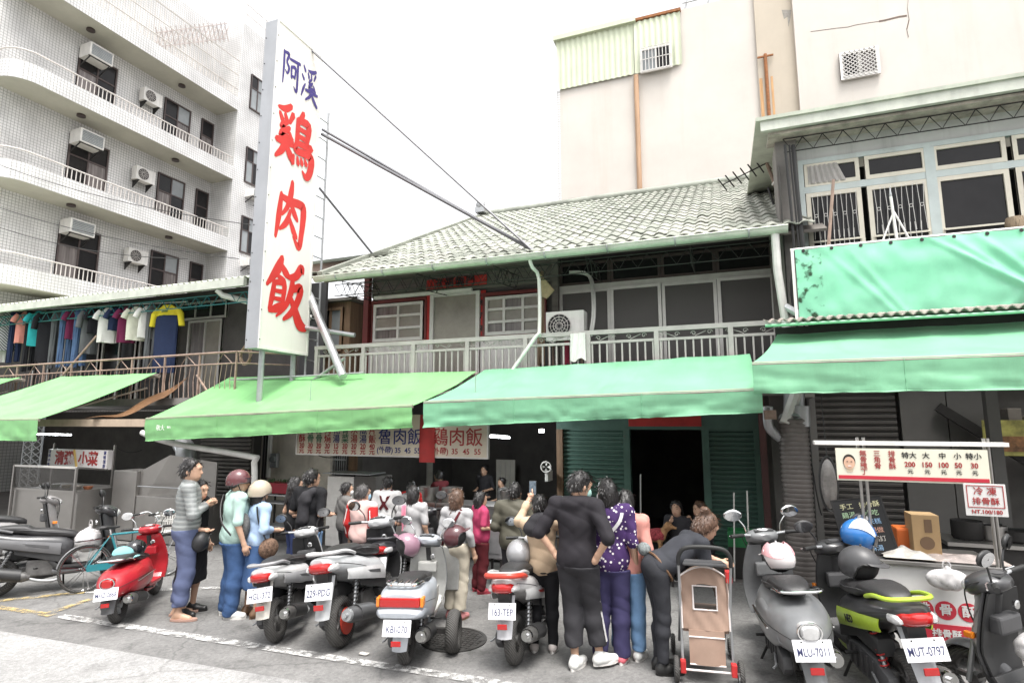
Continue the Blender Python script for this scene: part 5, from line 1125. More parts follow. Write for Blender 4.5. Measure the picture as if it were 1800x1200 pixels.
 for sx in (-1, 1):
  gp = MB(); gp.tube([(sx * .10, -.01, .035), (sx * .20, -.045, .05)], .013, 8); H(gp, 'handlebar', M_steel, smooth=True)
  gp = MB(); gp.tube([(sx * .195, -.043, .05), (sx * .205, -.047, .05), (sx * .32, -.085, .055), (sx * .33, -.088, .055)], [.014, .018, .0175, .019], 10); H(gp, 'grip', M_black, smooth=True)
  lv = MB(); lv.tube([(sx * .17, .0, .045), (sx * .22, .0, .045), (sx * .33, -.035, .05)], [.009, .007, .006], 6); H(lv, 'brake_lever', M_chrome, smooth=True)
  if mirrors:
   ms = MB(); mc_ = Vector((sx * .27, -.03, .235)); ms.tube(smooth_path([(sx * .16, -.02, .05), (sx * .17, -.015, .12), (sx * .22, -.02, .19), tuple(mc_)], 3), .007, 6); mo = H(ms, 'mirror_stem', M_blackpl if style == 'sport' else M_chrome, smooth=True)
   rot = Matrix.Rotation(R(-6) + sx * R(8), 3, 'Z') @ Matrix.Rotation(R(12), 3, 'X')
   hs_ = MB(); hs_.sphere(mc_, (.084, .024, .056), 16, 8, rot); H(hs_, 'mirror_shell', M_blackpl if style == 'sport' else M_chrome, mo, smooth=True)
   gl = MB(); V = [mc_ + rot @ Vector((.074 * math.cos(a_ * math.pi / 10), -.0235, .048 * math.sin(a_ * math.pi / 10))) for a_ in range(20)]; gl.add(V, [tuple(range(20))]); H(gl, 'mirror_glass', M_mirror, mo)
 cb = MB(); cb.tube(smooth_path([(.12, .0, .05), (.16, .12, .02), (.10, .16, -.12), (.06, .14, -.3)], 4), .005, 5); cb.tube(smooth_path([(-.12, .0, .05), (-.15, .13, .0), (-.09, .16, -.15), (-.05, .14, -.3)], 4), .005, 5); H(cb, 'brake_cable', M_black, smooth=True)
 ss = MB(); ss.tube([(-.10, .05, .22), (-.22, .06, .015 + abs(lean) * .0)], .011, 6); ss.box((-.255, .03, .003), (-.20, .10, .014)); B(ss, 'side_stand', M_dark)
 return root, mw
M_lime_d = paint('decal_lime', (.38, .52, .04)); M_cartred = paint('decal_red', (.42, .03, .03))
SCO = {}
def P2(x, y): return gr(x, y)
def rear_at(px_, py_, theta, s):   # rear tyre contact seen at a photo point -> origin of the scooter
 c = gr(px_, py_); return c + Vector((-math.sin(theta), math.cos(theta), 0)) * (.60 * s)
def place(key, name, label, px_, py_, th, s, **k):
 th = R(th); SCO[key] = scooter(name, label, rear_at(px_, py_, th, s), th, s=s, **k); return SCO[key]
place('red', 'retro_scooter', 'red retro scooter with a teal cap on its seat, plate MHZ-0868', 207, 1094, 34, .86, lean=R(-4), col=(.42, .02, .03), col2=(.42, .02, .03), style='classic', plate='MHZ-0868', trim=M_darkgrey, light='red')
place('hgl', 'white_scooter', 'small white scooter with red tail light, plate HGL-372', 488, 1127, 20, .93, lean=R(-8), col=(.56, .56, .56), col2=(.30, .30, .31), plate='HGL-372', tail_h=.74, trim=paint('fender_cream', (.5, .47, .42)))
place('pdg', 'silver_scooter', 'large silver scooter with fat gold rimmed rear tyre, plate 229-PDG', 602, 1136, 9, 1.05, lean=R(-8), col=(.46, .47, .48), col2=(.56, .56, .56), plate='229-PDG', tail_h=.77, trim=paint('fender_silver', (.40, .41, .42)), muffler=M_darkgrey)
place('kbi', 'tricycle_scooter', 'old grey scooter with an added side wheel, plate KBI-070', 714, 1166, 18, .92, lean=0, col=(.36, .385, .42), col2=(.46, .46, .44), style='box', plate='KBI-070', rack=True, trim=paint('fender_grey', (.36, .38, .41)), steer=R(-14))
place('tep', 'white_red_scooter', 'white scooter with red grab rail carrying a grey helmet, plate 163-TEP', 908, 1167, 4, .95, lean=R(-4), col=(.55, .54, .54), col2=(.50, .50, .50), plate='163-TEP', tail_h=.77, decal=M_cartred, trim=paint('fender_pale', (.42, .42, .44)))
place('mlu', 'grey_retro_scooter', 'matt grey retro scooter beside the stroller, plate MLU-7011', 1424, 1222, 8, 1.06, lean=R(-5), col=(.17, .175, .18), col2=(.19, .195, .20), style='classic', plate='MLU-7011', light='clear', steer=R(12))
place('mut', 'lime_scooter', 'black and lime green scooter with NEO lettering, plate MUT-0797', 1612, 1262, 12, 1.05, lean=R(-6), col=(.035, .035, .037), col2=(.40, .55, .04), plate='MUT-0797', tail_h=.76, decal=M_lime_d, trim=paint('fender_lightgrey', (.42, .43, .45)), steer=R(14))
SCO['blk'] = scooter('black_scooter', 'black scooter with a plastic bag on its hook at the right edge', (2.10, 5.10, 0), R(40), lean=R(-5), s=1.06, col=(.05, .05, .053), col2=(.12, .12, .12), tail_h=.72, steer=R(18))
place('lf1', 'black_scooter', 'black sporty scooter with silver stripes beside the bicycle at left', -12, 1050, -36, 1.02, lean=R(-6), col=(.04, .04, .043), col2=(.13, .13, .135), plate='', tail_h=.72)
place('lf2', 'dark_scooter', 'dark scooter mostly cut off behind the sporty black one at left', -90, 1010, -26, 1.0, lean=R(-5), col=(.25, .24, .24), col2=(.4, .4, .4), plate='', tail_h=.72)
place('bk2', 'dark_scooter', 'dark scooter parked deeper in the row behind the tricycle scooter', 690, 1068, 4, 1.0, lean=R(-5), col=(.035, .035, .04), col2=(.05, .05, .055), plate='', tail_h=.72)
rt, mw = SCO['mut']
text('NEO', .075, M_ink, (-.207, -.24, .56), (0, -1, .23), (0, .22, 1), 'model_lettering', rt, True, bold=.035, extrude=.001)
rt, mw = SCO['kbi']
t, r = MB(), MB(); wheel(t, r, -.30, .21, .065, .12, x=.42); w = r.build('side_wheel', M_darkgrey, rt, True, smooth=True); t.build('tyre', M_tyre, w, True, smooth=True)
MB().bar((.05, -.30, .22), (.40, -.30, .21), .05).build('side_axle', M_dark, rt, True)
MB().prism([(-.16, .36), (.34, .36), (.36, .84), (-.14, .90)], 'Y', .60, .63).build('shield_board', paint('shield_grey', (.40, .40, .38)), rt, True, bevel=.02)
rt, mw = SCO['pdg']
MB().tube([(.038, -.60 + .168 * math.cos(a * math.pi / 16), .225 + .168 * math.sin(a * math.pi / 16)) for a in range(32)], .006, 5, closed=True).build('rim_ring', M('gold_anodised', (.55, .40, .16), .35, .8, var=.1), rt, True)
MB().lathe([(.07, 0), (.115, 0), (.115, .012), (.07, .012)], (.06, -.60, .225), 'X', 20).build('brake_disc', M('red_caliper', (.5, .05, .03), .4, .2), rt, True)
rt, mw = SCO['tep']
MB().tube(smooth_path([(.15, -.62, .80), (.17, -.80, .85), (.10, -.93, .875), (-.10, -.93, .875), (-.17, -.80, .85), (-.15, -.62, .80)], 5), .026, 10).build('red_spoiler', paint('spoiler_red', (.55, .05, .03)), rt, True, smooth=True)
# ==== LAUNDRY on the left balcony
YLD = 8.62
mb = MB(); p0, p1 = at(-30, 548, YLD), at(330, 530, YLD); mb.tube([p0, p1], .016, 6)
tag(mb.build('drying_pole', M_steel), 'steel drying pole carrying the laundry under the left eaves', 'drying pole')
def rod_z(x): t = (x - p0.x) / (p1.x - p0.x); return p0.z + (p1.z - p0.z) * t
def garment(kind, pxc, y_bot, w, ang, mat, label, mat2=None, seed=0):
 P = at(pxc, 560, YLD); zt_ = rod_z(P.x) - .06; L = max(.35, zt_ - at(pxc, y_bot, YLD).z); rz = R(ang); rn = random.Random(seed)
 root = empty('hanging_' + kind, (P.x, YLD, zt_ - L), rz, label, kind.replace('_', ' '), 'clothes drying on the balcony')
 hk = MB(); hk.tube(smooth_path([(0, 0, L + .045), (.012, 0, L + .07), (0, 0, L + .085), (-.012, 0, L + .07)], 3), .004, 4); hk.tube([(-w * .42, 0, L - .05), (0, 0, L + .045), (w * .42, 0, L - .05)], .005, 5); hk.build('hanger', M_dark, root, True)
 ph = rn.uniform(0, 6)
 def tube_(x0f, x1f, z0, z1, d, m=10, n=18):
  rg = []
  for j in range(m + 1):
   v = j / m; a, b = x0f(v), x1f(v); cx, hw = (a + b) / 2, (b - a) / 2; z = z0 + (z1 - z0) * v; ring = []
   for k in range(n):
    t = 2 * math.pi * k / n; wv = .012 * math.sin(5 * t + ph + v * 2) * v + .008 * math.sin(9 * t + v * 5); ring.append(Vector((cx + hw * math.cos(t), d * math.sin(t) * (1 + .2 * v) + wv, z + .008 * math.sin(3 * t + ph) * v)))
   rg.append(ring)
  return rg
 if kind in ('shirt', 't_shirt'):
  b = MB(); b.rings(tube_(lambda v: -w * (.18 + .30 * min(1, v * 5)) , lambda v: w * (.18 + .30 * min(1, v * 5)), L, 0, .04)); bo = b.build('cloth', mat, root, True, smooth=True)
  for q in (-1, 1):
   s_ = MB(); s_.tube([(q * w * .40, 0, L - .08), (q * w * .56, .0, L - .19), (q * w * .64, .01, L - (.27 if kind == 't_shirt' else .45))], [.055, .065, .06], 10); s_.build('sleeve', mat2 or mat, root, True, smooth=True)
  if mat2: y_ = MB(); y_.rings(tube_(lambda v: -w * (.2 + .29 * min(1, v * 2)), lambda v: w * (.2 + .29 * min(1, v * 2)), L + .004, L - .22, .047, 5)); y_.build('yoke', mat2, root, True, smooth=True)
 else:
  wb = MB(); wb.rings(tube_(lambda v: -w * .36, lambda v: w * .36, L, L - .22, .04, 4)); wb.build('waist', mat, root, True, smooth=True)
  for q in (-1, 1):
   l_ = MB(); l_.rings(tube_(lambda v: q * w * .19 - w * (.18 - .03 * v), lambda v: q * w * .19 + w * (.18 - .03 * v), L - .2, 0 + .02 * q, .045)); l_.build('trouser_leg', mat, root, True, smooth=True)
 return root
LC = {k: M('laundry_' + k, v, .9, var=.15, scale=5, spec=.2) for k, v in dict(white=(.66, .65, .62), black=(.015, .015, .018), navy=(.02, .03, .07), teal=(.03, .34, .36), salmon=(.60, .24, .20), maroon=(.14, .02, .06), jeans=(.07, .12, .22), grey=(.10, .105, .11), red=(.45, .03, .03), yellow=(.66, .55, .04), cream=(.60, .60, .50), brown=(.10, .07, .05), plaid=(.2, .2, .22)).items()}
LC['plaid'] = wave_mat('plaid_cloth', (.03, .03, .035), (.5, .5, .52), 9, 'DIAGONAL', .9, 0, 0)
GL = [('shirt', 4, 640, .46, 55, 'white', 'white and black shirt, leftmost of the hanging laundry'), ('shirt', 15, 620, .48, 60, 'plaid', 'black and white plaid shirt on the drying pole'), ('trousers', 31, 640, .45, 65, 'navy', 'navy trousers hanging between plaid shirt and salmon tee'),
      ('t_shirt', 47, 607, .46, 58, 'salmon', 'salmon pink tee on the drying pole'), ('trousers', 58, 655, .42, 70, 'black', 'black trousers hanging beside the salmon tee'), ('t_shirt', 70, 612, .48, 55, 'teal', 'bright teal tee on the drying pole'), ('shirt', 88, 640, .55, 40, 'black', 'wide black long sleeved shirt on the drying pole'), ('trousers', 104, 650, .44, 62, 'grey', 'charcoal trousers hanging left of the blue jeans'),
      ('trousers', 119, 648, .44, 58, 'jeans', 'blue jeans hanging beside a red rag'), ('t_shirt', 130, 600, .34, 72, 'maroon', 'small dark red top among the hanging jeans'), ('trousers', 145, 648, .50, 42, 'jeans', 'faded wide jeans hanging in the middle of the pole'), ('shirt', 160, 625, .40, 66, 'grey', 'charcoal shirt hanging right of the wide jeans'), ('t_shirt', 168, 590, .34, 60, 'black', 'small black top behind the propped stick'),
      ('t_shirt', 191, 606, .46, 48, 'white', 'white tee hanging right of the propped stick'), ('t_shirt', 206, 585, .40, 66, 'navy', 'navy tee tucked beside the white tee'), ('t_shirt', 225, 606, .44, 55, 'maroon', 'wine red tee with pale trim on the drying pole'), ('t_shirt', 241, 602, .46, 48, 'cream', 'cream white tee hanging left of the charcoal trousers'), ('t_shirt', 260, 598, .42, 64, 'white', 'narrow white tee beside the yellow shirt'), ('trousers', 269, 650, .40, 60, 'grey', 'dark grey trousers hanging next to the yellow shirt')]
for k, (kd, x_, yb, w_, an_, c_, lb) in enumerate(GL): garment(kd, x_, yb - 4, w_ * .84, an_, LC[c_], lb, seed=k)
garment('shirt', 294, 655, .58, 8, LC['navy'], 'navy shirt with yellow shoulders, rightmost on the drying pole', LC['yellow'], 31)
mb = MB(); mb.tube([at(110, 660, 8.3), at(170, 590, 8.5)], .022, 6); tag(mb.build('prop_stick', M_rustrail), 'rusty stick leaning across the laundry balcony', 'stick')
hc_ = at(432, 622, 8.9); mb = MB()
for k in range(7):
 mb.tube([hc_ + Vector((.13 * math.cos(t * math.pi / 9) * (1 + .06 * math.sin(k * 2)), .03 * math.sin(k * 1.7 + t), .17 * math.sin(t * math.pi / 9) - .01 * k)) for t in range(18)], .009, 5, closed=True)
tag(mb.build('hose_coil', M('tan_hose', (.42, .30, .22), .7, var=.2)), 'tan hose coil hung on the balcony railing end near the sign', 'hose')
for k, (q0, q1, sg_, lb) in enumerate((((0, 290), (440, 395), .5, 'upper black cable crossing in front of the apartment balconies'), ((0, 365), (420, 455), .4, 'middle black cable crossing in front of the apartment balconies'), ((0, 400), (330, 455), .5, 'lower black cable crossing in front of the apartment balconies'))):
 tag(MB().tube(wire([at(*q0, 9.3), at(*q1, 9.6)], sg_ * .4, 14), .009, 5).build('overhead_cable', M_black), lb, 'cable', 'cables in front of the apartment block')
# ==== PORRIDGE STALL (left shop front)
YK = 7.75
k0, k1 = at(82, 823, YK), at(190, 790, YK)
ks = empty('porridge_stall', ((k0.x + k1.x) / 2, YK + .3, 0), label='steel porridge stall with slanted glass under its small sign', cat='food stall')
xl, xr, zs0, zs1 = k0.x, k1.x, (at(130, 823, YK)).z, at(130, 790, YK).z
sb = MB().box((xl, YK, zs0), (xr, YK + .14, zs1)).build('sign_box', M('stall_sign_white', (.66, .63, .62), .5, var=.08), ks)
text('清粥', (zs1 - zs0) * .78, M_dred, (xl + (xr - xl) * .29, YK - .004, (zs0 + zs1) / 2), (1, 0, 0), (0, 0, 1), 'lettering', sb, bold=.03); text('小菜', (zs1 - zs0) * .78, M_dred, (xl + (xr - xl) * .69, YK - .004, (zs0 + zs1) / 2), (1, 0, 0), (0, 0, 1), 'lettering', sb, bold=.03)
MB().bar((xl + (xr - xl) * .46, YK - .012, zs1), (xl + (xr - xl) * .53, YK - .012, zs0), .05, .01).build('tape_strip', M('yellow_tape', (.55, .38, .12), .6), sb)
for x_, tx in ((xl + .05, '飲料小吃'), (xr - .07, '滷味飯麵')):
 for j, ch in enumerate(tx): text(ch, (zs1 - zs0) * .2, M_navy, (x_, YK - .004, zs1 - (j + .6) * (zs1 - zs0) * .23), (1, 0, 0), (0, 0, 1), 'small_lettering', sb, bold=.02)
zc_ = .92; yf = YK - .55
M_smoke = M('smoked_acrylic', (.05, .047, .044), .15, var=.3, scale=2, alpha=.5)
MB().add([(xl - .02, YK + .02, zs0 - .01), (xr, YK + .02, zs0 - .01), (xr - .0, yf, zc_ + .42), (xl - .02, yf, zc_ + .42)], [(0, 1, 2, 3)]).build('slanted_glass', M_smoke, ks, solid=.006)
MB().add([(xl - .02, yf, zc_ + .40), (xr, yf, zc_ + .40), (xr, yf + .02, zc_), (xl - .02, yf + .02, zc_)], [(0, 1, 2, 3)]).build('front_glass', M_smoke, ks, solid=.006)
MB().box((xl - .03, yf - .01, zc_ + .395), (xr + .03, yf + .03, zc_ + .43)).build('glass_rail', M_alu, ks)
for x in (xl - .03, xr + .015): MB().bar((x, YK + .02, zs0), (x, yf, zc_ + .42), .03).build('slant_post', M_stain, ks); MB().bar((x, yf, 0), (x, yf, zc_ + .42), .035).build('front_post', M_stain, ks); MB().bar((x, YK + .12, 0), (x, YK + .12, zs1 + .1), .035).build('rear_post', M_stain, ks)
MB().box((xl - .05, yf + .02, zc_ - .04), (xr + .05, YK + .4, zc_)).build('counter', M_stain, ks)
MB().box((xl - .05, yf + .05, .15), (xr + .05, YK + .38, zc_ - .041)).build('cabinet', M_stain, ks)
rn = random.Random(12)
for k in range(6):
 x = xl + .12 + k * (xr - xl - .2) / 5; c_ = rn.choice([(.35, .12, .05), (.5, .4, .2), (.12, .22, .08), (.55, .5, .45)])
 d_ = MB().lathe([(.02, 0), (.06, .0), (.085, .05), (.078, .05), (.055, .01)], (x, YK - .25, zc_ + .002), n=16); tag(d_.build('side_dish', M('dish_%d' % k, c_, .5, var=.4, scale=20), smooth=True), 'small dish %s in the porridge stall counter' % ['nearest the left end', 'second from the left', 'third from the left', 'fourth from the left', 'second from the right', 'nearest the steel cabinet'][k], 'dish', 'dishes on the porridge counter')
YH = 7.7
def px_box(name, label, cat, x0, y0, x1, y1, Y, depth, mat, z0=None, bevel=.01, extra=None):
 A, B = at(x0, y1, Y), at(x1, y0, Y); zb_ = A.z if z0 is None else z0
 o = MB().box((A.x, Y, zb_), (B.x, Y + depth, B.z)).build(name, mat, bevel=bevel); return tag(o, label, cat)
A, B = at(188, 960, YH), at(241, 828, YH)
rg = empty('steel_range', ((A.x + B.x) / 2, YH, 0), label='stainless steel cooking range and hood left of the puffer jacket man', cat='cooking range')
MB().box((A.x, YH, .02), (B.x, YH + .5, B.z)).build('side_panel', M_stain, rg, bevel=.008)
C_ = at(384, 812, YH + .3); D_ = at(384, 905, YH + .3)
MB().add([(B.x + .002, YH + .1, B.z), (at(300, 815, YH + .1).x, YH + .1, C_.z + .12), (C_.x, YH + .3, C_.z), (C_.x, YH + .3, D_.z), (B.x + .002, YH + .1, D_.z)], [(0, 1, 2, 3, 4)]).build('hood', M_stain, rg, solid=.03)
MB().box((B.x + .003, YH + .02, .02), (C_.x, YH + .6, .82)).build('counter', M_stain, rg, bevel=.01)
MB().tube([(B.x + .1, YH - .03, 1.0), (C_.x - .1, YH - .03, 1.0)], .012, 6).build('towel_rail', M_steel, rg)
e0 = at(318, 860, YH + .35); e1 = at(318, 800, YH + .35)
mb = MB(); mb.tube(smooth_path([(e0.x, YH + .4, e0.z - .2), (e0.x, YH + .4, e1.z - .05), (e0.x - .1, YH + .45, e1.z + .12), (e0.x - .35, YH + .6, e1.z + .18)], 5), .17, 18); mb.build('exhaust_elbow', M_steel, rg, smooth=True)
tag(MB().tube(smooth_path([at(250, 760, 7.5), at(300, 778, 7.5), at(440, 802, 7.6), at(447, 812, 7.6), at(447, 870, 7.6), at(447, 960, 7.6)], 3), .05, 10).build('drain_pipe', M_pvc, smooth=True), 'white plastic drain pipe bending down beside the maroon helmet', 'pipe')
mt_ = at(483, 808, YS - .15)
mr = empty('electricity_meter', mt_, label='grey electricity meter with conduits on the stained wall', cat='meter')
MB().box((mt_.x - .09, YS - .2, mt_.z - .16), (mt_.x + .09, YS - .101, mt_.z + .14)).build('box', M_darkg if False else M_steel, mr, bevel=.02)
MB().lathe([(.001, -.07), (.065, -.06), (.075, 0)], (mt_.x + .02, YS - .2, mt_.z + .02), 'Y', 18).build('dial_glass', M_clear if False else M_glass_sky, mr, smooth=True)
for k, dx in enumerate((-.32, -.25, -.16)): MB().tube([(mt_.x + dx, YS - .14, .6 + .2 * k), (mt_.x + dx, YS - .14, Z2)], .025 + .01 * k, 8).build('conduit', M_pvc if k == 2 else M_dark, mr, smooth=True)
sA, sB = at(464, 866, 8.3), at(508, 850, 8.3)
sh_ = empty('tray_shelf', ((sA.x + sB.x) / 2, 8.3, 0), label='narrow metal shelf holding a red seedling tray beside the beige helmet', cat='shelf')
for z in (.35, .75, sA.z - .02): MB().box((sA.x - .02, 8.3, z - .02), (sB.x + .1, 8.6, z)).build('shelf_board', M_steel, sh_)
for x in (sA.x, sB.x + .08): MB().bar((x, 8.32, 0), (x, 8.32, sA.z - .042), .025).build('leg', M_dark, sh_); MB().bar((x, 8.58, 0), (x, 8.58, sA.z - .042), .025).build('leg', M_dark, sh_)
tr = empty('seedling_tray', ((sA.x + sB.x) / 2, 8.4, sA.z), label='red plastic tray of small seedlings on the shelf', cat='tray')
t_ = MB(); zt0, zt1 = sA.z, sB.z; xa_, xb_ = sA.x, sB.x + .06
t_.add([(xa_ + .03, 8.33, zt0), (xb_ - .03, 8.33, zt0), (xb_ - .03, 8.56, zt0), (xa_ + .03, 8.56, zt0), (xa_, 8.3, zt1), (xb_, 8.3, zt1), (xb_, 8.6, zt1), (xa_, 8.6, zt1)], [(3, 2, 1, 0), (0, 1, 5, 4), (1, 2, 6, 5), (2, 3, 7, 6), (3, 0, 4, 7), (4, 5, 6, 7)]); t_.build('tray', M('red_plastic', (.28, .015, .03), .4, var=.15), tr)
sp = MB(); rn = random.Random(2)
for k in range(40):
 x = rn.uniform(xa_ + .02, xb_ - .02); y = rn.uniform(8.33, 8.57); h = rn.uniform(.03, .08); a_ = rn.uniform(0, 6); sp.add([(x, y, zt1), (x + .02 * math.cos(a_), y + .02 * math.sin(a_), zt1 + h * .6), (x, y, zt1 + h), (x - .015 * math.cos(a_), y - .015 * math.sin(a_), zt1 + h * .6)], [(0, 1, 2, 3)])
sp.build('seedlings', M('seedling_green', (.05, .09, .03), .7), tr, kind='stuff')
A, B = at(573, 905, 8.5), at(622, 838, 8.5)
fg = empty('white_cooler', ((A.x + B.x) / 2, 8.5, 0), label='white cooler cabinet with trays on top, under the menu board', cat='cooler')
MB().box((A.x, 8.5, .05), (B.x, 9.1, B.z)).build('cabinet', M_whitepaint, fg, bevel=.015)
for k in range(5): MB().box((A.x + .01, 8.492, .2 + k * .18), (B.x - .01, 8.499, .36 + k * .18)).build('drawer_front', M_whitepaint, fg)
tg = MB(); tz = B.z + .003; tg.box((A.x - .08, 8.45, tz + .04), (B.x + .35, 8.95, tz + .055)); tag(tg.build('serving_tray', M_steel, bevel=.004), 'wide metal tray lying across the white cooler', 'tray')
MB().box((B.x + .02, 8.5, .3), (B.x + .45, 9.0, B.z + .02)).build('dark_cabinet', M_intdark, fg, bevel=.01)
A, B = at(640, 905, 8.6), at(930, 905, 8.2)
ct = empty('serving_counter', ((A.x + B.x) / 2, 8.6, 0), label='long steel serving counter inside the rice shop', cat='counter')
MB().box((A.x + .35, 8.55, .82), (B.x, 9.1, .86)).build('top', M_stain, ct, bevel=.005); MB().box((A.x + .37, 8.6, .05), (B.x - .02, 9.05, .819)).build('front', M_stain, ct)
for k, x in enumerate((.7, 1.15, 2.2)):
 cx = A.x + .4 + x
 po = empty('stock_pot', (cx, 8.85, .862), label='steel stock pot on the serving counter, %s' % ('left end', 'in the middle', 'right end')[k], cat='pot', group='pots on the serving counter')
 MB().lathe([(.17, 0), (.175, .01), (.175, .22), (.165, .22), (.16, .02)], (cx, 8.85, .862), n=24).build('pot', M_stain, po, smooth=True); MB().tube([(cx - .2, 8.85, 1.02), (cx - .175, 8.85, 1.03)], .01, 6).build('handle', M_dark, po)
A, B = at(845, 985, 7.4), at(884, 936, 7.4);
sc2 = empty('steel_cabinet', ((A.x + B.x) / 2, 7.4, 0), label='low grey steel box cabinet standing behind the queue', cat='cabinet')
MB().box((A.x, 7.4, .35), (B.x, 7.75, .80)).build('box', M_steel, sc2, bevel=.01); MB().box((A.x + .03, 7.394, .42), (B.x - .03, 7.399, .76)).build('door', M_steel, sc2)
for x in (A.x + .03, B.x - .03):
 for y in (7.42, 7.73): MB().bar((x, y, 0), (x, y, .349), .03).build('leg', M_dark, sc2)
fc = at(961, 820, 9.7)
fn = empty('wall_fan', fc, label='round white wall fan glowing in the dark beside the shutter', cat='fan')
MB().tube([fc + Vector((.09 * math.cos(a * math.pi / 12), -.05, .09 * math.sin(a * math.pi / 12))) for a in range(24)], .01, 5, closed=True).build('guard_ring', M_whitepaint, fn)
for a in range(4): MB().add([fc + Vector((.015 * math.cos(a * 1.57), -.04, .015 * math.sin(a * 1.57))), fc + Vector((.08 * math.cos(a * 1.57 - .4), -.045, .08 * math.sin(a * 1.57 - .4))), fc + Vector((.08 * math.cos(a * 1.57 + .4), -.03, .08 * math.sin(a * 1.57 + .4)))], [(0, 1, 2)]).build('blade', M_pvc, fn, solid=.004)
MB().box(tuple(fc + Vector((-.03, -.02, -.25))), tuple(fc + Vector((.03, .25, -.08)))).build('mount', M_pvc, fn, bevel=.01)
def lamp(name, label, a_, b_, r, W=0):
 root = empty(name, (Vector(a_) + Vector(b_)) / 2, label=label, cat='lamp'); a_, b_ = Vector(a_), Vector(b_)
 if W:
  ld = bpy.data.lights.new('tube_glow', 'POINT'); ld.energy = W; ld.shadow_soft_size = .12; ld.color = (.93, .97, 1); lo = bpy.data.objects.new('tube_glow', ld); lo.location = (a_ + b_) / 2 + Vector((0, -.02, -.06)); COL.objects.link(lo); lo.parent = root; lo.matrix_parent_inverse = WM[root.name].inverted()
 MB().tube([a_, b_], r, 8).build('tube', M('lit_tube', (.9, .95, 1.0), .4, var=0, emit=9), root, smooth=True); MB().bar(a_ + Vector((0, .01, r * 2)), b_ + Vector((0, .01, r * 2)), r * 2.2, r).build('fitting', M_whitepaint, root)
q_ = at(875, 769, 9.3); lamp('tube_light', 'lit fluorescent tube under the shop ceiling', q_ + Vector((-.15, 0, .02)), q_ + Vector((.22, 0, 0)), .014, 30)
q_ = at(952, 757, 9.6); fl = empty('flood_light', q_, label='small lit square lamp above the wall fan', cat='lamp'); MB().box(tuple(q_ + Vector((-.05, 0, -.035))), tuple(q_ + Vector((.05, .03, .035)))).build('housing', M_whitepaint, fl, bevel=.006); MB().box(tuple(q_ + Vector((-.042, -.006, -.028))), tuple(q_ + Vector((.042, -.002, .028)))).build('lit_panel', M('lit_panel_glow', (1, .98, .9), .5, var=0, emit=8), fl)
gA, gB = at(1280, 960, 8.9), at(1336, 936, 8.9)
gcr = empty('green_crate', ((gA.x + gB.x) / 2, 8.9, 0), label='green plastic crate on a dark stand by the right shutter', cat='crate')
M_gpl = M('green_plastic', (.015, .16, .05), .5, var=.2)
for (a_, b_) in (((gA.x, 8.9, gA.z), (gB.x, 8.92, gB.z)), ((gA.x, 9.2, gA.z), (gB.x, 9.22, gB.z)), ((gA.x, 8.92, gA.z), (gA.x + .02, 9.2, gB.z)), ((gB.x - .02, 8.92, gA.z), (gB.x, 9.2, gB.z)), ((gA.x + .02, 8.92, gA.z), (gB.x - .02, 9.2, gA.z + .02))): MB().box(a_, b_).build('crate_side', M_gpl, gcr)
MB().box((gA.x, 8.9, .02), (gB.x, 9.2, gA.z - .002)).build('stand', M_dark, gcr)
for x_, y0_, y1_, lb in ((1290, 865, 1000, 'taller pale pole leaning by the green crate'), (1313, 862, 925, 'shorter pale pole right of the taller one by the crate'), (1126, 833, 960, 'thin pale pole standing left in the dark doorway')):
 P0, P1 = at(x_, y0_, 8.8 if x_ > 1200 else 9.9), at(x_, y1_, 8.8 if x_ > 1200 else 9.9); tag(MB().tube([(P1.x, P1.y, .006), P0], .012, 6).build('pole', M_pvc), lb, 'pole')
# ==== BALCONY BITS on the tiled house
acp = at(995, 588, 9.25); ac_condenser((acp.x, 9.3, zrail - .06), R(0), 'pale condenser with round fan standing on the tiled house balcony', None, .66, .50, .26, False)
tbl = empty('condenser_stand', (acp.x, 9.3, Z2), label='rusty steel stand under the balcony condenser', cat='stand')
for sx in (-.28, .28):
 for sy in (-.12, .12): MB().bar((acp.x + sx, 9.3 + sy, Z2), (acp.x + sx, 9.3 + sy, zrail - .102), .03).build('leg', M_rustrail, tbl)
MB().box((acp.x - .3, 9.17, zrail - .118), (acp.x + .3, 9.43, zrail - .102)).build('plate', M_rustrail, tbl)
h0 = at(1030, 575, 9.3); mb = MB()
for dx in (0, .035): mb.tube(smooth_path([(xm + .2, YS - .06, at(1000, 482, YS).z + dx), (at(1030, 484, YS).x, YS - .1, at(1030, 484, YS).z + dx), (at(1043, 500, YS).x + dx, YS - .2, at(1043, 500, YS).z), (at(1042, 545, 9.4).x + dx, 9.4, at(1042, 545, 9.4).z), (h0.x + .06 + dx, 9.32, zrail + .05), (h0.x + .02, 9.32, zrail + .0)], 5), .02, 7)
tag(mb.build('coolant_pipes', M_pvc, smooth=True), 'pair of white insulated pipes looping down to the balcony condenser', 'pipes')
def drape(name, label, cat, x0, x1, y0, y1, Y, mat, amp=.03, n=14):
 A, B = at(x0, y0, Y), at(x1, y1, Y); mb = MB(); mb.grid(lambda u, v: Vector((A.x + (B.x - A.x) * u, Y + amp * math.sin(u * 16 + v * 3) + amp * .5 * math.sin(v * 6 + u * 5), A.z + (B.z - A.z) * v - .03 * math.sin(u * 7) * v)), 20, n); return tag(mb.build(name, mat, smooth=True, solid=.006), label, cat)
drape('hanging_cloth', 'brown cloth hanging by the downspout on the balcony', 'cloth', 944, 958, 478, 640, 9.3, M('brown_cloth', (.32, .23, .16), .9, var=.25))
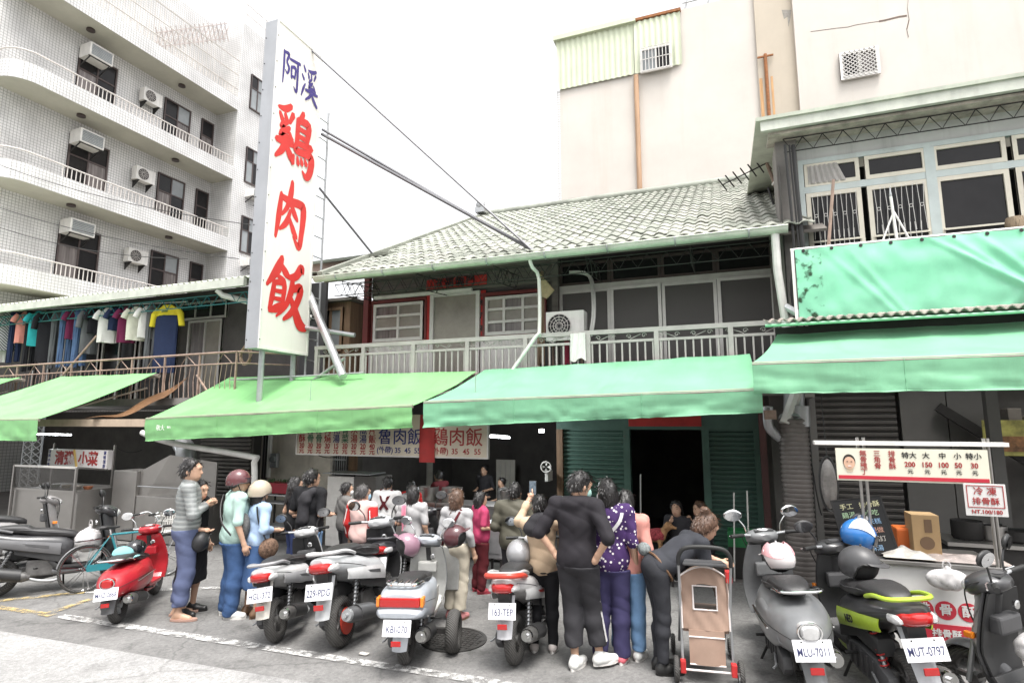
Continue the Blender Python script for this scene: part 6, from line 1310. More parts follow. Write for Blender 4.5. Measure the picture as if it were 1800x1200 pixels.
mb = MB(); q_ = [at(950, 480, 9.25), at(975, 510, 9.2), at(962, 525, 9.25), at(950, 520, 9.3)]; mb.add(q_, [(0, 1, 2, 3)]); tag(mb.build('tied_rag', M('tan_cloth', (.40, .31, .19), .9, var=.3, scale=9), solid=.03), 'tan rag bundled beside the balcony condenser', 'cloth')
drape('towel', 'white towel draped over the balcony rail below the condenser', 'towel', 1002, 1030, 586, 632, YB - .05, C_white_t if False else M('towel_white', (.70, .68, .66), .95, var=.1), .015)
drape('red_rag', 'small dark red rag hanging left of the white towel', 'cloth', 992, 1001, 600, 640, YB + .1, M('rag_red', (.25, .02, .05), .95), .01)
AE = [at(1270, 325, 10.5), at(1362, 280, 10.5)]
an_ = empty('tv_aerial', at(1352, 400, 10.5), label='rusty television aerial with a row of crossed rods above the roof edge', cat='aerial')
MB().tube(AE, .012, 5).build('boom', M_dark, an_); MB().tube([at(1346, 282, 10.5), at(1368, 340, 10.5), at(1388, 420, 10.4)], .03, 6).build('mast', M_rustrail, an_)
for k in range(8):
 c = AE[0].lerp(AE[1], k / 7); MB().tube([c + Vector((-.07, -.12, .07)), c + Vector((.07, .12, -.07))], .014, 4).build('rod', M_dark, an_)
MB().tube(smooth_path([at(1350, 330, 10.4), at(1378, 420, 10.2), at(1382, 500, 9.0)], 4), .02, 5).build('cable', M_black, an_)
MB().tube([at(1395, 268, 9.0), at(1358, 325, 10.3)], .018, 5).build('brace', M_whitepaint, an_)
w0 = at(1578, 430, 8.35); sp_ = empty('white_spear', w0, label='white spear shaped rod with splayed feet before the grilled window', cat='rod')
tp_ = at(1564, 330, 8.35); MB().tube([w0, tp_ + Vector((0, 0, -.12))], .018, 6).build('shaft', M_whitepaint, sp_); MB().lathe([(.001, .14), (.018, .02), (.012, 0)], tp_ + Vector((0, 0, -.12)), n=8).build('tip', M_steel, sp_)
for q in (1550, 1603): MB().tube([at(1571, 372, 8.35), at(q, 428, 8.35)], .012, 5).build('foot', M_whitepaint, sp_)
tag(MB().tube([at(1456, 438, 8.4), at(1465, 316, 8.4)], .022, 6).build('wooden_stick', M_rustrail), 'brown wooden stick leaning on the grilled window', 'stick')
bq = at(1786, 405, 8.4); brm = empty('straw_broom', bq, label='upturned straw broom head at the right window ledge', cat='broom'); MB().lathe([(.05, -.12), (.09, -.05), (.1, .1), (.085, .16), (.03, .175)], bq, n=14).build('bristles', M('straw', (.25, .19, .13), .95, var=.5, scale=30, noise_stretch=(3, 3, .3), bump=.6), brm, smooth=True); MB().tube([bq + Vector((0, 0, -.12)), bq + Vector((.03, 0, -.5))], .015, 6).build('handle', M_brown, brm)
# ==== DUCT and vents between houses
dc = at(1402, 860, 8.0); dr_ = .168
du = empty('ribbed_duct', (dc.x, 8.0, 0), label='fat ribbed grey exhaust duct rising beside the dark alley', cat='duct')
ztd = at(1402, 742, 8.0).z; pr = []; z = .02
while z < ztd: pr += [(dr_ * .94, z), (dr_ * 1.05, z + .028), (dr_ * .94, z + .054)]; z += .056
mb = MB(); mb.lathe(pr, (dc.x, 8.0, 0), n=28); mb.build('hose', M('grey_foil', (.15, .135, .125), .5, .3, var=.3, scale=3), du, smooth=True, angle=80)
MB().tube(smooth_path([(dc.x, 8.0, ztd - .01), (dc.x + .02, 8.05, ztd + .1), (dc.x + .05, 8.1, ztd + .45)], 4), [.17] * 4 + [.12] * 5, 18).build('collar', M_steel, du, smooth=True)
MB().tube([(dc.x + .08, 7.98, ztd - .05), (dc.x + .09, 7.98, ztd + .2)], .11, 16).build('side_pot', M_steel, du, smooth=True)
MB().tube(smooth_path([at(1372, 770, 8.0), at(1352, 750, 7.95), at(1350, 715, 7.9)], 5), .06, 12).build('elbow', M_steel, du, smooth=True)
MB().tube([at(1380, 745, 7.9), at(1400, 690, 8.0)], .07, 8).build('beam', M_pvc, du)
bo = at(1344, 728, 7.6); MB().box(tuple(bo + Vector((-.0, 0, -.06))), tuple(bo + Vector((.13, .2, .05)))).build('vent_box', M_rustrail, du)
tag(MB().box((at(1340, 850, 8.9).x, 8.88, 0), (at(1352, 850, 8.9).x, 8.98, 2.5)).build('alley_post', M('oxblood_post', (.06, .022, .02), .7, var=.3)), 'dark oxblood post between green shutter and alley', 'post')
# ==== FOOD CART with boards (right)
YP = 6.35
b0, b1 = at(1472, 847, YP), at(1733, 790, YP)
zb0, zb1 = (at(1472, 847, YP).z + at(1733, 846, YP).z) / 2, (at(1472, 792, YP).z + at(1733, 785, YP).z) / 2
crt = empty('food_cart', ((b0.x + b1.x) / 2, YP + .4, 0), label='white food cart with red circle lettering behind the lime scooter', cat='food cart')
M_cartw = M('cart_white', (.62, .61, .60), .45, var=.08, streak=.1); M_cartr = M('cart_red', (.48, .03, .05), .45, var=.08)
xa_, xb_ = b0.x + .02, at(1762, 1000, YP).x
MB().box((xa_, YP + .1, .12), (xb_, YP + .75, .86)).build('cabinet', M_cartw, crt, bevel=.01)
MB().box((xa_ - .05, YP + .05, .862), (xb_ + .05, YP + .8, .90)).build('worktop', M_stain, crt, bevel=.006)
MB().box((xb_ - .1, YP + .092, .14), (xb_ - .01, YP + .098, .5)).build('red_panel', M_cartr, crt)
tc_ = at(1660, 1072, YP + .1)
for k, ch in enumerate('排骨酥'):
 c_ = tc_ + Vector((-.16 + .17 * k, -.004, 0)); o_ = MB().lathe([(.001, 0), (.08, 0), (.08, .006), (.001, .006)], c_, 'Y', 24).build('lettering_disc', M_cartr, crt); text(ch, .105, M_cartw, c_ + Vector((0, -.004, 0)), (1, 0, 0), (0, 0, 1), 'lettering', o_, bold=.02)
MB().box((tc_.x - .28, YP + .092, tc_.z - .28), (tc_.x + .3, YP + .0985, tc_.z - .12)).build('red_band', M_cartr, crt); text('排骨酥', .075, M_cartw, (tc_.x, YP + .088, tc_.z - .2), (1, 0, 0), (0, 0, 1), 'lettering', crt, bold=.02)
for x in (xa_ + .1, xb_ - .1): MB().lathe([(.04, -.02), (.06, -.02), (.06, .02), (.04, .02)], (x, YP + .4, .06), 'X', 14).build('castor', M_dark, crt)
poles = [at(1512, 850, YP + .1).x, at(1523, 850, YP + .1).x, at(1735, 850, YP + .1).x, at(1742, 850, YP + .1).x]
for x in poles: MB().tube([(x, YP + .07, .9), (x, YP + .07, zb1 + .1)], .014, 8).build('pole', M_chrome if False else M_stain, crt)
MB().box((at(1432, 785, YP).x, YP - .02, zb1 + .03), (at(1772, 780, YP).x, YP + .12, zb1 + .065)).build('top_bar', M_whitepaint, crt)
pb = empty('price_board', ((b0.x + b1.x) / 2, YP, zb0), label='cream price board with a man\'s face and a red stripe along its foot', cat='price board')
MB().box((b0.x, YP - .03, zb0), (b1.x, YP, zb1)).build('panel', M('board_cream', (.66, .64, .53), .5, var=.05), pb)
hB = zb1 - zb0; MB().box((b0.x + .01, YP - .036, zb0 + .015), (b1.x - .01, YP - .0305, zb0 + hB * .16)).build('red_stripe', M_cartr, pb)
bx = lambda f: b0.x + (b1.x - b0.x) * f; bz = lambda f: zb1 - hB * f
for f, s_ in ((.19, '無骨雞丁'), (.285, '三角骨'), (.385, '排骨酥')):
 for j, ch in enumerate(s_): text(ch, hB * .2, M_dred, (bx(f), YP - .034, bz(.16 + j * .19)), (1, 0, 0), (0, 0, 1), 'lettering', pb, bold=.008, extrude=.001)
for f, s_, n_ in ((.50, '特大', '200'), (.61, '大', '150'), (.715, '中', '100'), (.81, '小', '50'), (.91, '特小', '30')):
 text(s_, hB * .2, M_ink, (bx(f), YP - .034, bz(.2)), (1, 0, 0), (0, 0, 1), 'lettering', pb, bold=.012, extrude=.001); text(n_, hB * .21, M_dred, (bx(f), YP - .034, bz(.47)), (1, 0, 0), (0, 0, 1), 'price', pb, bold=.025, extrude=.001, sx=.9); text('元', hB * .15, M_ink, (bx(f), YP - .034, bz(.68)), (1, 0, 0), (0, 0, 1), 'lettering', pb, bold=.01, extrude=.001)
fcx, fcz = bx(.09), bz(.42); flat = lambda w_, h_, cx, cz, d_, mat, nm: MB().lathe([(.001, 0), (1, 0), (1, .004), (.001, .004)], (0, 0, 0), 'Y', 24).xf(Matrix.Translation((cx, YP - d_, cz)) @ Matrix.Diagonal((w_, 1, h_, 1))).build(nm, mat, pb)
flat(.052, .066, fcx, fcz + .004, .0345, M('print_hair', (.03, .025, .02), .6), 'printed_hair'); flat(.046, .058, fcx, fcz - .012, .0395, M('print_face', (.60, .38, .27), .6), 'printed_face'); flat(.03, .02, fcx, fcz - .075, .0345, M('print_shirt', (.6, .5, .36), .6), 'printed_collar')
for sx in (-.017, .017): flat(.007, .004, fcx + sx, fcz + .002, .0445, M_ink, 'printed_eye')
flat(.016, .006, fcx, fcz - .038, .0445, M('print_smile', (.75, .6, .55), .6), 'printed_mouth')
s0, s1 = at(1698, 905, YP - .1), at(1766, 851, YP - .1)
fs = empty('frozen_sign', ((s0.x + s1.x) / 2, YP - .1, s0.z), label='small white sign with red border clipped to the cart pole', cat='sign')
wS, hS = s1.x - s0.x, s1.z - s0.z; MB().box((s0.x, YP - .11, s0.z), (s1.x, YP - .1, s1.z)).build('panel', M_cartw, fs, bevel=.003)
for (a_, b_) in (((.06, .26), (.94, .28)), ((.06, .93), (.94, .95)), ((.06, .28), (.08, .93)), ((.92, .28), (.94, .93))): MB().box((s0.x + wS * a_[0], YP - .114, s0.z + hS * a_[1]), (s0.x + wS * b_[0], YP - .111, s0.z + hS * b_[1])).build('border', M_dred, fs)
text('冷 凍', hS * .27, M_dred, (s0.x + wS / 2, YP - .114, s0.z + hS * .76), (1, 0, 0), (0, 0, 1), 'lettering', fs, bold=.01, extrude=.001); text('排骨酥', hS * .24, M_dred, (s0.x + wS / 2, YP - .114, s0.z + hS * .45), (1, 0, 0), (0, 0, 1), 'lettering', fs, bold=.01, extrude=.001); text('NT.100/180', hS * .165, M_dred, (s0.x + wS / 2, YP - .114, s0.z + hS * .13), (1, 0, 0), (0, 0, 1), 'lettering', fs, bold=.02, extrude=.001)
c0 = at(1535, 982, YP + .2); th_ = R(-13)
cbm = Matrix.Translation((c0.x, YP + .22, .905)) @ Matrix.Rotation(R(-10), 4, 'Y') @ Matrix.Rotation(R(-12), 4, 'X')
cb = empty('chalk_board', label='black board with coloured chalk writing leaning on the cart', cat='board', mw=cbm)
MB().box((-.21, -.01, 0), (.21, .01, .52)).build('slate', M('slate_black', (.012, .012, .013), .6, var=.2), cb, True)
for (a_, b_) in (((-.225, -.014, -.012), (-.21, .014, .532)), ((.21, -.014, -.012), (.225, .014, .532)), ((-.21, -.014, -.012), (.21, .014, 0)), ((-.21, -.014, .52), (.21, .014, .532))): MB().box(a_, b_).build('frame', M_dark, cb, True)
chk = [('手工 排骨酥', (.75, .72, .45), .45, .06), ('鷄湯 小吃', (.5, .7, .45), .37, .06), ('嘉義 米糕', (.35, .55, .8), .29, .058), ('每日 現做', (.75, .4, .3), .21, .058), ('歡迎 預訂', (.7, .65, .6), .13, .055), ('排骨酥湯', (.35, .55, .8), .05, .055)]
for s_, c_, z, sz in chk:
  for q_, w_ in zip((-.1, .1) if ' ' in s_ else (0,), s_.split(' ')): text(w_, sz, M('chalk_%d' % int(z * 100), c_, .9, var=.2), (q_, -.013, z), (1, 0, 0), (0, 0, 1), 'chalk_writing', cb, True, extrude=.0005)
A, B = at(1607, 965, YP + .35), at(1650, 906, YP + .35)
bx_ = empty('carton', ((A.x + B.x) / 2, YP + .45, .9), label='upright brown cardboard carton on the cart', cat='carton'); MB().box((A.x, YP + .35, .902), (B.x, YP + .6, B.z)).build('box', M('cardboard', (.40, .27, .14), .85, var=.15), bx_, bevel=.004); MB().box((A.x + .1, YP + .346, B.z - .16), (A.x + .16, YP + .3495, B.z - .04)).build('label_print', M('carton_print', (.16, .10, .06), .8), bx_); MB().lathe([(.05, 0), (.06, 0), (.06, .003), (.05, .003)], ((A.x + B.x) / 2, YP + .345, 1.02), 'Y', 18).build('ring_print', M('carton_print', (.16, .10, .06), .8), bx_)
def sheet_lump(name, label, cat, c, sx, sy, h, mat, seed):
 mb = MB(); mb.grid(lambda u, v: Vector(c) + Vector(((u - .5) * sx + .02 * noise.noise(Vector((u * 4, v * 4, seed))), (v - .5) * sy, max(.002, h * (.5 + .9 * noise.noise(Vector((u * 3.1, v * 3.3, seed * 3)))) * math.sin(math.pi * u) * math.sin(math.pi * v) + .004))), 18, 14); return tag(mb.build(name, mat, smooth=True, angle=40, solid=.003), label, cat)
M_news = M('newsprint', (.52, .49, .45), .85, var=.35, scale=14)
sheet_lump('newspaper', 'crumpled newspaper on the cart between board and carton', 'newspaper', at(1590, 940, YP + .2).xy.to_3d() + Vector((0, 0, .92)), .4, .3, .10, M_news, 2)
sheet_lump('plastic_wrap', 'crumpled plastic sheets on the cart worktop behind the mirrors', 'plastic sheet', Vector((at(1690, 970, YP + .2).x, YP + .3, .905)), .7, .4, .05, M('wrap_film', (.58, .50, .47), .25, var=.4, scale=9), 5)
A = at(1575, 925, YP + .5); tag(MB().box((A.x, YP + .5, .902), (A.x + .3, YP + .75, 1.12)).build('orange_crate', M('orange_plastic', (.6, .14, .03), .5, var=.1), bevel=.02), 'orange plastic box half hidden by newspaper on the cart', 'box')
hb = at(1457, 850, 7.2)
hp_ = empty('hanging_basin', hb, label='pale plastic covered basin hanging left of the price board', cat='basin')
MB().lathe([(.001, -.035), (.06, -.03), (.08, .0), (.075, .01)], (0, 0, 0), 'Y', 20).xf(Matrix.Translation(hb) @ Matrix.Diagonal((1, 1, 3.3, 1))).build('shell', M('clear_plastic', (.20, .19, .18), .2, var=.5, scale=6), hp_, smooth=True)
MB().tube([hb + Vector((.085 * math.cos(a * math.pi / 12), .01, .29 * math.sin(a * math.pi / 12))) for a in range(24)], .014, 6, closed=True).build('rim', M_black, hp_)
MB().tube([hb + Vector((0, 0, .28)), hb + Vector((0, .1, 1.0))], .006, 5).build('cord', M_black, hp_)
po_ = at(1732, 800, 9.0); pq = at(1830, 738, 9.0)
ps = empty('food_poster', (po_.x, 9.0, po_.z), label='yellow green food poster pinned at the right edge', cat='poster'); MB().box((po_.x, 9.0, po_.z), (pq.x, 9.012, pq.z)).build('sheet', M('poster_print', (.40, .37, .10), .5, var=.7, scale=5), ps); MB().box((po_.x + .15, 8.996, po_.z + .05), (pq.x - .1, 8.9995, pq.z - .2)).build('food_picture', M('poster_food', (.28, .13, .05), .5, var=.8, scale=9), ps)
rn = random.Random(4)
for k in range(5):
 x = at(1762 + k * 16, 820, YG - .2).x; h = rn.uniform(.12, .3); tag(MB().box((x, YG - .28, 2.132 if k % 2 else 1.782), (x + .14, YG - .05, (2.132 if k % 2 else 1.782) + h * .8)).build('storage_box', M('storage_%d' % k, rn.choice([(.3, .2, .12), (.18, .16, .14), (.4, .36, .3)]), .8, var=.3), bevel=.005), 'storage box on the right kitchen shelves, %s' % ('lower left', 'upper left', 'lower middle', 'upper right', 'lower right')[k], 'box', 'boxes on the right shelves')
kt = empty('kitchen_bench', (at(1740, 950, 8.0).x, 8.0, 0), label='dark kitchen bench with pans at the right edge', cat='bench')
kx0, kx1 = at(1660, 950, 7.9).x, 5.0
MB().box((kx0, 7.8, .82), (kx1, 8.4, .86)).build('top', M_stain, kt); MB().box((kx0 + .02, 7.85, .05), (kx1, 8.38, .819)).build('cabinet', M_dark, kt)
for k, (x_, r_, h_, m_, lb) in enumerate(((1700, .15, .2, M_dark, 'black cooking pot left on the kitchen bench'), (1745, .13, .16, M_stain, 'steel cooking pot in the middle of the kitchen bench'), (1785, .17, .12, M_dark, 'wide black pan right on the kitchen bench'))):
 x = at(x_, 930, 8.1).x; o_ = empty('cooking_pot', (x, 8.1, .862), label=lb, cat='pot', group='pots on the kitchen bench'); MB().lathe([(r_ * .9, 0), (r_, .02), (r_, h_), (r_ * .94, h_), (r_ * .9, .03)], (x, 8.1, .862), n=22).build('pot', m_, o_, smooth=True); MB().tube([(x + r_, 8.1, .862 + h_ * .8), (x + r_ + .16, 8.05, .862 + h_ * .9)], .012, 6).build('handle', M_black, o_)
# ==== more shop clutter
lamp('tube_light', 'lit fluorescent tube in the dark porridge shop', at(66, 763, 8.6), at(125, 764, 8.6), .012, 14)
for k, (x_, y_, lb) in enumerate(((1122, 1138, 'white paper scrap on the asphalt near the pink trainers'), (1118, 1052, 'small pale litter scrap near the stroller wheel'), (640, 1150, 'tiny pale scrap beside the silver scooter tyre'))):
 p_ = gr(x_, y_); mb = MB(); mb.grid(lambda u, v: Vector((p_.x + (u - .5) * .09, p_.y + (v - .5) * .06, .012 + .012 * noise.noise(Vector((u * 3, v * 3, k))))), 4, 4); tag(mb.build('paper_scrap', M_news, solid=.001), lb, 'litter')
for k, (q0, q1, lb) in enumerate((((560, 800), (640, 770), 'black cable drooping under the menu board'), ((190, 770), (250, 790), 'black cable drooping in the porridge shop'), ((1425, 800), (1445, 905), 'black cable loop beside the hanging basin'))):
 tag(MB().tube(wire([at(*q0, 8.4), at(*q1, 8.6)], .15, 12), .008, 5).build('loose_cable', M_black), lb, 'cable')
# ==== PEOPLE
def smin(a, b, k):
 h = np.clip(.5 + .5 * (b - a) / k, 0, 1); return b + (a - b) * h - k * h * (1 - h)
def surfnet(D, org, h):
 S = D < 0; nx, ny, nz = D.shape
 c = [S[i:nx - 1 + i, j:ny - 1 + j, k:nz - 1 + k] for i in (0, 1) for j in (0, 1) for k in (0, 1)]
 al = c[0].copy(); an = c[0].copy()
 for q in c[1:]: al &= q; an |= q
 act = np.argwhere(an & ~al)
 if len(act) == 0: return [], []
 P = np.zeros((len(act), 3)); n = np.zeros(len(act)); I, J, K = act.T
 for ax in range(3):
  for u in (0, 1):
   for v in (0, 1):
    o = [0, 0, 0]; o[(ax + 1) % 3] = u; o[(ax + 2) % 3] = v; e = list(o); e[ax] = 1
    a = D[I + o[0], J + o[1], K + o[2]]; b = D[I + e[0], J + e[1], K + e[2]]; m = (a < 0) != (b < 0)
    t = np.where(m, a / np.where(m, a - b, 1), 0); p = np.tile(np.array(o, float), (len(act), 1)); p[:, ax] = t
    P[m] += p[m]; n += m
 P = (P / n[:, None] + act) * h + np.array(org)
 idx = np.full((nx - 1, ny - 1, nz - 1), -1, np.int32); idx[I, J, K] = np.arange(len(act)); F = []
 for ax in range(3):
  sl0 = [slice(None)] * 3; sl1 = [slice(None)] * 3; sl0[ax] = slice(0, -1); sl1[ax] = slice(1, None)
  a, b = S[tuple(sl0)], S[tuple(sl1)]; E_ = np.argwhere(a != b); u, v = (ax + 1) % 3, (ax + 2) % 3
  ok = (E_[:, u] > 0) & (E_[:, v] > 0) & (E_[:, u] < D.shape[u] - 1) & (E_[:, v] < D.shape[v] - 1); E_ = E_[ok]
  def cell(du, dv):
   q = E_.copy(); q[:, u] -= du; q[:, v] -= dv; return idx[q[:, 0], q[:, 1], q[:, 2]]
  Q = np.stack([cell(1, 1), cell(0, 1), cell(0, 0), cell(1, 0)], 1); fl = ~a[E_[:, 0], E_[:, 1], E_[:, 2]]; Q[fl] = Q[fl][:, ::-1]; F.append(Q)
 F = np.concatenate(F); return P.tolist(), F[(F >= 0).all(1)].tolist()
def blob(prims, vox=.012, k=.025, post=None):
 lo = np.full(3, 9.); hi = np.full(3, -9.)
 for p in prims:
  if p[0] == 'c':
   r = max(p[3], p[4])
   for q in (p[1], p[2]): lo = np.minimum(lo, np.array(q) - r); hi = np.maximum(hi, np.array(q) + r)
  else:
   r = max(p[2]); lo = np.minimum(lo, np.array(p[1]) - r); hi = np.maximum(hi, np.array(p[1]) + r)
 lo -= 3 * vox + .012; hi += 3 * vox + .012; n = np.ceil((hi - lo) / vox).astype(int) + 1
 D = np.full(tuple(n), .5, np.float32); ax = [lo[i] + vox * np.arange(n[i]) for i in range(3)]
 for p in prims:
  kk = p[5] if p[0] == 'c' and len(p) > 5 else (p[4] if p[0] == 'e' and len(p) > 4 else k)
  if p[0] == 'c': r = max(p[3], p[4]); a, b = np.array(p[1]), np.array(p[2]); bl, bh = np.minimum(a, b) - r, np.maximum(a, b) + r
  else: r = max(p[2]); bl, bh = np.array(p[1]) - r, np.array(p[1]) + r
  mg = kk + 3 * vox; i0 = np.clip(np.floor((bl - mg - lo) / vox).astype(int), 0, n - 1); i1 = np.clip(np.ceil((bh + mg - lo) / vox).astype(int) + 1, 1, n)
  X, Y, Z = np.meshgrid(*[ax[i][i0[i]:i1[i]] for i in range(3)], indexing='ij')
  if p[0] == 'c':
   d = b - a; L2 = max(d @ d, 1e-9); t = np.clip(((X - a[0]) * d[0] + (Y - a[1]) * d[1] + (Z - a[2]) * d[2]) / L2, 0, 1)
   dist = np.sqrt((X - a[0] - t * d[0]) ** 2 + (Y - a[1] - t * d[1]) ** 2 + (Z - a[2] - t * d[2]) ** 2) - (p[3] + (p[4] - p[3]) * t)
  else:
   q = [X - p[1][0], Y - p[1][1], Z - p[1][2]]
   if p[3] is not None:
    m = np.array(p[3]).T; q = [m[i, 0] * q[0] + m[i, 1] * q[1] + m[i, 2] * q[2] for i in range(3)]
   r = p[2]; k0 = np.sqrt(sum((q[i] / r[i]) ** 2 for i in range(3))); k1 = np.sqrt(sum((q[i] / r[i] ** 2) ** 2 for i in range(3))) + 1e-6; dist = k0 * (k0 - 1) / k1
  sl = tuple(slice(i0[i], i1[i]) for i in range(3)); D[sl] = smin(D[sl], dist.astype(np.float32), kk)
 if post is not None:
  X, Y, Z = np.meshgrid(*ax, indexing='ij', sparse=True); D = post(D, X, Y, Z)
 return surfnet(D, lo, vox)
def smooth_mesh(name, V, F, mat):
 me = bpy.data.meshes.new(name); me.from_pydata(V, [], F); me.polygons.foreach_set('use_smooth', [True] * len(me.polygons)); me.materials.append(mat); me.update(); return me
def folds(D, X, Y, Z, amp, seed, stretch=(1, 1, 1)):
 a = seed * 1.7; f = stretch
 w = np.sin(X * 17 * f[0] + 2.2 * np.sin(Z * 11 * f[2] + a) + 1.5 * np.sin(Y * 13) + a) * .5 + np.sin(Z * 31 * f[2] + 3 * np.sin(X * 12 + a * 2) + 2.4 * np.sin(Y * 10 + a)) * .4 + np.sin((X + Y) * 43 * f[0] + 2.5 * np.sin(Z * 23 + a)) * .25
 return D + amp * (w * .6 + .9 * (.55 - np.abs(np.sin(X * 9 * f[0] + Z * 14 * f[2] + 1.9 * np.sin(Y * 8 + Z * 9 + a) + a)) ** .6))
M_skin = M('skin', (.50, .31, .215), .5, var=.08, scale=9); M_skin2 = M('skin_tan', (.40, .235, .155), .5, var=.08, scale=9)
M_hair = M('black_hair', (.016, .014, .014), .38, var=.3, scale=60, bump=.5, bscale=120, noise_stretch=(1, 1, .15)); M_hair_g = M('greying_hair', (.07, .065, .065), .45, var=.4, scale=70, bump=.5, bscale=120, noise_stretch=(1, 1, .15))
M_hair_b = M('brown_hair', (.10, .055, .035), .42, var=.4, scale=60, bump=.5, bscale=120, noise_stretch=(1, 1, .15))
M_eye = M('eye_dark', (.02, .015, .012), .2, var=0); M_lip = M('lips', (.42, .16, .13), .5, var=0)
def cloth(name, col, rough=.85, var=.14, scale=5): return M(name, col, rough, var=var, scale=scale, bump=.12, bscale=220, spec=.25)
DEFP = dict(lean=0, tilt=0, twist=0, head=(0, 0), armR='down', armL='down', kneeR=None, kneeL=None, ankR=None, ankL=None, build=1.0, shoulder=1.0, pelz=.92, footR=10, footL=-10)
ARM = {'down': ((.05, -.03, -.28), (.075, .05, -.52)), 'bent': ((.06, -.06, -.27), (-.03, .18, -.31)), 'hip': ((.145, -.10, -.24), (.035, -.05, -.40)), 'crossed': ((.09, .05, -.27), (-.17, .20, -.20)),
       'back': ((.12, -.10, -.26), (-.02, -.14, -.42)), 'phone': ((.05, .22, -.10), (-.09, .34, .16)), 'phone_high': ((.02, .20, .06), (-.12, .30, .28)), 'fwd': ((.05, .10, -.24), (-.02, .32, -.34)), 'reach': ((.02, .22, -.18), (.0, .46, -.20)), 'chin': ((.05, .1, -.26), (-.10, .18, -.02)), 'lap': ((.06, .02, -.27), (-.05, .22, -.36))}
VOXF = .0125
def person(label, pos, H, face, pose=None, top=None, sleeve=.45, shirt_fit=.012, hem=.86, top_mat=None, bottoms=None, leg_end=.05, leg_fit=.014, bot_mat=None, hair='short', hair_mat=None, skin=None, shoes=None, sole=None,
           group='people queuing outside the rice shop', vox=None, quilt=False, face_on=False, mask=None, hood=False, collar=None, skirt=False, seat=False, extra_top=None):
 P = dict(DEFP); P.update(pose or {}); s = H / 1.725; skin = skin or M_skin; hair_mat = hair_mat or M_hair; vox = vox or VOXF
 root = empty('person', pos, face, label, 'person', group); bw = P['build'] * 1.01
 V_ = lambda *a: Vector(a)
 pel = V_(0, 0, P['pelz']); RL = Matrix.Rotation(-P['lean'], 3, 'X') @ Matrix.Rotation(P['tilt'], 3, 'Y') @ Matrix.Rotation(P['twist'], 3, 'Z')
 T = lambda *a: pel + RL @ V_(*a)
 neck = T(0, -.015, .53); RH = RL @ Matrix.Rotation(P['head'][0], 3, 'Z') @ Matrix.Rotation(-P['head'][1], 3, 'X')
 if P['lean'] and not P.get('headlean'): RH = Matrix.Rotation(-P['lean'] * .35, 3, 'X') @ Matrix.Rotation(P['head'][0], 3, 'Z') @ Matrix.Rotation(-P['head'][1], 3, 'X')
 HS = 1.1; hc = neck + RH @ V_(0, .02, .128); Hd = lambda *a: hc + RH @ (V_(*a) * HS)
 sh = {q: T(q * .176 * P['shoulder'] * (1 + (bw - 1) * .4), -.012, .47) for q in (1, -1)}
 el, wr = {}, {}
 for q, key in ((1, 'armR'), (-1, 'armL')):
  a = ARM[P[key]] if isinstance(P[key], str) else P[key]; e, w = a
  RA = Matrix.Identity(3) if P.get('arm_world') else RL
  el[q] = sh[q] + RA @ V_(q * e[0], e[1], e[2]); wr[q] = sh[q] + RA @ V_(q * w[0], w[1], w[2])
 hip = {q: pel + V_(q * .088, 0, -.03) for q in (1, -1)}
 kn = {1: V_(*P['kneeR']) if P['kneeR'] else V_(.098, .02, .49), -1: V_(*P['kneeL']) if P['kneeL'] else V_(-.098, .02, .49)}
 an = {1: V_(*P['ankR']) if P['ankR'] else V_(.105, -.03, .075), -1: V_(*P['ankL']) if P['ankL'] else V_(-.105, -.03, .075)}
 rl3 = [list(r) for r in RL]; rh3 = [list(r) for r in RH]
 S = lambda v: tuple(Vector(v) * s)
 def cap(a, b, r0, r1, k=.025): return ('c', S(a), S(b), r0 * s, r1 * s, k)
 def ell(c, r, rot=None, k=.03): return ('e', S(c), tuple(x * s for x in r), rot, k)
 def torso(i=0.0): return [ell(T(0, .0, .34), (.152 * bw + i, .108 * bw + i, .20 + i), rl3, .06), ell(T(0, .012 * bw, .13), (.135 * bw + i, .104 * bw + i, .16 + i), rl3, .06), cap(sh[1], sh[-1], .052 + i, .052 + i, .05)]
 def pelvis(i=0.0): return [ell(T(0, -.012, .0), (.155 * bw + i, .118 * bw + i, .115 + i), rl3, .05)]
 def arm(q, f0, i=0.0, f1=1.0):
  out = []; e, w = el[q], wr[q]
  out.append(cap(sh[q], sh[q].lerp(e, min(1, f0 * 2)), .05 + i, .05 - .010 * min(1, f0 * 2) + i, .03))
  if f0 > .5: out.append(cap(e, e.lerp(w, min(1, f0 * 2 - 1)), .04 + i, .04 - .013 * min(1, f0 * 2 - 1) + i * .9, .02))
  return out
 def leg(q, f, i=0.0):
  out = [cap(hip[q], hip[q].lerp(kn[q], min(1, f * 2)), .084 * (.5 + bw * .5) + i, .056 + i + .028 * max(0, 1 - f * 2), .03)]
  if f > .5:
   m = kn[q].lerp(an[q], .3) + V_(0, -.012, 0); t = min(1, f * 2 - 1); e_ = kn[q].lerp(an[q], t); out += [cap(kn[q], m, .053 + i, .054 + i, .03), cap(m, e_, .052 + i, (.036 + i) if t > .5 else .045 + i, .03)]
  return out
 # ---- body: one continuous skin
 pr = torso(-.004) + pelvis(-.004)
 for q in (1, -1): pr += arm(q, 1.0) + leg(q, 1.0, -.004)
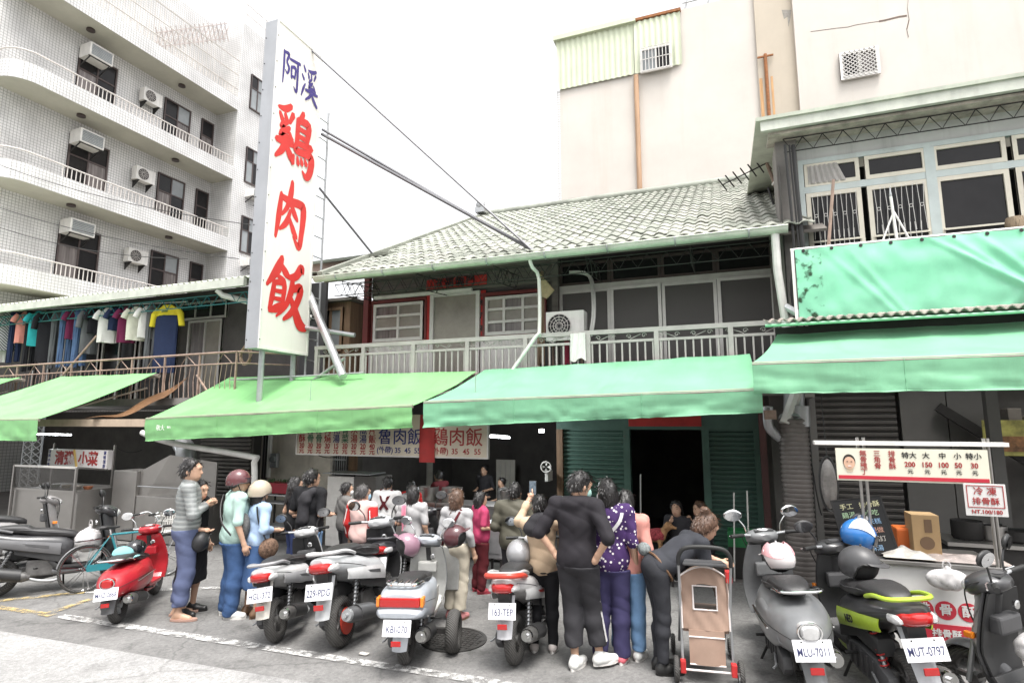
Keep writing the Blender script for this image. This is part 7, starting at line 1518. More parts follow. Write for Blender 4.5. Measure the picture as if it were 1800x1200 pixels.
 pr += [cap(neck + V_(0, 0, -.04), hc + RH @ V_(0, -.012, -.05), .052, .050, .03), ell(hc, (.073 * HS, .094 * HS, .112 * HS), rh3, .02), ell(Hd(0, .035, -.06), (.053 * HS, .056 * HS, .056 * HS), rh3, .03),
           cap(Hd(0, .088, .005), Hd(0, .104, -.028), .010, .014, .012), ell(Hd(.076, -.008, -.012), (.012, .022, .032), rh3, .006), ell(Hd(-.076, -.008, -.012), (.012, .022, .032), rh3, .006),
           cap(Hd(-.03, .083, .03), Hd(.03, .083, .03), .014, .014, .02), cap(Hd(-.016, .088, -.062), Hd(.016, .088, -.062), .009, .009, .012)]
 hands = []
 for q in (1, -1):
  d = (wr[q] - el[q]).normalized(); nrm = d.cross(V_(0, 1, 0) if abs(d.y) < .9 else V_(1, 0, 0)).normalized(); side = d.cross(nrm).normalized()
  pc = wr[q] + d * .055; pr += [cap(wr[q], pc + d * .02, .026, .034, .02), cap(pc - side * .02, pc + side * .02 + d * .01, .022, .022, .02)]; hands.append((pc, d, nrm, side, q))
 for q in (1, -1):
  fd = Matrix.Rotation(-R(P['footR'] if q > 0 else P['footL']), 3, 'Z'); a = an[q]; pr += [cap(a + V_(0, 0, -.01), a + fd @ V_(0, .11, -.045), .036, .026, .03), cap(a + fd @ V_(0, -.035, -.045), a + fd @ V_(0, .14, -.052), .028, .022, .03)]
 V, F = blob(pr, max(vox, .011))
 tb = MB()
 for pc, d, nrm, side, q in hands:      # four fingers of different length with a bend, thumb from the side of the palm
  for k, L in enumerate((.062, .072, .068, .052)):
   b0 = pc + d * .03 + side * (-.027 + .018 * k); c1 = b0 + d * L * .5 + nrm * (-q) * .006; c2 = c1 + (d * .8 + nrm * (-q) * .55).normalized() * L * .5; tb.tube([S(b0), S(c1), S(c2)], [.0088 * s, .0082 * s, .0065 * s], 6)
  b0 = pc - side * .03 - d * .01; c1 = b0 + (d * .6 - side * .7).normalized() * .032; c2 = c1 + (d * .95 - side * .2 + nrm * (-q) * .3).normalized() * .03; tb.tube([S(b0), S(c1), S(c2)], [.011 * s, .0095 * s, .0075 * s], 6)
 b0 = len(V); V = list(V) + [tuple(v) for v in tb.v]; F = list(F) + [tuple(i + b0 for i in f) for f in tb.f]
 obj('body', smooth_mesh('body', V, F, skin), root, True)
 if face_on:
  for q in (1, -1):
   MB().sphere(S(Hd(q * .032, .083, .008)), (.013 * s, .008 * s, .007 * s), 8, 6, RH).build('eye', M_eye, root, True, smooth=True)
   MB().tube([S(Hd(q * .016, .094, .030)), S(Hd(q * .034, .090, .034)), S(Hd(q * .050, .078, .028))], [.003 * s, .004 * s, .002 * s], 5).build('eyebrow', hair_mat, root, True)
  MB().tube([S(Hd(-.022, .092, -.064)), S(Hd(0, .098, -.062)), S(Hd(.022, .092, -.064))], [.003 * s, .006 * s, .003 * s], 6).build('mouth', M_lip, root, True, smooth=True)
 # ---- hair
 if hair:
  hp = [ell(Hd(0, -.006, .012), (.083 * HS, .102 * HS, .113 * HS), rh3, .02)]; cutn = RH @ V_(0, .86, -.52); cutp = Vector(S(Hd(0, .045, .042)))
  if hair in ('bob', 'long', 'tail', 'bun', 'mid'):
   hp += [ell(Hd(0, -.035, -.04), (.088 * HS, .078 * HS, .10 * HS), rh3, .03)]
   if hair in ('bob',): hp += [ell(Hd(0, -.03, -.095), (.092 * HS, .07 * HS, .055 * HS), rh3, .03)]
   if hair == 'mid': hp += [ell(Hd(0, -.04, -.11), (.09 * HS, .065 * HS, .10 * HS), rh3, .03)]
   if hair == 'long': hp += [cap(Hd(0, -.06, -.08), T(0, -.12 * bw, .30), .075, .06, .04), cap(Hd(.05, -.04, -.08), T(.08, -.09, .38), .04, .03, .03), cap(Hd(-.05, -.04, -.08), T(-.08, -.09, .38), .04, .03, .03)]
   if hair == 'tail': hp += [cap(Hd(0, -.10, .02), Hd(0, -.15, -.06), .032, .035, .02), cap(Hd(0, -.15, -.06), T(0, -.14, .36), .035, .018, .03)]
   if hair == 'bun': hp += [ell(Hd(.0, -.075, .105), (.05 * HS, .045 * HS, .038 * HS), rh3, .015)]
  sd_ = sum(map(ord, label)) % 97
  def hpost(D, X, Y, Z):
   D = folds(folds(D, X * 3, Y * 3, Z * 1.0, .0055, sd_), X * 6, Y * 6, Z * 1.5, .003, sd_ + 5); pl = (X - cutp.x) * cutn.x + (Y - cutp.y) * cutn.y + (Z - cutp.z) * cutn.z
   if hair == 'short':
    c2 = Vector(S(Hd(0, 0, -.052))); n2 = RH @ V_(0, .25, -1); pl = np.maximum(pl, (X - c2.x) * n2.x + (Y - c2.y) * n2.y + (Z - c2.z) * n2.z)
   return np.maximum(D, pl)
  V, F = blob(hp, .0095, post=hpost); rh_ = random.Random(sd_); c0_ = Vector(S(hc)); V = list(V); F = list(F)
  for _ in range(260 if V else 0):      # loose locks break the smooth outline
   v0 = Vector(V[rh_.randrange(len(V))]); n_ = v0 - c0_
   if v0.z < c0_.z - .08 * s: n_.z *= .2
   n_.normalize(); dn = Vector((rh_.uniform(-.5, .5), rh_.uniform(-.6, .2), -1)); tg = (dn - n_ * dn.dot(n_)).normalized(); sd2 = tg.cross(n_) * .0045; L_ = rh_.uniform(.025, .05) * s; b_ = len(V); lift = n_ * rh_.uniform(.1, .45)
   V += [tuple(v0 - n_ * .004 - sd2), tuple(v0 - n_ * .004 + sd2), tuple(v0 + tg * L_ * .6 + lift * L_ + sd2 * .7), tuple(v0 + tg * L_ + lift * L_ * 1.1)]; F += [(b_, b_ + 1, b_ + 2), (b_, b_ + 2, b_ + 3)]
  obj('hair', smooth_mesh('hair', V, F, hair_mat), root, True)
 if mask:
  mp_ = [ell(Hd(0, .052, -.05), (.064 * HS, .062 * HS, .058 * HS), rh3, .01)]; n_ = RH @ V_(0, 1, 0); c_ = Vector(S(Hd(0, .045, -.05)))
  V, F = blob(mp_, .009, post=lambda D, X, Y, Z: np.maximum(D, -((X - c_.x) * n_.x + (Y - c_.y) * n_.y + (Z - c_.z) * n_.z))); mo = obj('face_mask', smooth_mesh('face_mask', V, F, mask), root, True)
  for q in (1, -1): MB().tube([S(Hd(q * .06, .055, -.035)), S(Hd(q * .08, .01, -.01)), S(Hd(q * .082, -.02, .0))], .0025, 4).build('ear_loop', mask, mo, True)
 # ---- top
 sd_ = sum(map(ord, label)) * 7 % 53
 if top:
  i = shirt_fit * .8; tp_ = torso(i) + [ell(T(0, -.01, .02), (.150 * bw + i * 1.15, .112 * bw + i * 1.15, .15 + i), rl3, .05)]
  for q in (1, -1): tp_ += arm(q, sleeve, i * .62 + .003)
  if collar: tp_ += [cap(neck + V_(0, 0, -.03), neck + RL @ V_(0, .005, .035), .062, .060, .02)]
  if extra_top: tp_ += extra_top(cap, ell, T, rl3)
  if hood: tp_ += [ell(T(0, -.075, .50), (.115, .07, .065), rl3, .03), cap(T(-.085, -.03, .50), T(.085, -.03, .50), .045, .045, .03)]
  hn = RL @ V_(0, 0, 1); hp0 = Vector(S(T(0, 0, hem - .92))); nk = Vector(S(neck + V_(0, 0, .045 if collar else .0)))
  amp = (.0085 if not quilt else .003) * (1 if shirt_fit < .02 else 1.25)
  def tpost(D, X, Y, Z):
   D = folds(D, X, Y, Z, amp, sd_, (1, 1, .8))
   if quilt: D = D - .007 * np.abs(np.sin(Z * math.pi / .052)) + .006
   cl = -((X - hp0.x) * hn.x + (Y - hp0.y) * hn.y + (Z - hp0.z) * hn.z) + .006 * np.sin(X * 20 + sd_) + .004 * np.sin(Y * 33)
   return np.maximum(D, cl)
  V, F = blob(tp_, vox, post=tpost); obj(top, smooth_mesh(top, V, F, top_mat), root, True)
 # ---- bottoms
 if skirt:
  sk = [ell(T(0, -.005, .0), (.17 * bw, .135 * bw, .10), rl3, .05), cap(V_(-.06, 0, .82), V_(-.08, -.02, leg_end + .05), .13, .15, .05), cap(V_(.06, 0, .82), V_(.08, -.02, leg_end + .05), .13, .15, .05)]
  V, F = blob(sk, vox, post=lambda D, X, Y, Z: np.maximum(folds(D, X, Y, Z, .009, sd_, (1.6, 1, .25)), leg_end * s - Z)); obj('skirt', smooth_mesh('skirt', V, F, bot_mat), root, True)
 elif bottoms:
  i = leg_fit; bp_ = pelvis(i * .9) + [ell(T(0, -.005, .06), (.142 * bw + i, .105 * bw + i, .09), rl3, .04)]; f = 1.0
  for q in (1, -1):
   bp_ += leg(q, 1.0, i)
   if leg_fit > .022: bp_ += [cap(kn[q], an[q] + V_(0, 0, .03), .048 + i * .8, .050 + i * .7, .03)]
  zc_ = leg_end
  def bpost(D, X, Y, Z):
   D = folds(D, X, Y, Z, .0048 * (1 + 1.3 * np.exp(-((Z - (leg_end + .06) * s) / .1) ** 2) + .7 * np.exp(-((Z - .47 * s) / .08) ** 2)), sd_ + 3, (1, 1, 1.1))
   if top and abs(P['lean']) < .3 and not seat: D = np.maximum(D, Z - (max(hem, .80) + .05) * s)
   return np.maximum(D, zc_ * s - Z + .004 * np.sin(X * 40)) if not seat else D
  V, F = blob(bp_, vox, post=bpost); obj(bottoms, smooth_mesh(bottoms, V, F, bot_mat), root, True)
 # ---- shoes
 if shoes:
  for q in (1, -1):
   fd = Matrix.Rotation(-R(P['footR'] if q > 0 else P['footL']), 3, 'Z'); a = an[q]
   b = a + V_(0, 0, -.075)
   sp = [cap(b + fd @ V_(0, -.03, .045), b + fd @ V_(0, .04, .05), .046, .045, .02), cap(b + fd @ V_(0, .04, .045), b + fd @ V_(0, .155, .032), .045, .038, .03), cap(b + fd @ V_(0, -.02, .06), b + fd @ V_(0, -.01, .09), .044, .043, .02)]
   zb_ = (b.z + .012) * s; V, F = blob(sp, .010, post=lambda D, X, Y, Z: np.maximum(D, zb_ - Z)); so = obj('shoe', smooth_mesh('shoe', V, F, shoes), root, True)
   m = MB(); ring = []
   for kk in range(20):
    t = 2 * math.pi * kk / 20; yy = .062 + .135 * math.cos(t); xx = .046 * math.sin(t) * (1 if yy > .03 else .92); ring.append(b + fd @ V_(xx, yy, 0))
   m.rings([[Vector(S(p)) for p in ring], [Vector(S(p + V_(0, 0, .028))) for p in ring]]); m.build('sole', sole or M_whitepaint, so, True, smooth=True, angle=50)
 root['_'] = 0; del root['_']
 J = dict(T=lambda *a: S(T(*a)), Hd=lambda *a: S(Hd(*a)), RH=RH, RL=RL, s=s, wr={k: S(v) for k, v in wr.items()}, el={k: S(v) for k, v in el.items()}, sh={k: S(v) for k, v in sh.items()}, an={k: S(v) for k, v in an.items()}, root=root)
 return root, J
def stand(px_, top_py, Y=None, feet=None):
 if feet is not None: p = gr(*feet)
 else: p = at(px_, 900, Y); p.z = 0
 d = ray(px_, top_py); D = math.hypot(p.x, p.y); H = CAM_H + d.z * D / math.hypot(d.x, d.y); return Vector((p.x, p.y, 0)), H
def strap(J, pts, w, mat, name, t=.006):
 P = smooth_path(pts, 6); mb = MB(); s = J['s']
 for a, b in zip(P[:-1], P[1:]): mb.bar(a, b, w, t, up=(0, 1, 0))
 return mb.build(name, mat, J['root'], True)
def helmet(J, mat, name='helmet', visor=None, half=True, big=1.0):
 RHm, s = J['RH'], J['s']; c = Vector(J['Hd'](0, -.008, .022)); mb = MB(); n = 24; rings = []
 for i in range(11):
  t = R(4) + R(100) * i / 10; r = math.sin(t); z = math.cos(t); ring = []
  for k in range(n):
   a = 2 * math.pi * k / n; fr = math.sin(a); zz = z - (.0 if fr > .2 else .22 * (i / 10) ** 3 * (1 if fr < 0 else .5)); ring.append(c + RHm @ Vector((.108 * r * math.cos(a), .128 * r * fr, .118 * zz)) * s * big * 1.13)
  rings.append(ring)
 mb.rings(rings, cap=False); top_ = [rings[0][k] for k in range(n)]; mb.add(top_, [tuple(range(n))])
 h = mb.build(name, mat, J['root'], True, smooth=True, solid=.012)
 rim = MB(); rim.tube(rings[-1], .006 * s, 5, closed=True); rim.build('rim', M_black, h, True)
 if visor: g = MB(); g.grid(lambda u, v: c + RHm @ Vector((.112 * math.cos(R(30 + 120 * u)), .136 * math.sin(R(30 + 120 * u)) + .012, .03 - .05 * v)) * s * big, 14, 3); g.build('goggles', visor, h, True, smooth=True, solid=.006)
 for q in (1, -1): MB().tube([J['Hd'](q * .088, .0, -.02), J['Hd'](q * .078, .03, -.09), J['Hd'](q * .02, .055, -.125)], .006, 5).build('chin_strap', M_black, h, True)
 return h
# ---------- materials
C_navy = cloth('navy_cotton', (.035, .05, .13)); C_denim = cloth('denim', (.05, .10, .22), var=.3); C_ldenim = cloth('light_denim', (.16, .28, .46), var=.25); C_black = cloth('black_cotton', (.014, .014, .016)); C_dark = cloth('charcoal_cotton', (.035, .034, .038))
C_white = cloth('white_cotton', (.68, .67, .66)); C_mint = cloth('mint_tee', (.40, .55, .50)); C_sky = cloth('pale_blue_shirt', (.36, .48, .66)); C_grey = cloth('grey_tee', (.15, .145, .14)); C_lgrey = cloth('heather_grey', (.40, .395, .40))
C_pink = cloth('pale_pink_jersey', (.66, .46, .43)); C_red = cloth('red_sleeve', (.50, .03, .03)); C_maroon = cloth('maroon_cloth', (.085, .012, .016)); C_hot = cloth('pink_vest', (.42, .05, .12)); C_cream = cloth('cream_cotton', (.62, .56, .45)); C_olive = cloth('olive_nylon', (.085, .08, .06), .6)
C_beige = cloth('beige_jacket', (.52, .39, .27)); C_hood = cloth('black_hoodie', (.022, .02, .024)); C_salmon = cloth('salmon_jacket', (.58, .26, .22)); C_purp = cloth('indigo_trousers', (.045, .04, .10)); C_blackj = cloth('washed_black_denim', (.035, .036, .042), var=.3)
C_puff = wave_mat('puffer_shell', (.14, .15, .15), (.34, .355, .35), 6.12, 'Z', .45, 0, .3); C_bluep = cloth('blue_grey_trousers', (.10, .12, .21))
S_white = M('white_leather', (.72, .72, .70), .5, var=.1); S_pink = M('pink_mesh_shoe', (.75, .16, .20), .6, var=.1); S_black = M('black_leather', (.02, .02, .02), .4); S_brown = M('brown_leather', (.16, .09, .05), .5); S_tan = M('tan_sandal', (.40, .25, .20), .6)
def polka():
 m = cloth('polka_dot_blouse', (.045, .022, .085)); N, L = m.node_tree.nodes, m.node_tree.links; b = N['Principled BSDF']; tc = N.new('ShaderNodeTexCoord'); v = N.new('ShaderNodeTexVoronoi'); v.inputs['Scale'].default_value = 25; v.inputs['Randomness'].default_value = .75
 L.new(tc.outputs['Object'], v.inputs['Vector']); r = N.new('ShaderNodeMath'); r.operation = 'LESS_THAN'; r.inputs[1].default_value = .27; L.new(v.outputs['Distance'], r.inputs[0]); mx = N.new('ShaderNodeMix'); mx.data_type = 'RGBA'; L.new(r.outputs[0], mx.inputs[0])
 mx.inputs[6].default_value = (.05, .024, .095, 1); mx.inputs[7].default_value = (.70, .66, .66, 1); L.new(mx.outputs[2], b.inputs['Base Color']); return m
C_polka = polka()
GQ = 'people queuing outside the rice shop'
# ---------- 1 puffer-jacket man, arms folded
p, H = stand(306, 804, feet=(316, 1085))
_, J = person('man in striped grey puffer jacket and blue trousers with folded arms', p, H, R(-38), dict(armR='crossed', armL='crossed', head=(R(-22), 0), build=.97, kneeR=(.10, .03, .49), footR=30, footL=-5), top='jacket', sleeve=.93, shirt_fit=.032, hem=.90, top_mat=C_puff, quilt=True, collar=True, bottoms='trousers', leg_end=.15, leg_fit=.026, bot_mat=C_bluep, vox=.0115)
for q in (1, -1):
 a = Vector(J['an'][q]); fd = Matrix.Rotation(-R(30 if q > 0 else -5), 3, 'Z'); m = MB(); ring = [a + fd @ Vector((.052 * math.sin(t * math.pi / 9), .07 + .145 * math.cos(t * math.pi / 9), 0)) * 1.03 for t in range(18)]
 m.rings([[Vector((v.x, v.y, .004)) for v in ring], [Vector((v.x, v.y, .026)) for v in ring]]); fo = m.build('flip_flop', S_tan, J['root'], True)
 MB().tube([a + fd @ Vector((-.04, .04, -.05)), a + fd @ Vector((0, .15, -.035)), a + fd @ Vector((.04, .04, -.05))], .008, 5).build('toe_strap', S_tan, fo, True)
MB().tube([J['T'](-.125, -.04, -.10), J['T'](-.13, -.02, -.45)], .006, 5).build('seam_stripe', C_navy, J['root'], True)
# ---------- 2 woman in black with a helmet
p, H = stand(346, 840, Y=5.15)
_, J = person('woman in loose black dress holding a black helmet, facing right', p, H, R(-72), dict(armR='bent', armL='down', head=(R(-10), R(8))), top='blouse', sleeve=.6, shirt_fit=.026, hem=.80, top_mat=C_black, skirt=True, leg_end=.40, bot_mat=C_black, hair='bob', face_on=True, shoes=S_black, sole=S_black)
hm2 = J
# ---------- 3 mint shirt man with maroon helmet
p, H = stand(402, 826, feet=(404, 1082))
_, J = person('stout man in mint shirt and jeans wearing a maroon helmet', p, H, R(-30), dict(armR='down', armL='down', head=(R(-20), 0), build=1.2, footR=35), top='shirt', sleeve=.46, shirt_fit=.026, hem=.82, top_mat=C_mint, bottoms='jeans', leg_end=.03, leg_fit=.036, bot_mat=C_denim, hair='short', shoes=S_white, vox=.0115)
helmet(J, M('maroon_helmet', (.12, .04, .045), .3, coat=.5, var=.1), visor=M('goggle_lens', (.05, .04, .05), .1))
strap(J, [J['T'](-.15, -.13, .50), J['T'](-.06, -.175, .36), J['T'](.10, -.185, .20), J['T'](.21, -.10, .06)], .035, M_darkgrey, 'bag_strap')
# ---------- 4 woman beige helmet
p, H = stand(455, 846, Y=5.35)
_, J = person('woman in pale blue shirt and denim skirt wearing a beige helmet', p, H, R(-14), dict(armR='bent', armL='bent', head=(0, 0)), top='shirt', sleeve=.8, shirt_fit=.024, hem=.84, top_mat=C_sky, skirt=True, leg_end=.36, bot_mat=C_denim, hair='bob', shoes=S_brown, sole=S_brown)
helmet(J, M('beige_helmet', (.42, .36, .28), .3, coat=.4, var=.1), big=1.1)
bk = MB(); bk.sphere(J['T'](-.05, -.18, .24), (.10, .06, .15), 14, 10); bk.build('backpack', cloth('patterned_backpack', (.12, .12, .12), var=.6, scale=30), J['root'], True, smooth=True)
bk = MB(); bk.sphere(J['T'](.24, .02, -.04), (.07, .12, .11), 14, 10); bk.build('shoulder_bag', cloth('patterned_bag', (.16, .10, .07), var=.8, scale=40), J['root'], True, smooth=True)
strap(J, [J['T'](.14, -.12, .50), J['T'](.19, -.11, .3), J['T'](.24, -.02, .06)], .025, M_blackpl, 'bag_strap')
# ---------- 5 black tee man with hoodie over shoulder, 5b woman behind
p, H = stand(545, 822, Y=6.15)
_, J = person('tall man in black T-shirt with a dark hoodie slung on his back', p, H, R(-6), dict(armR='bent', armL='bent', head=(R(-14), 0), build=1.24, shoulder=1.08), top='t_shirt', sleeve=.42, shirt_fit=.028, hem=.82, top_mat=C_black, bottoms='jeans', leg_end=.04, leg_fit=.026, bot_mat=C_ldenim, hair='short', shoes=S_white)
V, F = blob([('c', J['T'](.06, -.16, .44), J['T'](.04, -.17, .12), .055, .075, .05), ('c', J['T'](.0, -.16, .38), J['T'](.1, -.16, .38), .05, .05, .04), ('c', J['T'](.14, -.10, .50), J['T'](.06, -.16, .42), .05, .05, .04)], .012, post=lambda D, X, Y, Z: folds(D, X, Y, Z, .006, 4))
obj('slung_hoodie', smooth_mesh('slung_hoodie', V, F, C_dark), J['root'], True)
p, H = stand(517, 836, Y=6.6)
person('long haired woman in black top left of the man with slung hoodie', p, H, R(-30), dict(armR='bent', armL='bent'), top='top', sleeve=.2, shirt_fit=.02, hem=.8, top_mat=C_black, bottoms='trousers', bot_mat=C_navy, hair='long', shoes=S_black, vox=.015)
# ---------- 6 grey tee behind
p, H = stand(608, 846, Y=7.1)
person('short haired person in grey T-shirt and mask behind the silver scooter', p, H, R(-30), dict(armR='bent', armL='bent', head=(R(-20), 0), build=1.18, shoulder=1.06), top='t_shirt', sleeve=.45, shirt_fit=.024, hem=.82, top_mat=C_grey, bottoms='trousers', bot_mat=C_dark, mask=C_white, shoes=S_black, vox=.015)
# ---------- 7 pink jersey with red sleeves
p, H = stand(637, 850, Y=6.35)
_, J = person('grey haired person in pale pink jersey with red sleeves', p, H, R(-8), dict(armR='down', armL='down', head=(R(-25), 0), build=1.22, shoulder=1.1), top='jersey', sleeve=.08, shirt_fit=.028, hem=.84, top_mat=C_pink, bottoms='trousers', bot_mat=C_dark, hair='short', hair_mat=M_hair_g, mask=cloth('blue_mask', (.3, .5, .65)), shoes=S_white)
for q in (1, -1):
 sh_, e_, w_ = map(Vector, (J['sh'][q], J['el'][q], J['wr'][q]))
 V, F = blob([('c', tuple(sh_ + Vector((q * .012, 0, -.03))), tuple(e_), .066, .056, .03), ('c', tuple(e_), tuple(e_.lerp(w_, .8)), .056, .046, .03)], .012, post=lambda D, X, Y, Z: folds(D, X, Y, Z, .005, 8)); so = obj('sleeve', smooth_mesh('sleeve', V, F, C_red), J['root'], True)
 MB().tube([sh_ + Vector((q * .02, -.066, -.04)), e_ + Vector((q * .01, -.056, 0)), e_.lerp(w_, .7) + Vector((0, -.048, 0))], .009, 5).build('white_stripe', C_white, so, True)
# ---------- 8 white shirt with apron straps
p, H = stand(680, 836, Y=7.6)
_, J = person('worker in white shirt with crossed maroon apron straps', p, H, R(8), dict(armR='bent', armL='bent', build=1.2, shoulder=1.08), top='shirt', sleeve=.5, shirt_fit=.022, hem=.8, top_mat=C_white, bottoms='trousers', bot_mat=C_dark, shoes=S_black, vox=.015)
strap(J, [J['T'](-.11, -.04, .56), J['T'](-.06, -.14, .40), J['T'](.08, -.15, .2)], .04, C_maroon, 'apron_strap'); strap(J, [J['T'](.11, -.04, .56), J['T'](.06, -.14, .40), J['T'](-.08, -.15, .2)], .04, C_maroon, 'apron_strap')
# ---------- 9 woman white top with pink towel, 10 dark hair woman deeper
p, H = stand(727, 852, Y=6.6)
_, J = person('dark haired woman in pale grey top with a pink towel on her shoulder', p, H, R(-4), dict(armR='down', armL='bent', build=1.16, shoulder=1.04), top='top', sleeve=.4, shirt_fit=.024, hem=.84, top_mat=C_lgrey, bottoms='trousers', bot_mat=C_dark, hair='mid', shoes=S_white, vox=.013)
MB().grid(lambda u, v: Vector(J['T'](-.13 + .085 * u, -.135 - .02 * math.sin(u * 9) - .012 * math.sin(v * 5), .50 - .42 * v)), 8, 14).build('towel', cloth('pink_towel', (.75, .28, .38)), J['root'], True, smooth=True, solid=.008)
p, H = stand(722, 842, Y=8.3)
person('woman with long dark hair deep in the queue by the counter', p, H, R(20), dict(armR='bent', armL='bent'), top='top', sleeve=.5, hem=.84, top_mat=C_red, bottoms='trousers', bot_mat=C_dark, hair='long', shoes=S_black, vox=.016)
# ---------- 11 shop worker in maroon, profile
p, H = stand(772, 824, Y=9.1)
person('shop worker in maroon tunic standing in profile behind the counter', p, H, R(75), dict(armR='fwd', armL='fwd', head=(0, R(15))), top='tunic', sleeve=.55, shirt_fit=.02, hem=.75, top_mat=C_maroon, bottoms='trousers', bot_mat=C_dark, hair='short', face_on=True, shoes=S_black, vox=.014, group='people working in the shop')
# ---------- 12 grey top, cream trousers
p, H = stand(802, 857, feet=(801, 1087))
_, J = person('woman in pale grey top and cream trousers with a maroon shoulder strap', p, H, R(-6), dict(armR='down', armL='down', ankR=(.075, -.03, .075), ankL=(-.075, -.03, .075), kneeR=(.08, .02, .49), kneeL=(-.08, .02, .49), build=1.02), top='top', sleeve=.85, shirt_fit=.018, hem=.95, top_mat=C_lgrey, bottoms='trousers', leg_end=.14, leg_fit=.03, bot_mat=C_cream, hair='bob', hair_mat=M_hair_b, shoes=M('pink_flats', (.6, .25, .25), .5), sole=S_brown, vox=.0115)
strap(J, [J['T'](.11, -.06, .53), J['T'](.04, -.15, .36), J['T'](-.10, -.16, .14), J['T'](-.19, -.08, .0)], .028, C_maroon, 'bag_strap'); MB().sphere(J['T'](-.235, .0, -.06), (.05, .10, .09), 12, 8).build('shoulder_bag', C_maroon, J['root'], True, smooth=True)
# ---------- 13 pink vest worker
p, H = stand(845, 862, Y=7.1)
_, J = person('worker in bright pink apron top and maroon trousers beside the olive jacket', p, H, R(-40), dict(armR='bent', armL='bent', build=1.15), top='apron_top', sleeve=.4, shirt_fit=.022, hem=.66, top_mat=C_hot, bottoms='trousers', bot_mat=C_maroon, hair='mid', leg_fit=.024, shoes=M('red_clog', (.35, .04, .06), .5), sole=M('red_clog', (.35, .04, .06), .5), vox=.014, group='people working in the shop')
# ---------- 14 olive jacket
p, H = stand(905, 846, Y=6.5)
person('man in olive green jacket behind the white and red scooter', p, H, R(4), dict(armR='bent', armL='bent', build=1.24, shoulder=1.08), top='jacket', sleeve=.95, shirt_fit=.034, hem=.84, top_mat=C_olive, bottoms='trousers', bot_mat=C_dark, collar=True, hair='short', shoes=S_black, vox=.013)
# ---------- 15 two more inside
p, H = stand(851, 816, Y=10.8)
person('cook in dark clothes deep inside the shop, facing out', p, H, R(170), dict(armR='bent', armL='bent'), top='shirt', sleeve=.5, hem=.84, top_mat=C_dark, bottoms='trousers', bot_mat=C_black, face_on=True, shoes=S_black, vox=.017, group='people working in the shop')
p, H = stand(882, 838, Y=10.2)
person('second cook in grey shirt deep inside the shop', p, H, R(140), dict(armR='bent', armL='bent'), top='shirt', sleeve=.5, hem=.84, top_mat=C_grey, bottoms='trousers', bot_mat=C_black, face_on=True, shoes=S_black, vox=.017, group='people working in the shop')
# ---------- 16 beige jacket raising a phone
p, H = stand(962, 866, feet=(956, 1142))
_, J = person('person in beige sleeved dark jacket raising a phone with both hands', p, H, R(14), dict(armR=((.03, .22, .0), (-.24, .34, .19)), armL=((.10, .16, .0), (-.02, .28, .22)), head=(R(12), R(-6)), tilt=R(-3), build=.95, footR=8, footL=-2), top='jacket', sleeve=.93, shirt_fit=.024, hem=.82, top_mat=C_beige, bottoms='trousers', leg_fit=.016, bot_mat=C_black, hair='short', hood=True, shoes=M('grey_trainer', (.55, .50, .48), .6, var=.3), vox=.0115)
ph = (Vector(J['wr'][1]) + Vector(J['wr'][-1])) / 2 + Vector((0, .03, .13))
pm = MB(); pm.box((-.038, -.005, -.075), (.038, .005, .075)); pm.v = [tuple(ph + Matrix.Rotation(R(-10), 3, 'X') @ Vector(v)) for v in pm.v]
pmw = Matrix.Translation(p) @ Matrix.Rotation(R(14), 4, 'Z')
phr = empty('mobile_phone', label='black mobile phone held up by the person in beige sleeves', cat='phone', mw=pmw)
pm.build('case', S_black, phr, True, bevel=.004)
sc_m = MB(); sc_m.box((-.034, -.0075, -.07), (.034, -.0055, .07)); sc_m.v = [tuple(ph + Matrix.Rotation(R(-10), 3, 'X') @ Vector(v)) for v in sc_m.v]; sc_m.build('screen', M('phone_screen', (.10, .13, .16), .15, var=.6, scale=40), phr, True)
V, F = blob([('e', J['T'](-.04, -.03, .42), (.17 * J['s'], .13, .10), None, .04), ('e', J['T'](.02, -.09, .52), (.12, .07, .07), None, .03)], .012, post=lambda D, X, Y, Z: folds(D, X, Y, Z, .006, 2)); obj('hood', smooth_mesh('hood', V, F, C_dark), J['root'], True)
# ---------- 17 hoodie man
p, H = stand(1022, 823, feet=(1018, 1172))
_, J = person('young man in black hoodie and striped track trousers with hands on hips', p, H, R(-8), dict(armR='hip', armL='hip', head=(R(-34), R(14)), build=1.06, shoulder=1.04, ankR=(.17, .08, .10), ankL=(-.015, -.05, .075), kneeR=(.09, .10, .49), kneeL=(-.07, .04, .49), footR=35, footL=5), top='hoodie', sleeve=.52, shirt_fit=.034, hem=.83, top_mat=C_hood, hood=True, bottoms='track_trousers', leg_end=.19, leg_fit=.028, bot_mat=C_dark, hair='short', mask=cloth('green_mask', (.35, .55, .50)), shoes=S_white, vox=.0105)
for q, kk in ((1, (.09, .10, .49)), (-1, (-.07, .04, .49))):
 s = J['s']; h_ = Vector(J['T'](q * .172, -.01, -.02)); k_ = Vector(kk) * s + Vector((q * .088, -.005, 0)); a_ = Vector(J['an'][q]) + Vector((q * .064, 0, .13))
 for dx in (-.006, .012): MB().tube([h_ + Vector((0, dx, 0)), k_ + Vector((0, dx, 0)), a_ + Vector((0, dx, 0))], .004, 5).build('side_stripe', C_white, J['root'], True)
 for t in range(3): a0 = Vector(J['an'][q]); MB().bar(a0 + Vector((q * .05, .03 + .03 * t, -.03)), a0 + Vector((q * .05, .05 + .03 * t, -.062)), .006, .012).build('shoe_stripe', C_navy, J['root'], True)
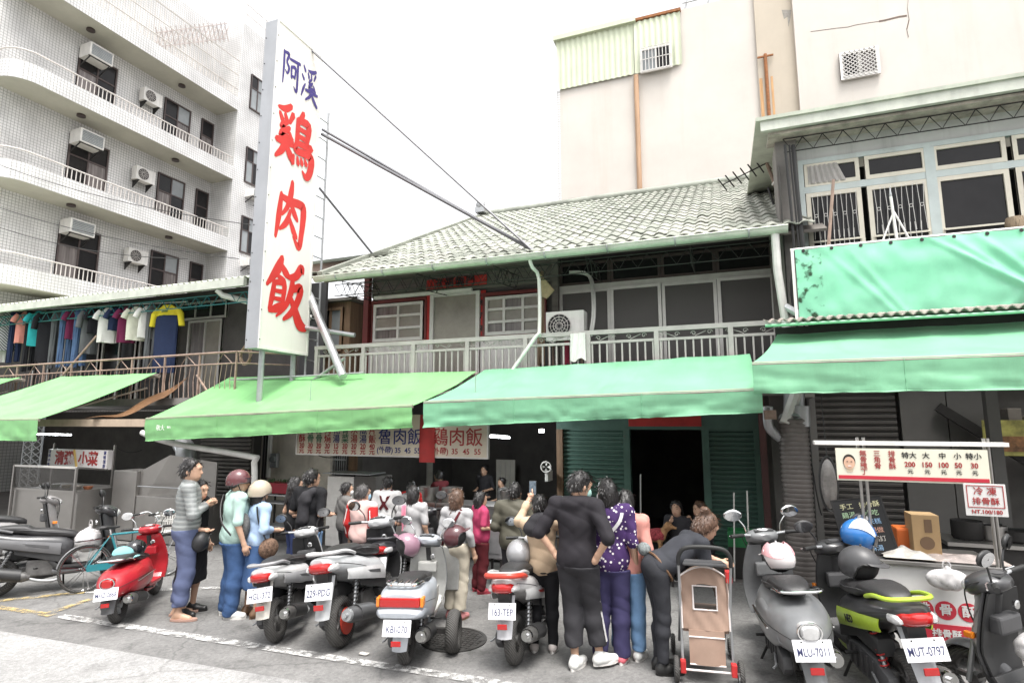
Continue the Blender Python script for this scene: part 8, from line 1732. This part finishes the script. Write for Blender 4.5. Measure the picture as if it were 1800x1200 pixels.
# ---------- 18 polka dot woman
p, H = stand(1074, 838, feet=(1075, 1160))
_, J = person('woman in purple polka dot blouse and indigo trousers with glasses', p, H, R(6), dict(armR='down', armL='down', head=(R(38), 0), build=1.1, footR=10, footL=-20), top='blouse', sleeve=.5, shirt_fit=.03, hem=.80, top_mat=C_polka, collar=True, bottoms='trousers', leg_end=.06, leg_fit=.03, bot_mat=C_purp, hair='bob', mask=C_white, shoes=S_pink, vox=.011)
strap(J, [J['T'](.15, -.05, .52), J['T'](.12, -.16, .40), J['T'](.0, -.185, .26)], .03, C_lgrey, 'bag_strap')
# ---------- 19 salmon jacket behind
p, H = stand(1100, 858, Y=5.7)
person('person in salmon pink jacket and jeans half hidden by the polka dot blouse', p, H, R(-5), dict(armR='down', armL='down'), top='jacket', sleeve=.9, shirt_fit=.03, hem=.82, top_mat=C_salmon, bottoms='jeans', leg_end=.1, leg_fit=.024, bot_mat=C_ldenim, hair='tail', shoes=S_white, vox=.013)
# ---------- 20 woman bending over the stroller
p = gr(1158, 1180); Hb = 1.62
_, J = person('woman in black bending over the stroller with her hair in a bun', p, Hb, R(-62), dict(lean=R(60), headlean=1, head=(R(5), R(-30)), armR=((.0, .04, -.26), (-.06, .14, -.42)), armL=((.06, .14, -.17), (.0, .32, -.24)), arm_world=1, kneeR=(.07, .04, .49), kneeL=(-.07, .06, .49), ankR=(.07, .02, .075), ankL=(-.07, .03, .075), footR=5, footL=-8), top='shirt', sleeve=.36, shirt_fit=.02, hem=.92, top_mat=cloth('black_denim_shirt', (.04, .042, .05), var=.25), bottoms='jeans', leg_end=.11, leg_fit=.010, bot_mat=C_blackj, hair='bun', hair_mat=M_hair_b, shoes=S_black, sole=S_black, vox=.0115)
MB().tube(smooth_path([J['T'](.17, .02, .05), J['T'](.1, .14, .06), J['T'](-.1, .14, .04), J['T'](-.18, 0, .02), J['T'](-.1, -.13, .03), J['T'](.1, -.13, .04)], 4, True), .01, 5, closed=True).build('belt_bag_strap', S_brown, J['root'], True)
MB().sphere(J['T'](-.1, -.17, .02), (.08, .06, .06), 12, 8).build('belt_bag', cloth('striped_bag', (.2, .22, .22), var=.7, scale=40), J['root'], True, smooth=True)
# ---------- 21/22 two children sitting behind
for (x_, y_, lb, fc, hm) in ((1192, 905, 'seated child with dark hair resting chin on hand in the doorway', R(168), M_hair), (1238, 897, 'seated person with brown hair in shadow right of the doorway child', R(120), M_hair_b)):
 p = at(x_, 900, 8.6); p.z = 0
 person(lb, p, 1.38, fc, dict(pelz=.56, kneeR=(.12, .36, .50), kneeL=(-.12, .36, .50), ankR=(.12, .34, .08), ankL=(-.12, .34, .08), armR='chin', armL='lap', lean=R(8), head=(0, 0)), top='top', sleeve=.6, hem=.52, top_mat=C_dark, bottoms='trousers', bot_mat=C_black, seat=True, hair='bob' if hm is M_hair else 'mid', hair_mat=hm, face_on=True, shoes=S_black, vox=.015, group='children seated by the doorway')
# ==== STROLLER
sp0 = gr(1245, 1196); sth = R(8)
sm = Matrix.Translation(sp0) @ Matrix.Rotation(sth, 4, 'Z') @ Matrix.Scale(.9, 4)
stl = empty('pet_stroller', label='tan pet stroller with mesh window and white piping beside the bending woman', cat='stroller', mw=sm)
B = lambda mb, nm, mat, par=None, **k: mb.build(nm, mat, par or stl, True, **k)
M_tan = cloth('tan_canvas', (.36, .25, .195)); M_pipe = M('white_piping', (.72, .66, .64), .6, var=.05); M_redp = M('red_brake', (.5, .03, .03), .5)
def canopy(u, v):   # tall hood seen from behind
 x = (2 * u - 1) * .215; zt_ = 1.02 - .10 * (2 * u - 1) ** 2 * (1 if True else 0); return Vector((x, -.02 + .06 * v - .03 * (1 - (2 * u - 1) ** 2), .46 + (zt_ - .46) * v))
fr_ = []
mb = MB(); nu, nv = 16, 18; vs, fs = [], []
for j in range(nv + 1):
 for i in range(nu + 1): vs.append(canopy(i / nu, j / nv) + Vector((0, .006 * math.sin(i * 1.3 + j * .9), 0)))
for j in range(nv):
 for i in range(nu):
  if 4 <= i < 12 and 6 <= j < 13: continue
  fs.append((j * (nu + 1) + i, j * (nu + 1) + i + 1, (j + 1) * (nu + 1) + i + 1, (j + 1) * (nu + 1) + i))
mb.add(vs, fs); B(mb, 'hood_back', M_tan, smooth=True, solid=.006)
edge = [canopy(0, v / 12) for v in range(13)] + [canopy(u / 16, 1) for u in range(1, 16)] + [canopy(1, 1 - v / 12) for v in range(13)]
B(MB().tube([e + Vector((0, -.006, 0)) for e in edge], .008, 6), 'piping', M_pipe)
win_e = [canopy(a, b) + Vector((0, -.008, 0)) for a, b in ((.25, 6 / 18), (.75, 6 / 18), (.75, 13 / 18), (.25, 13 / 18))]
B(MB().tube([win_e[0], win_e[1], win_e[2], win_e[3], win_e[0]], .009, 5), 'window_piping', M_pipe)
B(MB().add([canopy(.25, 6 / 18) + Vector((0, .01, 0)), canopy(.75, 6 / 18) + Vector((0, .01, 0)), canopy(.75, 13 / 18) + Vector((0, .01, 0)), canopy(.25, 13 / 18) + Vector((0, .01, 0))], [(0, 1, 2, 3)]), 'mesh_window', M('stroller_mesh', (.03, .03, .03), .4, var=0, alpha=.55))
for q in (-1, 1): B(MB().grid(lambda u, v: Vector((q * (.215 + .005 * math.sin(v * 9)), .0 + .50 * u, .46 + (.56 - .10 - .25 * u * u) * v)), 8, 8), 'hood_side', M_tan, smooth=True, solid=.006)
B(MB().grid(lambda u, v: Vector(((2 * u - 1) * .215, .04 + .48 * v, 1.02 - .10 * (2 * u - 1) ** 2 - .28 * v * v)), 12, 8), 'hood_top', M_tan, smooth=True, solid=.006)
B(MB().box((-.21, .0, .42), (.21, .62, .52)), 'seat_tub', M_tan, bevel=.02)
B(MB().grid(lambda u, v: Vector(((2 * u - 1) * .16, -.05 - .03 * math.sin(math.pi * u) * (1 - v), .16 + .30 * v)), 10, 8), 'rear_pouch', M_tan, smooth=True, solid=.01)
B(MB().tube([(-.16, -.06, .16), (.16, -.06, .16)], .008, 5), 'pouch_piping', M_pipe); B(MB().tube([(-.16, -.055, .40), (.16, -.055, .40)], .008, 5), 'pouch_piping', M_pipe)
for q in (-1, 1):
 B(MB().tube([(q * .225, -.06, .13), (q * .225, .02, .60), (q * .235, -.14, 1.10)], .013, 8), 'frame_tube', M_steel, smooth=True); B(MB().tube([(q * .225, .10, .60), (q * .22, .62, .13)], .013, 8), 'frame_tube', M_steel, smooth=True)
B(MB().tube(smooth_path([(-.235, -.13, 1.06), (-.225, -.15, 1.16), (-.14, -.17, 1.23), (.14, -.17, 1.23), (.225, -.15, 1.16), (.235, -.13, 1.06)], 5), .02, 10), 'handle_bar', M_black, smooth=True)
B(MB().prism([(-.20, -.16), (.20, -.16), (.17, .0), (-.17, .0)], 'Z', 1.06, 1.09), 'cup_tray', M_darkgrey, bevel=.012)
for q in (-1, 1):
 for y, r in ((-.08, .115), (.62, .095)):
  w_ = MB(); w_.lathe([(r * .62, -.016), (r * .7, -.02), (r * .7, .02), (r * .62, .016)], (q * .285, y, r), 'X', 20, cap=False);
  for k in range(5): t = k * 2 * math.pi / 5; w_.bar((q * .285, y, r), (q * .285, y + r * .66 * math.cos(t), r + r * .66 * math.sin(t)), .02, .014, up=(1, 0, 0))
  wo = B(w_, 'wheel', M_steel, smooth=True); t_ = MB(); rings = []
  for k in range(24):
   t = 2 * math.pi * k / 24; rings.append([Vector((q * .285 + .022 * math.sin(a * math.pi / 4), y + (r - .018 + .018 * math.cos(a * math.pi / 4)) * math.cos(t), r + (r - .018 + .018 * math.cos(a * math.pi / 4)) * math.sin(t))) for a in range(8)])
  t_.rings(rings, False, True); B(t_, 'tyre', M_tyre, wo, smooth=True)
B(MB().tube([(-.285, -.08, .115), (.285, -.08, .115)], .01, 6), 'rear_axle', M_pipe)
for q in (-1, 1): B(MB().box((q * .20, -.12, .09), (q * .25, -.05, .20)), 'brake_lever', M_redp, bevel=.008)
B(MB().box((.20, .0, .88), (.26, .08, .99)), 'side_clip', M_redp, bevel=.01)
# ==== BICYCLE
bt = R(-16); bp_ = gr(140, 1042) + Vector((-math.sin(bt), math.cos(bt), 0)) * .50
bm_ = Matrix.Translation(bp_) @ Matrix.Rotation(bt, 4, 'Z') @ Matrix.Rotation(R(-5), 4, 'Y') @ Matrix.Scale(.93, 4)
bc = empty('bicycle', label='old city bicycle with a pale wire basket beside the red scooter', cat='bicycle', mw=bm_)
B = lambda mb, nm, mat, par=None, **k: mb.build(nm, mat, par or bc, True, **k)
M_bteal = paint('bike_teal', (.03, .22, .26)); M_brust = M('bike_rust', (.30, .22, .17), .6, .5, var=.4, scale=12); Rb = .31
for y in (-.50, .55):
 r_ = MB(); r_.tube([(0, y + (Rb - .025) * math.cos(t * math.pi / 20), Rb + (Rb - .025) * math.sin(t * math.pi / 20)) for t in range(40)], .011, 6, closed=True); r_.lathe([(.001, -.05), (.025, -.05), (.025, .05), (.001, .05)], (0, y, Rb), 'X', 12)
 for k in range(28):
  t = k * 2 * math.pi / 28; r_.tube([((.03 if k % 2 else -.03), y, Rb), (0, y + (Rb - .03) * math.cos(t + (.25 if k % 4 < 2 else -.25)), Rb + (Rb - .03) * math.sin(t + (.25 if k % 4 < 2 else -.25)))], .0022, 3)
 w_ = B(r_, 'wheel', M_chrome, smooth=True); B(MB().tube([(0, y + (Rb - .012) * math.cos(t * math.pi / 20), Rb + (Rb - .012) * math.sin(t * math.pi / 20)) for t in range(40)], .017, 8, closed=True), 'tyre', M_tyre, w_, smooth=True)
 B(MB().grid(lambda u, v: Vector(((2 * v - 1) * .025, y + (Rb + .018) * math.cos(R(20 + 150 * u)), Rb + (Rb + .018) * math.sin(R(20 + 150 * u)))), 16, 2), 'mudguard', M_steel, smooth=True, solid=.003)
BBk, ST, HD_ = (0, -.06, .28), (0, -.20, .72), (0, .38, .76)
for a_, b_ in ((BBk, ST), (ST, (0, .37, .70)), (BBk, (0, .39, .62)), ((0, .37, .62), HD_)): B(MB().tube([a_, b_], .016, 8), 'frame_tube', M_bteal, smooth=True)
for q in (-.05, .05):
 B(MB().tube([BBk, (q, -.50, Rb)], .009, 6), 'chain_stay', M_bteal); B(MB().tube([ST, (q, -.50, Rb)], .008, 6), 'seat_stay', M_bteal); B(MB().tube([(q * .8, .385, .60), (q, .55, Rb)], .011, 6), 'fork_leg', M_chrome)
B(MB().tube([ST, (0, -.215, .80)], .013, 8), 'seat_post', M_chrome); sd_ = MB(); loft(sd_, dense([(.10, .82, .02, .015), (.0, .82, .035, .025), (-.10, .83, .09, .03), (-.17, .83, .06, .02)])); sd_.v = [(x, y - .2, z) for x, y, z in sd_.v]; B(sd_, 'saddle', M_seat, smooth=True)
B(MB().tube(smooth_path([(-.27, .24, .95), (-.22, .36, .97), (-.06, .42, .88), (0, .40, .84), (.06, .42, .88), (.22, .36, .97), (.27, .24, .95)], 4), .011, 8), 'handlebar', M_chrome, smooth=True); B(MB().tube([HD_, (0, .40, .86)], .013, 8), 'stem', M_chrome)
for q in (-1, 1): B(MB().tube([(q * .265, .26, .953), (q * .29, .17, .945)], .016, 8), 'grip', M_black, smooth=True); B(MB().tube([(q * .24, .33, .95), (q * .28, .22, .92)], .006, 5), 'brake_lever', M_chrome)
bk_ = MB()
for k in range(9):
 f = k / 8
 bk_.tube([(-.15 + .3 * f, .46, .66), (-.17 + .34 * f, .44, .90)], .005, 4); bk_.tube([(-.15 + .3 * f, .68, .66), (-.17 + .34 * f, .74, .90)], .005, 4); bk_.tube([(-.16, .46 + .24 * f, .66), (-.18, .44 + .30 * f, .90)], .005, 4); bk_.tube([(.16, .46 + .24 * f, .66), (.18, .44 + .30 * f, .90)], .005, 4); bk_.tube([(-.15 + .3 * f, .46, .66), (-.15 + .3 * f, .68, .66)], .005, 4)
for z in (.66, .74, .82, .90): e = (z - .66) / .24 * .02; bk_.tube([(-.155 - e, .455 - e, z), (.155 + e, .455 - e, z), (.155 + e, .69 + 2 * e, z), (-.155 - e, .69 + 2 * e, z), (-.155 - e, .455 - e, z)], .006, 4)
B(bk_, 'wire_basket', M_pvc)
B(MB().tube([(.06 + .0, -.06 + .08 * math.cos(t * math.pi / 10), .28 + .08 * math.sin(t * math.pi / 10)) for t in range(20)], .006, 5, closed=True), 'chain_ring', M_brust); B(MB().grid(lambda u, v: Vector((.075, -.06 - .44 * u, .25 + .09 * v + .02 * u)), 6, 2), 'chain_guard', M_bteal, solid=.006)
for q, dz in ((1, -.15), (-1, .15)): B(MB().tube([(q * .06, -.06, .28), (q * .08, -.06 + dz * .3, .28 + dz)], .01, 6), 'crank', M_chrome); B(MB().box((q * .08, -.06 + dz * .3 - .04, .28 + dz - .012), (q * .17, -.06 + dz * .3 + .04, .28 + dz + .012)), 'pedal', M_black)
for k in range(3): B(MB().tube([(-.06 + .06 * k, -.28, .69), (-.06 + .06 * k, -.62, .68)], .007, 5), 'rear_rack_bar', M_chrome)
# ==== HELMETS AND BAGS ON SCOOTERS
def scoot_pt(key, *v): return SCO[key][1] @ Vector(v)
def open_helmet(label, c, face, mat, tilt=0.0, s=1.0, mat2=None, chin=False, parts=True):
 mw = Matrix.Translation(Vector(c)) @ Matrix.Rotation(face, 4, 'Z') @ Matrix.Rotation(tilt, 4, 'X') @ Matrix.Scale(s, 4); root = empty('helmet', label=label, cat='helmet', mw=mw)
 n = 28; rings = []
 for i in range(13):
  t = R(3) + R(122 if not chin else 138) * i / 12; ring = []
  for k in range(n):
   a = 2 * math.pi * k / n; fr = math.sin(a); tt = t
   lim = R(78) if fr > .35 and not chin else (R(90) if fr > .1 and not chin else R(170)); tt = min(t, lim + .0 * i); ring.append(Vector((.125 * math.sin(tt) * math.cos(a), .148 * math.sin(tt) * fr, .135 * math.cos(tt))))
  rings.append(ring)
 mb = MB(); mb.rings(rings, cap=False); mb.add(rings[0], [tuple(range(n))]); sh = mb.build('shell', mat, root, True, smooth=True, angle=70, solid=.014)
 MB().tube(rings[-1], .008, 6, closed=True).build('rim', M_black, sh, True, smooth=True)
 if mat2: g = MB(); g.grid(lambda u, v: Vector((.128 * math.sin(R(30 + 50 * v)) * math.cos(R(-70 + 320 * u)), .151 * math.sin(R(30 + 50 * v)) * math.sin(R(-70 + 320 * u)), .138 * math.cos(R(30 + 50 * v)) + .02 * math.sin(u * 12))), 30, 4); g.build('stripe', mat2, sh, True, smooth=True, solid=.002)
 if chin: g = MB(); g.grid(lambda u, v: Vector((.132 * math.cos(R(20 + 140 * u)), .158 * math.sin(R(20 + 140 * u)), .035 - .085 * v)), 18, 4); g.build('visor', M('dark_visor', (.02, .02, .025), .08), sh, True, smooth=True, solid=.004)
 else:
  g = MB(); g.grid(lambda u, v: Vector((.128 * math.cos(R(35 + 110 * u)), (.150 + .05 * v) * math.sin(R(35 + 110 * u)), .045 - .01 * v)), 14, 3); g.build('peak', mat, sh, True, smooth=True, solid=.004)
 inner = MB(); inner.sphere((0, 0, 0), (.108, .130, .115), 16, 10); inner.build('lining', M_black, root, True, smooth=True)
 return root
open_helmet('matt grey open helmet on the lime scooter seat', scoot_pt('mut', .0, -.10, .92), R(-120), M('matt_grey_helmet', (.06, .06, .063), .45, var=.1), R(-6), 1.12)
open_helmet('white and pale pink helmet on the grey retro scooter seat', scoot_pt('mlu', .03, -.02, .86), R(40), M('white_helmet', (.70, .66, .66), .25, coat=.4, var=.05), R(-10), 1.05, M('pink_band', (.62, .33, .35), .3, coat=.4, var=.05))
open_helmet('blue and white racing helmet hanging on the lime scooter mirror', at(1509, 940, scoot_pt('mut', .1, .40, 1.0).y), R(-60), M('blue_helmet', (.03, .16, .45), .2, coat=.6, var=.1), R(-20), 1.1, M('white_flash', (.72, .74, .76), .2, coat=.6, var=.1), chin=True)
open_helmet('silver grey open helmet lying on the white and red scooter', scoot_pt('tep', -.02, -.22, .93), R(20), M('silver_helmet', (.34, .34, .35), .3, .3, coat=.4, var=.1), R(8), 1.0)
open_helmet('black half helmet on the red scooter seat beside the teal cap', scoot_pt('red', .03, -.14, .80), R(10), M('black_helmet_gloss', (.015, .015, .017), .15, coat=.6), 0, .82)
open_helmet('purple grey helmet hanging on the tricycle scooter handle', scoot_pt('kbi', -.22, .30, .93), R(120), M('mauve_helmet', (.28, .16, .21), .3, coat=.4), R(30), .95)
open_helmet('maroon helmet on the far grip of the tricycle scooter', scoot_pt('kbi', .33, .36, 1.02), R(-60), M('maroon_shell', (.08, .025, .03), .3, coat=.4), R(20), .92)
wc = Matrix.Translation(hm2['root'].location) @ hm2['root'].matrix_basis.to_3x3().to_4x4(); hp0 = wc @ Vector(hm2['wr'][1])
open_helmet('black helmet held low by the woman in black', hp0 + Vector((.02, -.02, -.12)), R(0), M('black_helmet_matt', (.02, .02, .022), .45), R(30), .8)
cp = scoot_pt('red', -.02, -.42, .80); cm = Matrix.Translation(cp) @ Matrix.Rotation(R(-60), 4, 'Z') @ Matrix.Rotation(R(-6), 4, 'X'); cap_ = empty('baseball_cap', label='teal baseball cap lying on the red scooter seat', cat='cap', mw=cm); M_tealc = cloth('teal_cap', (.22, .48, .50))
mb = MB(); mb.sphere((0, 0, 0), (.10, .11, .085), 18, 10); mb.v = [(x, y, max(z, -.005)) for x, y, z in mb.v]; mb.build('crown', M_tealc, cap_, True, smooth=True)
MB().grid(lambda u, v: Vector(((2 * u - 1) * .085, .09 + .085 * v * math.cos((2 * u - 1) * 1.2), .002 - .018 * (2 * u - 1) ** 2)), 12, 4).build('brim', M_tealc, cap_, True, smooth=True, solid=.004)
def bag(label, c, r, mat, seed, knot=.3):
 V, F = blob([('e', (0, 0, 0), r, None, .03), ('c', (0, 0, r[2] * .7), (0, 0, r[2] * (1 + knot)), .03, .012, .05)], .012, post=lambda D, X, Y, Z: folds(D, X * 1.6, Y * 1.6, Z * 1.3, .012, seed)); root = empty('plastic_bag', Vector(c), label=label, cat='bag')
 obj('bag', smooth_mesh('bag', V, F, mat), root, True)
 for q in (-1, 1): MB().tube(smooth_path([(q * .02, 0, r[2] * 1.0), (q * .03, 0, r[2] * 1.4), (q * .01, 0, r[2] * 1.75)], 3), .006, 5).build('handle', mat, root, True)
 return root
M_bag = M('white_film', (.62, .60, .60), .3, var=.3, scale=14, trans=.15)
bag('stuffed white plastic bag hanging on the black scooter by the bicycle', scoot_pt('lf1', .10, .30, .58), (.16, .17, .15), M_bag, 3)
bag('small white takeaway bag on the right edge scooter hook', scoot_pt('blk', -.02, .25, .56), (.10, .11, .10), M_bag, 7, 1.0)
bag('white plastic sheet draped on the cart corner behind the lime scooter', Vector((at(1665, 1020, YP).x, YP - .02, .78)), (.16, .06, .09), M_bag, 9)
# ==== DOG in a red coat by the doorway
dp = at(1150, 960, 8.4); dg = empty('dog', (dp.x, 8.4, .42), R(-95), 'small brown and white dog in a red patterned coat on a stool', 'dog')
M_fur = M('tan_fur', (.34, .19, .09), .9, var=.3, scale=30, bump=.6, bscale=120); M_furw = M('white_fur', (.58, .52, .45), .9, var=.2, scale=30, bump=.6)
V, F = blob([('c', (0, -.16, .17), (0, .08, .19), .075, .085, .04), ('c', (0, .08, .20), (0, .17, .29), .06, .045, .04), ('e', (0, .20, .33), (.05, .06, .05), None, .03), ('c', (0, .24, .32), (0, .30, .31), .026, .018, .02)] +
             [('c', (q * .05, .08, .16), (q * .05, .09, .03), .028, .018, .03) for q in (-1, 1)] + [('c', (q * .05, .09, .03), (q * .05, .11, .015), .02, .018, .02) for q in (-1, 1)] + [('c', (q * .055, -.16, .16), (q * .06, -.10, .09), .045, .028, .03) for q in (-1, 1)] + [('c', (q * .06, -.10, .09), (q * .06, -.17, .06), .024, .018, .02) for q in (-1, 1)] + [('c', (q * .06, -.17, .06), (q * .06, -.15, .015), .017, .018, .02) for q in (-1, 1)] + [('c', (q * .035, .185, .37), (q * .06, .18, .31), .016, .02, .02) for q in (-1, 1)] + [('c', (0, -.22, .20), (0, -.30, .26), .016, .01, .02)], .009)
obj('body', smooth_mesh('body', V, F, M_fur), dg, True)
V, F = blob([('c', (0, -.14, .18), (0, .07, .20), .085, .095, .04)], .011, post=lambda D, X, Y, Z: np.maximum(folds(D, X, Y, Z, .004, 2), .13 - Z)); obj('coat', smooth_mesh('coat', V, F, cloth('red_pattern_coat', (.30, .05, .06), var=.7, scale=40)), dg, True)
MB().sphere((0, .318, .315), .012, 8, 6).build('nose', M_black, dg, True, smooth=True)
for q in (-1, 1): MB().sphere((q * .028, .243, .345), .008, 8, 6).build('eye', M_eye, dg, True, smooth=True)
stn = empty('stool', (dp.x, 8.4, 0), label='dark low stool under the dog in the doorway', cat='stool'); MB().box((dp.x - .28, 8.2, .385), (dp.x + .28, 8.6, .415)).build('seat', M_dark, stn, bevel=.008)
for sx in (-.25, .25):
 for sy in (-.17, .17): MB().bar((dp.x + sx, 8.4 + sy, 0), (dp.x + sx, 8.4 + sy, .384), .03).build('leg', M_dark, stn)
for x_, lb in ((1192, 'dark stool under the seated child'), (1238, 'dark stool under the seated person with brown hair')):
 p = at(x_, 900, 8.6); st2 = empty('stool', (p.x, 8.6, 0), label=lb, cat='stool'); MB().lathe([(.16, .34), (.165, .365), (.001, .37)], (p.x, 8.6, 0), n=18).build('seat', M_dark, st2)
 for a in range(4): MB().bar((p.x + .1 * math.cos(a * 1.57 + .78), 8.6 + .1 * math.sin(a * 1.57 + .78), .339), (p.x + .15 * math.cos(a * 1.57 + .78), 8.6 + .15 * math.sin(a * 1.57 + .78), 0), .025).build('leg', M_dark, st2)
